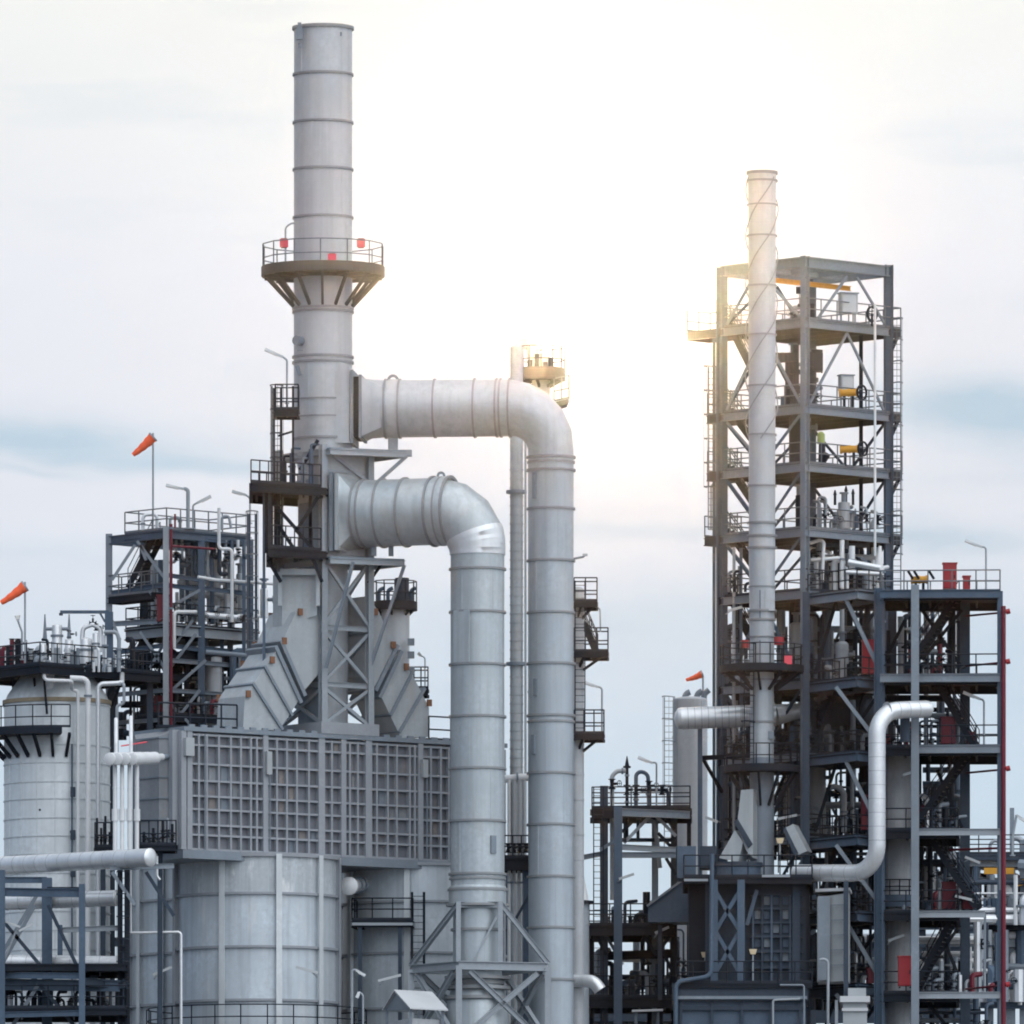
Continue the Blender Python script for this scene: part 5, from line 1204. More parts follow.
def actuator(label, x0, x1, y, d, yf, wheel=True, m='yellow'):
    t = thing('valve_actuator', label, 'actuator', at((x0 + x1) / 2, yf, d), 'yellow actuators with handwheels'); kk = k(d)
    a, c = at(x0, y, d), at(x1, y - .5, d)
    b = MB(); b.tube(a, c, 3.6 * kk, 16); flange(b, a, c - a, 4.4 * kk, .12); flange(b, a.lerp(c, .5), c - a, 4.2 * kk, .1); flange(b, c, c - a, 4.4 * kk, .12); b.build('body', m, t)
    for f in (.25, .75): MB().bar(V((a.lerp(c, f).x, a.y, zz(yf, d))), a.lerp(c, f), .14, .14).build('pedestal', 'dark', t)
    if wheel:
        w_ = MB(); e = c + (c - a).normalized() * .25; ax = V((.75, -.66, 0)); w_.annulus(e, 6.6 * kk, 7.8 * kk, -.05, .05, 24, ax)
        _, p_, q_, _ = basis(V((0, 0, 0)), ax)
        for f in (p_, q_): w_.tube(e - f * 7 * kk, e + f * 7 * kk, .03, 4)
        w_.tube(c, e, .08, 6); w_.build('handwheel', 'dark', t)
    return t
actuator('yellow valve actuator with a black handwheel on the second deck', 840, 857, 393, TD + 2, 407)
actuator('orange yellow valve actuator with a grey handwheel on the third deck', 841, 858, 449.5, TD + 2, 466)
w_ = thing('gate_valve', 'black handwheel valve near the right column on the top deck', 'valve', at(872, 326, TD + 2.6)); c = at(872, 314, TD + 2.6)
MB().bar(at(872, 326, TD + 2.6), c, .12, .12).build('stem', 'dark', w_); m_ = MB(); m_.annulus(c, .33, .42, -.05, .05, 20, V((.75, -.66, 0))); m_.bar(c - Z * .35, c + Z * .35, .05, .05); m_.bar(c - V((.25, .28, 0)), c + V((.25, .28, 0)), .05, .05); m_.build('handwheel', 'dark', w_)
t = thing('valve_actuator', 'lime green capped actuator beside the near column on the third deck', 'actuator', at(821, 466, TD + 1.4))
MB().tube(at(822, 466, TD + 1.4), at(822, 444, TD + 1.4), .2, 12, .17).build('body', 'dark', t); b = MB(); b.lathe(at(821, 444, TD + 1.4), [(.2, 0), (.2, .5), (.1, .62), (.03, .64)], 14); b.build('cap', 'lime', t); MB().tube(at(822, 462, TD + 1.4), at(827, 454, TD + 1.2), .2, 10).build('side_body', 'dark', t)
vgrp = 'vessels inside the open tower'
vv('dark upright vessel behind the near column between second and third decks', 800, 418, 463, 11, TD + 4, 'vdeck', (430, 446), .3, vgrp)
vv('dark slim vessel left of the near column above the second deck', 793, 355, 405, 4.5, TD + 4, 'vdeck', (372, 388), .5, vgrp)
vv('brown valve tower right of the near column above the second deck', 813, 360, 405, 3.4, TD + 5, 'vdeck', (372, 383), .4, vgrp)
vv('pale squat drum with small vents on the fourth deck of the open tower', 844, 503, 529, 6, TD + 3, 'vessel', (510, 520), .2, vgrp)
vv('dark tall drum beside the near column on the fourth deck', 799, 496, 528, 3.5, TD + 3, 'dark', (505,), .4, vgrp)
vv('pale tapering vessel with a long neck on the sixth deck', 842, 645, 680, 6.5, TD + 2, 'vessel', (650, 662), .6, vgrp)
pipe_thing('long pale neck pipe above the tapering vessel on the sixth deck', [(842, 650), (842, 606)], 2.4, TD + 2, 'vessel', fl=((0, .95),))
vv('pale vessel rising behind the near column below the ring platform', 796, 625, 680, 6, TD + 5, 'vessel', (640, 660), .5, vgrp)
vv('large shadowed drum lying behind the seventh deck of the open tower', 822, 700, 752, 10, TD + 6, 'vessel', (720, 735), .4, vgrp)
vv('tall grey vessel behind the near column above the eighth deck', 818, 768, 835, 8, TD + 5, 'vessel', (785, 805, 820), .3, vgrp)
vv('tall pale vessel between slender stack and near column', 790, 745, 860, 8, TD + 6, 'vessel', (775, 800, 830), .3, vgrp)
hd = thing('horizontal_drum', 'dark horizontal drum under the sixth deck of the open tower', 'drum', at(845, 722, TD + 4)); a, c = at(826, 712, TD + 5), at(866, 712, TD + 4)
MB().tube(a, c, .85, 24).build('shell', 'blued', hd); MB().lathe(c, [(.85, 0), (.7, .25), (.4, .4), (.02, .46)], 24, c - a).build('end_dome', 'blued', hd); MB().tube(c, c + (c - a).normalized() * .12, .98, 24).build('flange', 'dark', hd)
for f in (.2, .8): p = a.lerp(c, f); MB().bar(V((p.x, p.y, zz(752, TD + 4))), p, .5, .25).build('saddle', 'blued', hd)
for yy, nm, seed, xs in ((320, 'valve gear and small pipes behind the near column on the top deck', 1, (790, 815)), (405, 'brown valve gear and small pipes left of the near column on the second deck', 2, (780, 818)), (528, 'small valved pipes and vents along the fourth deck of the open tower', 3, (812, 880)), (590, 'thicket of white and dark pipes on the fifth deck of the open tower', 4, (806, 884)), (680, 'small valved pipes along the sixth deck of the open tower', 5, (808, 862)), (752, 'dark valved pipes along the seventh deck of the open tower', 6, (808, 875)), (835, 'dark valved pipes along the eighth deck of the open tower', 7, (812, 870)), (912, 'dark valved pipes along the ninth deck of the open tower', 8, (822, 872)), (682, 'pipes and valves seen behind the ring platform of the slender stack', 9, (725, 800)), (753, 'pipes and valves seen behind the lower ring platform of the slender stack', 10, (726, 800)), (592, 'small pipes on the fifth deck left of the slender stack', 11, (726, 748))):
    rnd = random.Random(seed); mf = thing('valve_manifold', nm, 'manifold', at((xs[0] + xs[1]) / 2, yy, TD + 2.5)); n = int((xs[1] - xs[0]) / (5 if yy != 590 else 4.2))
    for i in range(n):
        px = xs[0] + (xs[1] - xs[0]) * (i + .5) / n; h = rnd.choice((8, 12, 16, 20, 26) if yy not in (590,) else (14, 22, 30, 38)); d = TD + rnd.uniform(1.6, 4.2)
        mm_ = rnd.choice(('lgrey', 'dark', 'blue', 'grey', 'vdeck') if yy not in (590, 680) else ('white', 'clad', 'dark', 'grey', 'lgrey', 'white'))
        yb = yy
        P = [at(px, yb, d), at(px, yb - h, d)]
        if rnd.random() < .6: P.append(at(px + rnd.choice((-6, 6, 9)), yb - h - 1, d + .4))
        MB().path(P, rnd.uniform(.06, .13) if yy != 590 else rnd.uniform(.08, .2), bend=.22, n=8).build('pipe_run', mm_, mf)
        if rnd.random() < .55: valve(mf, at(px, yb - h * .5, d), Z, rnd.uniform(.15, .24), 'dark', V((rnd.choice((-.5, .5)), -1, 0)))
pg = 'pale pipes on the fifth deck of the open tower'
pipe_thing('white angled pipe high on the fifth deck beside the near column', [(810, 543), (824, 539), (822, 582)], 1.8, TD + 1.2, 'white', 0.2, group=pg)
pipe_thing('thick white upright pipe in the middle of the fifth deck', [(842, 588), (842, 540)], 2.4, TD + 1.5, 'white', group=pg, fl=((0, .6),))
pipe_thing('white upright pipe with collar right of the middle of the fifth deck', [(852, 570), (852, 546)], 3., TD + 1.5, 'white', group=pg, fl=((0, .4),))
pipe_thing('silver horizontal pipe across the fifth deck of the open tower', [(848, 562), (880, 568)], 3.2, TD + 1.2, 'clad', group=pg)
pipe_thing('second silver horizontal pipe lower across the fifth deck', [(846, 572), (882, 574)], 2.4, TD + 1.2, 'clad', group=pg)
pipe_thing('white horizontal pipe left of the middle of the fifth deck', [(811, 560), (840, 558)], 2., TD + 1.4, 'white', group=pg)
cn = thing('relief_vent', 'small pale cone vent pointing up beside the right column on the fifth deck', 'vent', at(881, 585, TD + 2)); MB().tube(at(878, 572, TD + 2), at(880, 546, TD + 2), .3, 14, .07).build('cone', 'white', cn); flange(MB(), at(878, 572, TD + 2), Z, .4, .1, 14).build('flange', 'grey', cn)
vents = thing('vent_cluster', 'trio of small upright vents on top of the pale squat drum', 'vent', at(844, 503, TD + 3))
for x, h in ((835, 10), (846, 14), (853, 11)): MB().path([at(x, 505, TD + 3), at(x, 505 - h, TD + 3)], .07, n=6).build('vent_pipe', 'dark', vents); MB().tube(at(x, 505 - h, TD + 3), at(x, 500 - h, TD + 3), .1, 6, .03).build('vent_tip', 'dark', vents)
pipe_thing('looped white pipe near the dark drum on the fourth deck', [(818, 528), (818, 496), (826, 498), (826, 515)], 1.3, TD + 2, 'lgrey')
pipe_thing('curved pale pipe swan neck on the eighth deck of the open tower', [(829, 788), (836, 786), (844, 792), (844, 832)], 2.8, TD + 2, 'vessel', fl=((2, .5), (2, .65)))
pipe_thing('pale upright pipe behind the eighth deck of the open tower', [(852, 835), (852, 770)], 2., TD + 4, 'vessel')
pipe_thing('pale upright pipe between seventh deck and horizontal drum', [(853, 752), (853, 700)], 2.6, TD + 3, 'grey')
# vertical pipes at the left side of the tower
for x, m, lab in ((734, 'lgrey', 'pale vertical riser just right of the left tower column'), (741, 'blue', 'blue grey vertical riser between left tower column and slender stack'), (717, 'blue', 'dark vertical riser along the outer face of the left tower column')):
    pipe_thing(lab, [(x, 1000), (x, 548 if x != 717 else 300)], 1.6 if x != 717 else 1., TD + 3.5, m, group='risers at the left of the open tower')

vsx = thing('valve_stack', 'brown stacked relief valves and motors rising behind the near column on the second deck', 'valve', at(798, 405, TD + 2.5))
for px, y0, y1, r in ((796, 405, 345, .16), (812, 405, 352, .22), (817, 372, 350, .3), (787, 405, 358, .1)): MB().path([at(px, y0, TD + 2.5), at(px, y1, TD + 2.5)], r, n=10).build('valve_body', 'vdeck', vsx)
for i in range(4): MB().tube(at(777 + i * 5.4, 361, TD + 2.3), at(777 + i * 5.4, 353, TD + 2.3), .21, 12).build('motor', 'vdeck', vsx)
MB().bar(at(774, 362, TD + 2.3), at(797, 360, TD + 2.3), .3, .12).build('shelf', 'vdeck', vsx)
for px, y in ((796, 372), (796, 388), (812, 365), (812, 380), (812, 395)): MB().tube(at(px, y + 2, TD + 2.5), at(px, y - 2, TD + 2.5), .34, 12).build('flange', 'vdeck', vsx)
MB().box(at(818, 362, TD + 2.2), .5, .5, .9).build('junction_box', 'vdeck', vsx)
dense('dark risers and cross pipes inside the open tower between fifth and sixth decks', 71, 806, 884, 604, 680, TD + 4, 22, 5, DK)
dense('dark risers and cross pipes inside the open tower between sixth and seventh decks', 72, 806, 884, 690, 752, TD + 4, 20, 5, DK)
dense('dark risers and cross pipes inside the open tower between seventh and eighth decks', 73, 806, 880, 762, 835, TD + 5, 16, 4, DK)
dense('dark risers and cross pipes inside the open tower between eighth and ninth decks', 74, 806, 884, 845, 912, TD + 4, 20, 6, DK)
dense('dark risers and cross pipes inside the open tower below the ninth deck', 75, 806, 884, 922, 1010, TD + 4, 22, 7, DK)
dense('dim pipes in the tower bay behind the slender stack above its ring railing', 76, 726, 800, 598, 680, TD + 5, 14, 3, DK)
dense('dim pipes in the tower bay behind the slender stack below its ring railing', 77, 726, 804, 690, 760, TD + 5, 16, 4, DK)
dense('dim pipes in the tower bay behind the lower ring platform', 78, 722, 804, 772, 860, TD + 5, 18, 4, DK)
dense('mixed pipes under the fourth deck of the open tower', 79, 808, 884, 540, 590, TD + 4, 22, 5, MX)
member(ot, 'outrigger', at(702, 758, TD + 2), at(762, 755, TD + .5), .18, .24, 'dark'); member(ot, 'outrigger_strut', at(703, 759, TD + 2), at(722, 792, TD + 3.8), .13, .15, 'dark', kind='b')
# ---- horizontal silver duct
sd = thing('large_pipe', 'big silver horizontal pipe passing behind the slender stack', 'pipe', at(740, 718, 21.3)); a, c = at(681, 718.5, 21.2), at(776, 715, 21.3)
MB().tube(a, c, 11 * k(21.3), 28).build('pipe_run', 'clad', sd); MB().lathe(a, [(11 * k(21), 0), (10 * k(21), .16), (6 * k(21), .3), (.03, .36)], 28, a - c).build('end_cap', 'clad', sd)
for i in range(1, 14): p = a.lerp(c, i / 14); MB().tube(p - (c - a).normalized() * .02, p + (c - a).normalized() * .02, 11.1 * k(21.3), 28).build('band', 'band', sd)
MB().tube(c, at(803, 710, 21.6), 10.6 * k(21.3), 24, 7 * k(21.3)).build('reducer', 'clad', sd)
for px in (700, 792): member(sd, 'support', ground_at(px, 21.6), at(px, 726, 21.6), .24, .24, 'blue', V((0, 1, 0)))

# ---- right wing structure
WD_ = 15.
wg = thing('stair_structure', 'open steel structure with zigzag stairs to the right of the tower', 'steel structure', ground_at(940, WD_ + 3))
c880, c916, c1000, c965 = ground_at(879.5, WD_), ground_at(915, WD_ - 1.5), ground_at(1000, WD_ - .5), ground_at(965, WD_ + 6)
cbl = ground_at(892, WD_ + 7)
column(wg, c880, zz(588, WD_), .44, 'blue', V((1, -.4, 0))); column(wg, c916, zz(585, WD_ - 1.5), .4, 'grey'); column(wg, c1000, zz(592, WD_), .28, 'blue'); column(wg, c965, zz(597, WD_ + 6), .5, 'blued'); column(wg, cbl, zz(600, WD_ + 7), .4, 'blued')
column(wg, ground_at(806, WD_ + 3), zz(592, WD_ + 3), .36, 'blued')
front = [c880, c1000, ground_at(1001, WD_ + 6), ground_at(884, WD_ + 6)]
for i, (y, x1, m, r) in enumerate(((592, 1000, 'blue', True), (676, 1000, 'grey', True), (747, 1000, 'grey', True), (830, 1000, 'lgrey', False), (912, 985, 'lgrey', False), (993, 1000, 'lgrey', False))):
    z = zz(y, WD_); e0, e1 = (880 if i < 2 else 916), x1
    pa = ground_at(880, WD_); pb = ground_at(x1 if i in (0, 1, 2) else 958, WD_ - .4); pc = ground_at(x1 if i in (0, 1, 2) else 958, WD_ + 6); pd = ground_at(884, WD_ + 6)
    platform(wg, [pa, pb, pc, pd], z, .4, 'dark', True, (0,) if False else (), 'rail' if i else 'lrail', gap=1.2)
    member(wg, 'beam', V((ground_at(e0, WD_ - .55).x, ground_at(0, WD_ - .55).y, z - .15)), V((ground_at(e1, WD_ - .75).x, ground_at(0, WD_ - .75).y, z - .15)), .22, .42 if i < 3 else .34, m)
    if i >= 3: member(wg, 'drop_post', at(985 if i == 4 else 1000, y, WD_ - .6), at(985 if i == 4 else 1000, y + 60, WD_ - .6), .12, .12, 'grey', kind='b')
# left bay decks out in front of the tower
for i, y in enumerate((590, 678, 752, 836, 912, 985)):
    P = [ground_at(808, WD_ + 3.5), ground_at(857, WD_ - .2), ground_at(881, WD_ + 1.6), ground_at(838, WD_ + 6)]
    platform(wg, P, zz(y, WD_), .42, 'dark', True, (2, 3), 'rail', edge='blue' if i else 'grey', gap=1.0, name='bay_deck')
    yn = (678, 752, 836, 912, 985, 1060)[i]
    member(wg, 'brace', at(836 + (0 if i % 2 else 10), y + 9, WD_ + .6), at(877, y + (yn - y) * .85, WD_ + .3), .15, .2, 'grey', kind='b')
    member(wg, 'brace', at(815, yn - 4, WD_ + 5), at(836, y + 12, WD_ + 5), .14, .18, 'dark', kind='b')
    member(wg, 'brace', at(880, y + 14, WD_ + 5), at(858, y + 46, WD_ + 5), .14, .18, 'dark', kind='b')
for (x0, y0, x1, y1) in ((955, 604, 906, 665), (932, 681, 975, 744), (967, 758, 914, 822), (926, 838, 976, 904), (955, 918, 914, 985)):
    hi, lo = at(x0, y0 - 6, WD_ + 2.5), at(x1, y1 + 4, WD_ + 2.5); stair(wg, lo, hi, V((.25, .85, 0)), 'dark', 'rail')
for a, c in (((922, 610), (962, 668)), ((880, 690), (905, 742)), ((937, 770), (962, 828)), ((922, 850), (900, 905)), ((942, 935), (962, 985)), ((905, 620), (885, 660)), ((918, 985), (960, 925)), ((962, 610), (922, 660)), ((925, 1000), (945, 1024))):
    member(wg, 'brace', at(*a, WD_ + 5), at(*c, WD_ + 5), .14, .17, 'dark', kind='b')
# red fire main with side spouts
fm = thing('fire_water_pipe', 'tall dark red pipe with short side spouts at the right edge of the stair structure', 'pipe', ground_at(1003.5, WD_ - .9))
MB().tube(ground_at(1003.5, WD_ - .9), at(1003.5, 606, WD_ - .9), .12, 12).build('main_pipe', 'dred', fm)
for y in (612, 662, 769, 985):
    MB().path([at(966, y + 4, WD_ + 4), at(1003, y + .5, WD_ - .8), at(1008, y, WD_ - .9)], .055, n=8).build('spout', 'dred', fm); MB().tube(at(1006, y, WD_ - .9), at(1010, y - 1, WD_ - .9), .14, 10).build('nozzle', 'red', fm)
pipe_thing('dark red pipe crossing behind the stairs at the level of the big white pipe end', [(950, 850, 3), (1003, 848, 0)], 1.2, WD_ - .5, 'dred', name='fire_water_pipe')
# red cabinets
hg2 = 'red cabinets on the stair structure'
for lab, x0, y0, x1, y1, d, m in (('tall red cabinet on the top deck of the stair structure', 943, 564, 956.5, 591, WD_ + 1.5, 'red'), ('narrow red cabinet beside the tall one on the top deck', 963, 577, 970, 591, WD_ + 1.5, 'red'), ('dark red cabinet on the sixth deck left of the near column of the stairs', 862, 641, 875, 676, WD_ + 2.2, 'red'), ('dark red cabinet by the stair foot on the third deck of the stair structure', 941, 718, 955, 746, WD_ + 3, 'dred'), ('low red cabinet right of the stair foot on the third deck', 966, 733, 974, 746, WD_ + 3, 'dred'), ('large dark red cabinet behind the descending stair above the fifth deck', 942, 883, 956, 911, WD_ + 4, 'dred'), ('dark red cabinet at the right end of the same stair landing', 962, 893, 973, 911, WD_ + 4, 'dred'), ('bright red drum shaped cabinet in front of the tall lagged column', 898, 957, 912, 988, WD_ - .2, 'red'), ('small dark red cabinet beside the near column at the lowest bay deck', 868, 970, 875, 985, WD_ + .8, 'dred'), ('small dark red cabinet half seen left of the near column on the second deck', 909, 651, 916, 675, WD_ + 3, 'dred'), ('tall thin red panel behind the silver pipe on the eighth deck', 861, 796, 867, 832, WD_ + 3, 'dred'), ('dark red cabinet glimpsed left of the stairs on the eighth deck', 917, 806, 924, 829, WD_ + 4, 'dred')):
    cabinet(lab, x0, y0, x1, y1, d, m, group=hg2)
t = actuator('yellow actuator with dark fins on the top deck of the stair structure', 912, 927, 580, WD_ + .3, 591, False)
for x, s_ in ((908, -1), (914, -1), (929, 1)): MB().bar(at(x, 571, WD_ + .1), at(x + 5, 579, WD_ + .1), .22, .12).build('fin', 'dark', t)
# big white elbow pipe
wp = thing('large_pipe', 'bright silver pipe bending up, over and back in front of the stair structure', 'pipe', at(820, 873, 11)); P = ats([(796, 873, 3), (877, 873), (877, 711), (926, 709, 1.6)], 11)
MB().path(P, 8.6 * k(11), bend=1.35, n=28, seg=8).build('pipe_run', 'clad', wp)
for a, c, n in ((P[0], P[1], 4), (P[1], P[2], 7), (P[2], P[3], 3)):
    dv = (c - a).normalized()
    for i in range(0, n + 1): p = a.lerp(c, .2 + .6 * i / n); MB().tube(p - dv * .015, p + dv * .015, 8.7 * k(11), 28).build('band', 'band', wp)
MB().lathe(P[3], [(8.6 * k(11), 0), (8 * k(11), .16), (5 * k(11), .3), (.02, .36)], 26, P[3] - P[2]).build('end_cap', 'clad', wp)
member(wp, 'support', ground_at(846, 11.3), at(846, 881, 11.3), .24, .24, 'blued', V((0, 1, 0)))
pipe_thing('dark funnel shaped connection under the end of the bright silver pipe', [(905, 716, 1), (905, 742, 1)], 5, 12, 'blued')
# lagged column behind
lc = thing('process_column', 'tall lagged column vessel with seams standing behind the bright silver pipe', 'vessel', ground_at(899, WD_ + 4)); c, r_ = vert_vessel(lc, 899, WD_ + 4, 752, 1100, 13.5, 'vessel', .3, (770, 793, 818, 842, 866, 890, 930, 960))
m_ = MB()
for a in (-50, -15, 20, 55): an = -math.pi / 2 + R_(a); p = c + V((math.cos(an), math.sin(an), 0)) * (r_ + .004); m_.bar(p, p + Z * zz(756, WD_ + 4), .025, .025)
m_.build('vertical_seam', 'vessel', lc); MB().lathe(c, [(r_, 0), (r_, .1)], 24).build('base_ring', 'blued', lc)
ringplat(lc, c, WD_ + 4, 898, 13.6, 20, th=.5, h=.9, n=12, mk='blue', brk=6, by=906)
vv('shorter lagged vessel behind the stairs between the two near columns', 929, 868, 900, 8, WD_ + 7, 'vessel', (880,), .3)
vv('grey lagged vessel low behind the stairs', 938, 950, 1000, 9, WD_ + 8, 'lgrey', (965, 980), .4)
vv('shaded grey vessel right of the low one behind the stairs', 955, 965, 1010, 5, WD_ + 9, 'lgrey', (985,), .4)
pipe_thing('large grey pipe elbow behind the stairs above the fourth deck', [(930, 790, 0), (945, 796), (945, 830)], 5, WD_ + 8, 'lgrey', 0.5)
for yy, nm, seed, xs in ((676, 'valves and small pipes behind the stairs on the second deck of the stair structure', 21, (918, 962)), (747, 'valves and small pipes beside the funnel on the third deck of the stair structure', 22, (885, 960)), (829, 'valves and small pipes on the fourth deck of the stair structure', 23, (888, 960)), (912, 'valves and small pipes on the fifth deck of the stair structure', 24, (888, 962)), (993, 'valves and small pipes on the sixth deck of the stair structure', 25, (888, 1000)), (985, 'dim valves and pipes on the lowest bay deck beside the pale cabinet', 26, (815, 872))):
    rnd = random.Random(seed); mf = thing('valve_manifold', nm, 'manifold', at((xs[0] + xs[1]) / 2, yy, WD_ + 4)); n = int((xs[1] - xs[0]) / 6)
    for i in range(n):
        px = xs[0] + (xs[1] - xs[0]) * (i + .5) / n; h = rnd.choice((8, 12, 18, 24, 32)); d = WD_ + rnd.uniform(3, 5.6)
        P = [at(px, yy, d), at(px, yy - h, d)]
        if rnd.random() < .6: P.append(at(px + rnd.choice((-6, 6, 9)), yy - h - 1, d + .4))
        MB().path(P, rnd.uniform(.06, .16), bend=.22, n=8).build('pipe_run', rnd.choice(('lgrey', 'dark', 'blue', 'grey', 'clad', 'dred')), mf)
        if rnd.random() < .55: valve(mf, at(px, yy - h * .5, d), Z, rnd.uniform(.16, .26), 'dark', V((rnd.choice((-.5, .5)), -1, 0)))
for lab, sd_i, x0, x1, y0, y1 in (('dark pipes packed behind the top flight of the stair structure', 81, 886, 962, 606, 676), ('dark pipes packed behind the second flight of the stair structure', 82, 886, 962, 690, 747), ('dark pipes packed behind the third flight of the stair structure', 83, 912, 962, 760, 829), ('dark pipes packed behind the fourth flight of the stair structure', 84, 912, 962, 842, 912), ('mixed pipes packed behind the lowest flight of the stair structure', 85, 912, 998, 922, 993), ('dark pipes under the lowest deck of the stair structure', 86, 886, 998, 998, 1040)):
    dense(lab, sd_i, x0, x1, y0, y1, WD_ + 6.2, 14, 5, DK if sd_i != 85 else MX + ('dred', 'white'))
lamp_post(986, 592, 546, 965, 547, 540.5, WD_ + 1.5, 'lamp post with tilted head on the right end of the stair structure top deck')
lamp_post(984, 747, 700, 963, 699, 692.5, WD_ + .8, 'lamp post with tilted head on the third deck near the dark red pipe')
lamp_post(711, 530, 486, 733, 482, 477, TD + 5.4, 'lamp post curving over the left railing of the open tower')
for lab, x0, y0, x1, y1, d, px, py in (('tube lamp on the lagged column just above the bright red cabinet', 888, 941, 904, 935, WD_ + 2, 887, 945), ('tube lamp beside the stairs right of the lagged column', 965, 857, 980, 863, WD_ + 3, 964, 862), ('tube lamp near the head of the lagged column', 903, 775, 917, 771, WD_ + 1.6, 902, 778), ('tube lamp in front of the pale column left of the near tower column', 797, 815, 778, 819, TD - 1.2, 800, 815), ('tube lamp beside the left tower column low down', 705, 817, 718, 822, TD + 1, 720, 822), ('tube lamp on the pale cabinet wall', 826, 921, 843, 928, 12.4, 825, 926), ('tube lamp right of the lower stairs in the stair structure', 972, 900, 955, 896, WD_ + 2.5, 975, 903), ('tube lamp under the left walkway of the open tower', 728, 611, 742, 607, TD + 2.2, 726, 614)):
    angled_lamp(lab, x0, y0, x1, y1, d, px, py)

# ---- dark furnace at lower right
FD = 12.
df = thing('dark_furnace', 'dark blue grey furnace block with a gridded wall under the slender stack', 'furnace', ground_at(745, FD + 4))
def fx(px, d=FD): q_ = ground_at(px, d); return q_
def slab(name, px0, px1, y0, y1, d0, d1, m, t=df):
    b = MB(); P = [fx(px0, d0), fx(px1, d0), fx(px1, d1), fx(px0, d1)]; z0, z1 = (zz(y1, d0) if y1 < 1500 else 0), zz(y0, d0)
    b.hexa([p + Z * z0 for p in P] + [p + Z * z1 for p in P]); return b.build(name, m, t)
slab('lower_casing', 676, 806, 1000, 2000, FD - .5, FD + 9, 'blue'); slab('ledge', 672, 808, 983, 1000.5, FD - .9, FD + 9, 'blued'); slab('trim', 674, 807, 996, 999, FD - .98, FD - .9, 'grey')
slab('upper_casing', 688, 806, 878, 983, FD + 1.5, FD + 8.5, 'blued'); slab('opening', 689, 709, 882, 976, FD + 1.3, FD + 1.5, 'dark')
for px in (681, 712, 742, 771, 800): slab('lower_rib', px - 1.2, px + 1.2, 1001, 2000, FD - .75, FD - .5, 'blued')
slab('lower_rail', 680, 805, 1006, 1010, FD - .72, FD - .5, 'blued')
for i in range(6): slab('panel_rib', 752 + i * 9.3, 754 + i * 9.3, 895, 982, FD + 1.1, FD + 1.5, 'blued' if i % 2 else 'blue')
for y in (893, 907, 921, 935, 950, 966): slab('panel_rail', 750, 803, y, y + 2.6, FD + 1.15, FD + 1.49, 'blued')
for i in range(5):
    for j, y in enumerate((896, 910, 924, 938, 953)): 
        if (i * 3 + j * 2) % 4: slab('panel_plate', 754.6 + i * 9.3, 760.6 + i * 9.3, y, y + 9, FD + 1.42, FD + 1.48, ('blue', 'grey', 'blue')[(i + j) % 3])
for px, d in ((714, FD - .1), (741, FD - .1), (709, FD + .4), (796, FD + 1)): member(df, 'column', V((fx(px, d).x, fx(px, d).y, zz(983, FD))), V((fx(px, d).x, fx(px, d).y, zz(880, FD))), .38, .38, 'blue' if px in (714, 741) else 'blued', V((0, 1, 0)))
for a, c in (((716, 892), (739, 930)), ((739, 892), (716, 930)), ((716, 932), (739, 972)), ((739, 932), (716, 972))): member(df, 'brace', at(*a, FD - .1), at(*c, FD - .1), .18, .2, 'blue', kind='b')
member(df, 'brace', at(747, 925, FD + .6), at(757, 890, FD + .6), .16, .2, 'blue', kind='b')
cc = at(736, 0, FD + 3); cc.z = 0; MB().lathe(cc, [(25 * k(FD + 3), zz(880, FD + 3)), (25 * k(FD + 3), zz(864, FD + 3))], 40).build('stack_collar', 'blue', df); MB().annulus(cc, 24 * k(FD + 3), 27 * k(FD + 3), zz(865, FD + 3) - .1, zz(863, FD + 3), 40).build('collar_flange', 'blued', df)
platform(df, [fx(684, FD - .2), fx(812, FD - .2), fx(812, FD + 8), fx(684, FD + 8)], zz(877, FD), .3, 'dark', True, (2,), 'rail', gap=.8)
MB().bar(at(684, 880, FD - .4), at(708, 880, FD - .4), .08, .12).build('edge_strip', 'lgrey', df); MB().bar(at(762, 876, FD - .4), at(790, 876, FD - .4), .08, .12).build('edge_strip', 'lgrey', df)
slab('side_box', 677, 696, 846, 878, FD + 2, FD + 5, 'blue'); slab('side_box', 700, 716, 846, 868, FD + 3, FD + 5, 'blued')
platform(df, [fx(676, FD - 1), fx(812, FD - 1), fx(812, FD + .4), fx(676, FD + .4)], zz(984, FD), .2, 'dark', True, (1, 2), 'rail', gap=.9)
pipe_thing('grey pipe stepping round the left front corner of the dark furnace', [(712, 854), (711, 976), (676, 982), (675, 1100)], 2.2, FD - 1.2, 'blue', .4)
pipe_thing('thin grey pipe at the lower right front of the dark furnace', [(780, 985), (804, 985), (804, 1100)], 1., FD - 1.3, 'grey')
pipe_thing('pale pipe frame at the bottom of the dark furnace', [(773, 1100), (773, 1000), (800, 999)], 1.1, FD - 1.6, 'lgrey')
pipe_thing('pale bent pipe right of the dark furnace', [(820, 960), (828, 957), (828, 1100)], 1.5, FD - 1, 'lgrey', .25)
def wall_lamp(label, px, y, yb, d):
    t = thing('flood_lamp', label, 'lamp', at(px, yb, d), 'cream flood lamps on the dark furnace'); MB().bar(at(px, yb, d), at(px, y, d), .06, .06).build('post', 'lgrey', t); a = at(px, y - 1, d)
    MB().hexa([a + V((-.13, -.1, -.12)), a + V((.13, -.1, -.12)), a + V((.13, .1, -.12)), a + V((-.13, .1, -.12)), a + V((-.2, -.18, .14)), a + V((.2, -.18, .14)), a + V((.2, .12, .14)), a + V((-.2, .12, .14))]).build('head', 'cream', t)
wall_lamp('cream flood lamp on a thin post in front of the gridded furnace wall', 753, 953, 982, FD - .3)
wall_lamp('cream flood lamp beside the dark opening of the furnace', 705, 956, 962, FD + .9)
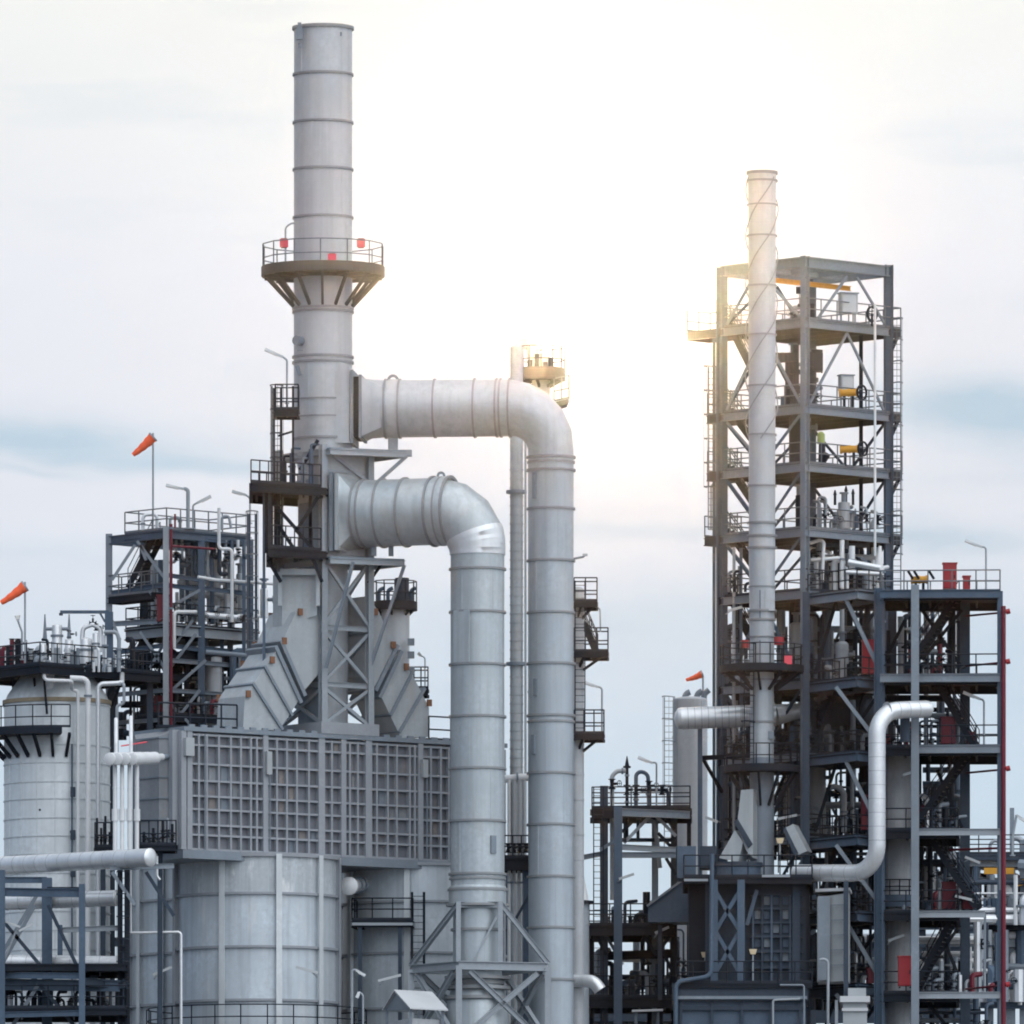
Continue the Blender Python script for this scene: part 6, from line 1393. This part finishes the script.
wall_lamp('cream flood lamp on the furnace deck below the slender stack', 780, 842, 870, FD - .1)
# breeching below the slender stack
bz = thing('breeching_duct', 'pale kinked duct joining the slender stack to the dark furnace', 'duct', at(745, 850, RD))
for pl in ([(741, 790), (753, 789), (753, 858), (746, 850), (737, 826)], [(743, 842), (735, 830), (719, 858), (738, 862)]):
    MB().prism([at(p[0], p[1], RD - 1.3) for p in pl], V((.4, 1.2, 0))).build('duct_section', 'breech', bz)
MB().prism([at(p[0], p[1], RD - 1.45) for p in ((734, 822), (737, 819), (752, 844), (748, 848))], V((.45, 1.4, 0))).build('flange', 'blued', bz)
MB().prism([at(p[0], p[1], RD - 1.6) for p in ((785, 828), (793, 824), (807, 851), (796, 856))], V((.3, 1.2, 0))).build('duct_section', 'breech', bz)
MB().prism([at(p[0], p[1], RD - 1.7) for p in ((783, 830), (785, 827), (798, 853), (795, 857))], V((.3, 1.3, 0))).build('flange', 'blued', bz)
# pale cabinet
pc_ = thing('analyser_cabinet', 'pale grey cabinet with a sloping top standing right of the dark furnace', 'cabinet', at(834, 985, 12.6))
P = [fx(817, 12.6), fx(848, 11.6), fx(850, 14.5), fx(819, 15)]; z0, z1 = zz(982, 12.6), zz(890, 12.6)
MB().hexa([p + Z * z0 for p in P] + [P[0] + Z * (z1 - .4), P[1] + Z * (z1 - .2), P[2] + Z * z1, P[3] + Z * z1]).build('body', 'box', pc_)
MB().hexa([p + Z * (z1 - .1) + V((dx, dy, 0)) for p, dx, dy in zip(P, (-.1, .1, .1, -.1), (-.15, -.15, .1, .1))] + [p + Z * (z1 + .05) + V((dx, dy, 0)) for p, dx, dy in zip(P, (-.1, .1, .1, -.1), (-.15, -.15, .1, .1))]).build('top_sheet', 'roofm', pc_)
slab('side_door', 818, 830, 896, 980, 11.9, 12.05, 'grey', pc_)
for y in (905, 920, 935, 950, 965): MB().bar(at(831, y, 11.85), at(848, y - .3, 11.45), .05, .05).build('panel_seam', 'grey', pc_)
pc_ = thing('transformer_box', 'pale box with a rimmed lid at the bottom right of the dark furnace', 'cabinet', ground_at(850, 11))
slab('body', 843, 867, 1002, 2000, 10.6, 12, 'box', pc_); slab('rim', 840, 870, 996, 1002, 10.3, 12.3, 'roofm', pc_); slab('cap', 848, 866, 988, 996, 10.8, 11.9, 'box', pc_); slab('lower_rim', 842, 868, 1008, 1011, 10.45, 10.6, 'roofm', pc_); slab('post', 835, 838, 1000, 2000, 10.8, 11, 'lgrey', pc_)

# ---- rear pale column in the middle
mv = thing('process_column', 'pale rear column vessel with ladder behind the big silver horizontal pipe', 'vessel', ground_at(690, 38)); c, r_ = vert_vessel(mv, 690, 38, 700, 1100, 17.5, 'vessel', .2, (737, 780, 822))
m_ = MB()
for a in (-40, 0, 40): an = -math.pi / 2 + R_(a); p = c + V((math.cos(an), math.sin(an), 0)) * (r_ + .004); m_.bar(p, p + Z * zz(702, 38), .03, .03)
m_.build('vertical_seam', 'vessel', mv); lq = at(669, 0, 37.4); ladder(mv, V((lq.x, lq.y, zz(850, 38))), zz(698, 38), V((1, 0, 0)), V((-.3, -1, 0)), True, 'lgrey')
for i, px in enumerate((685, 697, 704)): MB().path([at(px, 702, 38), at(px, 694, 38), at(px + 5, 692 - i, 38)], .16, bend=.3, n=8).build('top_nozzle', 'grey', mv)
windsock('small orange windsock behind the left column of the open tower', 703, 700, 676, 702, 674, 686, 680, 3.6, 38)
# ---- middle frame
MD = 24.
mf = thing('pipe_structure', 'two level steel frame with arched pipes between the ducts and the dark furnace', 'steel structure', ground_at(640, MD + 2))
for px, d, y, w_, m in ((604, 0, 786, .42, 'blued'), (618, -2, 807, .44, 'blue'), (655, 1.5, 820, .34, 'grey'), (674, 3, 810, .34, 'blued'), (689, 0, 808, .22, 'dark'), (650, 4, 930, .3, 'dark'), (660, 0, 930, .3, 'dark'), (674, 0, 925, .24, 'dark'), (592, 2, 930, .24, 'dark')):
    column(mf, ground_at(px, MD + d), zz(y, MD + d), w_, m)
G = lambda px, d: ground_at(px, MD + d)
platform(mf, [G(592, -.6), G(690, -1.4), G(690, 3.6), G(592, 3.6)], zz(809, MD), .45, 'dark', True, (), 'rail', gap=1.0)
member(mf, 'beam', at(618, 812, MD - 2.1), at(690, 815, MD - 1.6), .22, .4, 'grey')
platform(mf, [G(589, -1), G(672, -1), G(672, 5), G(589, 5)], zz(926, MD), .5, 'dark', True, (), 'rail', gap=1.0)
platform(mf, [G(589, -1), G(690, -1), G(690, 5), G(589, 5)], zz(998, MD), .5, 'dark', True, (), 'rail', gap=1.1)
for y, m, th in ((850, 'lgrey', .3), (855, 'grey', .3), (840, 'blued', .2)): member(mf, 'beam', at(620, y - (3 if y == 850 else 0), MD - 1), at(676, y, MD - 1 + (0 if y > 845 else 3)), .2, th, m)
member(mf, 'outrigger', at(580, 858, MD), at(606, 853, MD), .2, .26, 'grey')
for a, c, m in (((624, 843), (650, 816), 'lgrey'), ((656, 816), (676, 836), 'lgrey'), ((594, 812), (604, 826), 'dark'), ((666, 816), (674, 830), 'dark'), ((658, 833), (674, 850), 'dark'), ((622, 832), (636, 818), 'dark'), ((666, 858), (676, 875), 'dark'), ((594, 930), (606, 955), 'dark'), ((640, 930), (656, 955), 'dark'), ((674, 930), (660, 950), 'dark'), ((606, 935), (620, 960), 'blued'), ((676, 980), (660, 945), 'dark'), ((600, 850), (616, 840), 'grey')):
    member(mf, 'brace', at(*a, MD - .6), at(*c, MD - .6), .13, .17, m, kind='b')
for y in (955, 958): member(mf, 'beam', at(590, y, MD + 1), at(676, y - 3, MD + 1), .2, .3, 'dark')
lq = at(598.5, 0, MD - .9); cl = thing('cage_ladder', 'thin ladder on the left side of the two level frame', 'ladder', V((lq.x, lq.y, 0))); ladder(cl, V((lq.x, lq.y, 0)), zz(788, MD), V((1, 0, 0)), V((0, -1, 0)), False, 'rail')
ag = 'arched pipes on the two level frame'
pipe_thing('pale arched pipe at the left of the two level frame, bending right to a valve', [(612, 900), (612, 776), (617, 771), (626, 771)], 2.2, MD + 1, 'vessel', .3, group=ag, fl=((0, .9), (2, .6)))
pipe_thing('dark arched pipe at the right of the two level frame, bending down', [(636, 812), (636, 771), (648, 773), (649, 812)], 2., MD + 1, 'blue', .35, group=ag, fl=((0, .3), (2, .4), (2, .55)))
pipe_thing('tall dark pointed vent in the middle of the two level frame', [(627, 840), (627, 764)], 1.6, MD + 1, 'dark', group=ag, fl=((0, .5), (0, .85)))
t = thing('relief_vent', 'black spike vent on top of the dark middle pipe of the two level frame', 'vent', at(627, 766, MD + 1)); MB().tube(at(627, 768, MD + 1), at(627, 756, MD + 1), .14, 8, .02).build('spike', 'dark', t); flange(MB(), at(627, 767, MD + 1), Z, .2, .1).build('flange', 'dark', t)
pipe_thing('grey hooked pipe under the upper deck of the two level frame', [(660, 868), (657, 840), (655, 822), (646, 819)], 2.2, MD + .5, 'lgrey', .4)
for i, px in enumerate((625, 638)): pipe_thing(('left', 'right')[i] + ' one of two dark pipes hanging below the upper frame deck', [(px, 812), (px, 842)], 1.7, MD + 1.4, 'blued', group='dark pipes under the frame deck')
m2 = thing('valve_manifold', 'cluster of valves among the pipes on the upper deck of the two level frame', 'manifold', at(638, 808, MD + 1))
for px, y in ((627, 790), (636, 790), (649, 786), (662, 790), (612, 784)): valve(m2, at(px, y, MD + .6), Z, .24, 'dark', V((.7, -.6, 0)))
MB().path([at(640, 790, MD + 1), at(668, 790, MD + 1), at(668, 808, MD + 1)], .09, bend=.2, n=8).build('pipe_run', 'blued', m2)
for yy, nm, seed, xs, dd_ in ((926, 'thin pipes and rails on the lower deck of the two level frame', 31, (606, 660), 2), (998, 'tangle of dark pipes and valves at the foot of the two level frame', 32, (590, 690), 1), (985, 'second tangle of pipes deeper at the foot of the two level frame', 33, (640, 686), 4)):
    rnd = random.Random(seed); mm = thing('valve_manifold', nm, 'manifold', at((xs[0] + xs[1]) / 2, yy, MD + dd_)); n = int((xs[1] - xs[0]) / 5)
    for i in range(n):
        px = xs[0] + (xs[1] - xs[0]) * (i + .5) / n; h = rnd.choice((10, 16, 24, 34, 46)); d = MD + dd_ + rnd.uniform(-.8, 1)
        P = [at(px, yy, d), at(px, yy - h, d)]
        if rnd.random() < .6: P.append(at(px + rnd.choice((-6, 6, 12)), yy - h - 1, d + .4))
        MB().path(P, rnd.uniform(.06, .2), bend=.25, n=8).build('pipe_run', rnd.choice(('lgrey', 'dark', 'blue', 'grey', 'blued', 'dark')), mm)
        if rnd.random() < .6: valve(mm, at(px, yy - h * .5, d), Z, rnd.uniform(.16, .28), 'dark', V((rnd.choice((-.5, .5)), -1, 0)))
hd_ = thing('exhaust_hood', 'blue grey sloping hood beside the dark furnace on the two level frame', 'hood', at(664, 925, MD - 1.5))
MB().prism([at(p[0], p[1], MD - 2.6) for p in ((648, 905), (682, 880), (690, 880), (690, 922), (648, 922))], V((.6, 2.6, 0))).build('hood_shell', 'blue', hd_); MB().bar(at(647, 906, MD - 2.75), at(683, 879.5, MD - 2.75), .2, .1).build('edge_angle', 'grey', hd_); MB().bar(at(660, 925, MD - 2), at(660, 1000, MD - 2), .22, .22).build('leg', 'blued', hd_)
lamp_post(656.5, 808, 760, 638, 763, 757.5, MD - .8, 'lamp post with flat tilted head on the upper deck of the two level frame')
angled_lamp('tube lamp clipped to the front column of the two level frame', 619, 879, 634, 874, MD - 2.4, 618, 882)
angled_lamp('tube lamp on the lower deck edge of the two level frame', 655, 933, 669, 927, MD - 1.6, 654, 938)
# ---- slender columns behind the rear duct
CD = 9.
vc = thing('process_column', 'slim lagged column vessel seen left of the rear duct', 'vessel', ground_at(516.5, CD)); c, r_ = vert_vessel(vc, 516.5, CD, 348, 1100, 6.5, 'breech', .5, tuple(range(470, 770, 9)))
for y in (492, 664): MB().annulus(c, r_, r_ + .2, zz(y, CD) - .08, zz(y, CD) + .08, 20).build('guide_ring', 'grey', vc)
pipe_thing('thin pale pipe running up beside the slim column left of the rear duct', [(525.5, 1000), (525.5, 440)], 1.2, CD - .3, 'breech'); pipe_thing('thin grey pipe with a bulb between slim column and rear duct', [(529, 1000), (529, 440)], 1., CD - .3, 'grey', fl=((0, .55),))
vr = thing('process_column', 'slim rear column with bracket platforms seen right of the rear duct', 'vessel', ground_at(577, CD + 2)); c, r_ = vert_vessel(vr, 577, CD + 2, 590, 1100, 7, 'vessel', .5, (690, 745, 775, 800, 835, 860))
def bplat(x0, x1, y, d, lab):
    t = thing('access_platform', lab, 'platform', at((x0 + x1) / 2, y, d), 'bracket platforms on the rear column'); platform(t, [ground_at(x0, d - 1), ground_at(x1, d - 1), ground_at(x1, d + 1.2), ground_at(x0, d + 1.2)], zz(y, d), .25, 'dark', True, (3,), 'rail', gap=.6, h=1.2)
    for f in (.3, .85): MB().bar(at(x0 + (x1 - x0) * f, y + 3, d - .9), at(x0 + 2, y + 22, d + .2), .1, .12).build('bracket', 'dark', t)
bplat(574, 597, 603, CD + 2, 'top one of three bracket platforms right of the rear duct'); bplat(574, 608, 653, CD + 2, 'middle bracket platform right of the rear duct, the widest'); bplat(574, 604, 735, CD + 2, 'lowest bracket platform right of the rear duct')
lq = at(580, 0, CD + 1.2); cl = thing('cage_ladder', 'dark ladder between the bracket platforms of the rear column', 'ladder', V((lq.x, lq.y, zz(735, CD + 2)))); ladder(cl, V((lq.x, lq.y, zz(735, CD + 2))), zz(582, CD + 2), V((1, 0, 0)), V((.3, -1, 0)), False, 'rail')
stair(vr, at(596, 653, CD + 2.4), at(583, 622, CD + 2.4), V((.1, .7, 0)), 'dark', 'rail')
pipe_thing('thin arched conduit linking the top and middle bracket platforms', [(592, 606), (600, 608), (600.5, 632)], .8, CD + 1.2, 'lgrey', .2)
lamp_post(602, 733, 687, 584, 687, 682.5, CD + 1.4, 'lamp post on the lowest bracket platform right of the rear duct')
ns = thing('bracket_lamp', 'small stub lamp sticking out right of the rear duct above the platforms', 'lamp', at(576, 557, CD)); MB().path([at(572, 559, CD), at(583, 557, CD), at(585, 555, CD)], .06, n=6).build('bracket_arm', 'grey', ns); MB().box(at(585, 555, CD), .25, .2, .12).build('lamp_head', 'lamp', ns)
# column top catching the sun
kt = thing('column_platform', 'hazy railed platform on the column head behind the bend of the rear duct', 'platform', at(541, 395, CD + 3)); cT = at(541, 0, CD + 3); cT.z = 0
vert_vessel(kt, 541, CD + 3, 358, 470, 9, 'vessel', .5, (), 'column_head')
def rp2(y, r1, h=1.2): ringplat(kt, cT, CD + 3, y, 8, r1, th=.5, h=h, n=12, mk='vdeck', brk=6, by=y + 16)
rp2(371, 24); 
MB().path([at(520, 420, CD + 3), at(518, 350, CD + 3), at(524, 342, CD + 3), at(532, 346, CD + 3), at(534, 365, CD + 3)], .3, bend=.5, n=12).build('overhead_pipe', 'vessel', kt)
m_ = MB(); m_.prism([at(p[0], p[1], CD + 2) for p in ((555, 402), (569, 399), (567, 404), (557, 407))], V((0, 1.6, 0))); m_.build('side_deck', 'vdeck', kt); g_ = MB(); g_.rails([at(554, 402, CD + 2), at(569, 399, CD + 2), at(569, 399, CD + 3.6)], 1.2, gap=.4); g_.build('railing', 'lrail', kt)
for px, h in ((530, 18), (537, 24), (545, 16), (551, 20)): MB().path([at(px, 378, CD + 2.6), at(px, 378 - h, CD + 2.6)], .13, n=8).build('top_nozzle', 'vdeck', kt)
# between the ducts
pg2 = 'pale pipes between the two round ducts'
for i, px in enumerate((509, 514, 519, 524)): pipe_thing(('first', 'second', 'third', 'fourth')[i] + ' from the left of four thin pale pipes between the ducts', [(px, 1050), (px, 780)], 1.7, 5, 'white' if i == 0 else 'vessel', group=pg2, fl=((0, .62),))
pipe_thing('pale horizontal header joining the four thin pipes between the ducts', [(505, 779), (530, 777)], 4, 5.5, 'white', fl=((0, .5),))
m2 = thing('valve_manifold', 'dark valve ledge between the two round ducts', 'manifold', at(517, 860, 4.5)); platform(m2, [ground_at(504, 4), ground_at(530, 4), ground_at(530, 6), ground_at(504, 6)], zz(858, 4.5), .6, 'dark', True, (2,), 'rail', gap=.5)
for px in (508, 514, 520, 526): valve(m2, at(px, 848, 4.6), Z, .22, 'dark', V((.3, -1, 0)))
member(m2, 'post', ground_at(526, 5), at(526, 860, 5), .3, .3, 'blue', V((0, 1, 0))); member(m2, 'brace', at(515, 920, 4.6), at(529, 896, 4.6), .12, .14, 'blued', kind='b')
# vessel right of the rear duct, low
vl = thing('process_vessel', 'grey vessel with a pale domed cap low right of the rear duct', 'vessel', ground_at(577, 12)); c, r_ = vert_vessel(vl, 578, 12, 905, 1100, 11, 'lgrey', .1, (925, 960)); MB().lathe(c, [(r_, zz(905, 12)), (r_ * .9, zz(896, 12)), (r_ * .55, zz(876, 12)), (r_ * .35, zz(868, 12))], 24).build('cone_cap', 'white', vl); MB().annulus(c, r_, r_ + .25, zz(902, 12) - .1, zz(902, 12) + .05, 24).build('lip', 'dark', vl)
pipe_thing('silver pipe with a rounded end at the foot of the grey domed vessel', [(560, 981, 1), (594, 981), (600, 990)], 6.5, 10, 'clad', .6)
sh = thing('duct_shelf', 'pale flat tray at the bottom between the frame and the dark furnace', 'tray', ground_at(648, 20)); MB().bar(at(632, 1011, 20), at(663, 1010, 20), .5, .1).build('tray', 'white', sh)
for px in (636, 658): MB().bar(ground_at(px, 20.2), at(px, 1011, 20.2), .14, .14).build('leg', 'grey', sh)
# railing on the furnace box roof right
rp_ = thing('roof_railing', 'dark railing on the right end of the ribbed furnace box roof', 'railing', W(17, 1, ZT)); g_ = MB(); g_.rails([W(s_of(430), .1, ZT + .02), W(s_of(452), .1, ZT + .02), W(s_of(500), .1, ZT + .02)], 1.2, False, .04, 1.0); g_.build('rails', 'rail', rp_); MB().box(W(s_of(440), .5, ZT + .08), 1.2, .5, .12, (wt, wn)).build('kick_plate', 'dark', rp_)
rp_ = thing('roof_railing', 'dark railing on the left end of the furnace box roof beside the breeching duct', 'railing', W(1, 1, ZT)); g_ = MB(); g_.rails([W(-.6, 1.2, ZT + .02), W(s_of(237, .3), .3, ZT + .02)], 1.25, False, .045, .8); g_.build('rails', 'rail', rp_); MB().bar(W(-.6, 1.3, ZT + .1), W(s_of(237, .3), .4, ZT + .1), .4, .14).build('kick_plate', 'dark', rp_)
# distant column right of the support tower
dc_ = thing('process_column', 'pale column with a black railed crown just right of the support tower', 'vessel', ground_at(396, 14)); c, r_ = vert_vessel(dc_, 395, 14, 610, 1100, 14.5, 'vessel', .3, (652, 700)); ringplat(dc_, c, 14, 604, 6, 22, th=.35, h=1.15, n=12, mk='dark', brk=6, by=622)
MB().tube(at(402, 604, 13.6), at(402, 578, 13.6), .36, 14).build('top_nozzle', 'blued', dc_)
for px in (379, 388, 411): MB().path([at(px, 604, 13.6), at(px, 590, 13.6), at(px + 5, 588, 13.6)], .1, bend=.2, n=8).build('vent_pipe', 'blue', dc_)
for y in (642, 655, 670): MB().box(at(411, y, 13.2), .35, .3, .35).build('bracket', 'grey', dc_)
bk = thing('access_platform', 'tiny railed bracket platform right of the sloping duct', 'platform', at(421, 692, 16)); platform(bk, [ground_at(414, 15), ground_at(428, 15), ground_at(428, 17), ground_at(414, 17)], zz(690, 16), .3, 'dark', True, (), 'rail', gap=.4); member(bk, 'bracket', at(424, 693, 16), at(408, 706, 16), .1, .1, 'grey', kind='b'); lamp_post(425, 688, 657, 418, 656, 653, 16, 'tiny lamp post on the small bracket platform right of the sloping duct', rr=.035)

# ---- far plant at the right edge
BD = 90.
fp = thing('pipe_rack', 'distant hazy pipe rack with a yellow beam at the right edge', 'pipe rack', ground_at(995, BD))
for px, w_, y in ((962, .4, 840), (976, .5, 862), (990, .4, 858), (1010, .6, 862), (1024, .5, 840), (1042, .5, 840), (1012, .25, 808)): column(fp, ground_at(px, BD), zz(y, BD), w_, 'grey')
for y, th, m in ((862, .5, 'lgrey'), (880, .3, 'grey'), (915, .5, 'blue'), (926, .3, 'dark'), (942, .5, 'lgrey'), (985, .4, 'grey'), (1002, .7, 'blue')): member(fp, 'beam', at(955, y, BD - .4), at(1050, y + 1, BD - .4), .3, th, m)
MB().bar(at(984, 871, BD - .9), at(1014, 871, BD - .9), .2, .36).build('yellow_beam', 'yellow', fp); MB().bar(at(1017, 884, BD - .9), at(1045, 876, BD - .9), .2, .3).build('yellow_beam', 'yellow', fp)
platform(fp, [ground_at(955, BD - 1), ground_at(1050, BD - 1), ground_at(1050, BD + 3), ground_at(955, BD + 3)], zz(855, BD), .3, 'blued', True, (), 'rail'); platform(fp, [ground_at(955, BD - 1), ground_at(1050, BD - 1), ground_at(1050, BD + 3), ground_at(955, BD + 3)], zz(925, BD), .3, 'dark', True, (), 'rail')
vd = thing('process_vessel', 'distant round white vessel head on the rack at the right edge', 'vessel', at(992, 897, BD - 1)); vert_vessel(vd, 992, BD - 1, 884, 897, 5, 'white', .8)
fg_ = 'distant arched pipes at the right edge'
pipe_thing('distant pale arched pipe left of the dark red riser', [(990, 855), (990, 842), (999, 840), (1000, 850)], 1.6, BD, 'lgrey', .5, group=fg_); pipe_thing('distant big grey arched pipe right of the dark red riser', [(1012, 838), (1020, 838), (1024, 846), (1024, 920)], 3., BD, 'lgrey', .8, group=fg_); pipe_thing('distant pale hooked pipe at the very right edge low down', [(1008, 1000), (1008, 972), (1020, 972), (1020, 1005)], 2.2, BD - 2, 'white', .8, group=fg_)
rnd = random.Random(77)
for yy, nm in ((925, 'distant thicket of pipes on the upper rack at the right edge'), (1002, 'distant thicket of pipes on the lower rack at the right edge'), (985, 'second distant thicket of pipes deeper at the right edge')):
    mm = thing('valve_manifold', nm, 'manifold', at(1000, yy, BD + 1))
    for i in range(16):
        px = 958 + i * 5.6; h = rnd.choice((14, 24, 36, 50)); d = BD + rnd.uniform(0, 3); P = [at(px, yy, d), at(px, yy - h, d), at(px + rnd.choice((-8, 8)), yy - h, d)]; MB().path(P, rnd.uniform(.1, .3), bend=.3, n=8).build('pipe_run', rnd.choice(('lgrey', 'dark', 'blue', 'grey', 'white', 'dred')), mm)
        if i % 2: valve(mm, at(px, yy - h * .5, d), Z, .3, 'dark', V((.4, -1, 0)))
lamp_post(1012.5, 856, 838, 1026, 815, 822, BD - 3, 'distant lamp post with arm at the right edge', rr=.07)
dense('far tangle of pipes low behind the two level frame', 91, 588, 690, 930, 1010, MD + 6, 9, 4, MX, .2)
dense('far hazy pipework filling the rack at the right edge', 92, 955, 1048, 866, 925, BD - 3, 24, 6, MX + ('white', 'dred'), .4, 4.)
dense('far hazy pipework low on the rack at the right edge', 93, 955, 1048, 930, 1002, BD - 3, 26, 7, MX + ('white', 'dred'), .4, 4.)
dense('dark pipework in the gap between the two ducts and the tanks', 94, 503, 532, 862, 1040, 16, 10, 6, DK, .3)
# dim rear rack closing the view behind the lower middle
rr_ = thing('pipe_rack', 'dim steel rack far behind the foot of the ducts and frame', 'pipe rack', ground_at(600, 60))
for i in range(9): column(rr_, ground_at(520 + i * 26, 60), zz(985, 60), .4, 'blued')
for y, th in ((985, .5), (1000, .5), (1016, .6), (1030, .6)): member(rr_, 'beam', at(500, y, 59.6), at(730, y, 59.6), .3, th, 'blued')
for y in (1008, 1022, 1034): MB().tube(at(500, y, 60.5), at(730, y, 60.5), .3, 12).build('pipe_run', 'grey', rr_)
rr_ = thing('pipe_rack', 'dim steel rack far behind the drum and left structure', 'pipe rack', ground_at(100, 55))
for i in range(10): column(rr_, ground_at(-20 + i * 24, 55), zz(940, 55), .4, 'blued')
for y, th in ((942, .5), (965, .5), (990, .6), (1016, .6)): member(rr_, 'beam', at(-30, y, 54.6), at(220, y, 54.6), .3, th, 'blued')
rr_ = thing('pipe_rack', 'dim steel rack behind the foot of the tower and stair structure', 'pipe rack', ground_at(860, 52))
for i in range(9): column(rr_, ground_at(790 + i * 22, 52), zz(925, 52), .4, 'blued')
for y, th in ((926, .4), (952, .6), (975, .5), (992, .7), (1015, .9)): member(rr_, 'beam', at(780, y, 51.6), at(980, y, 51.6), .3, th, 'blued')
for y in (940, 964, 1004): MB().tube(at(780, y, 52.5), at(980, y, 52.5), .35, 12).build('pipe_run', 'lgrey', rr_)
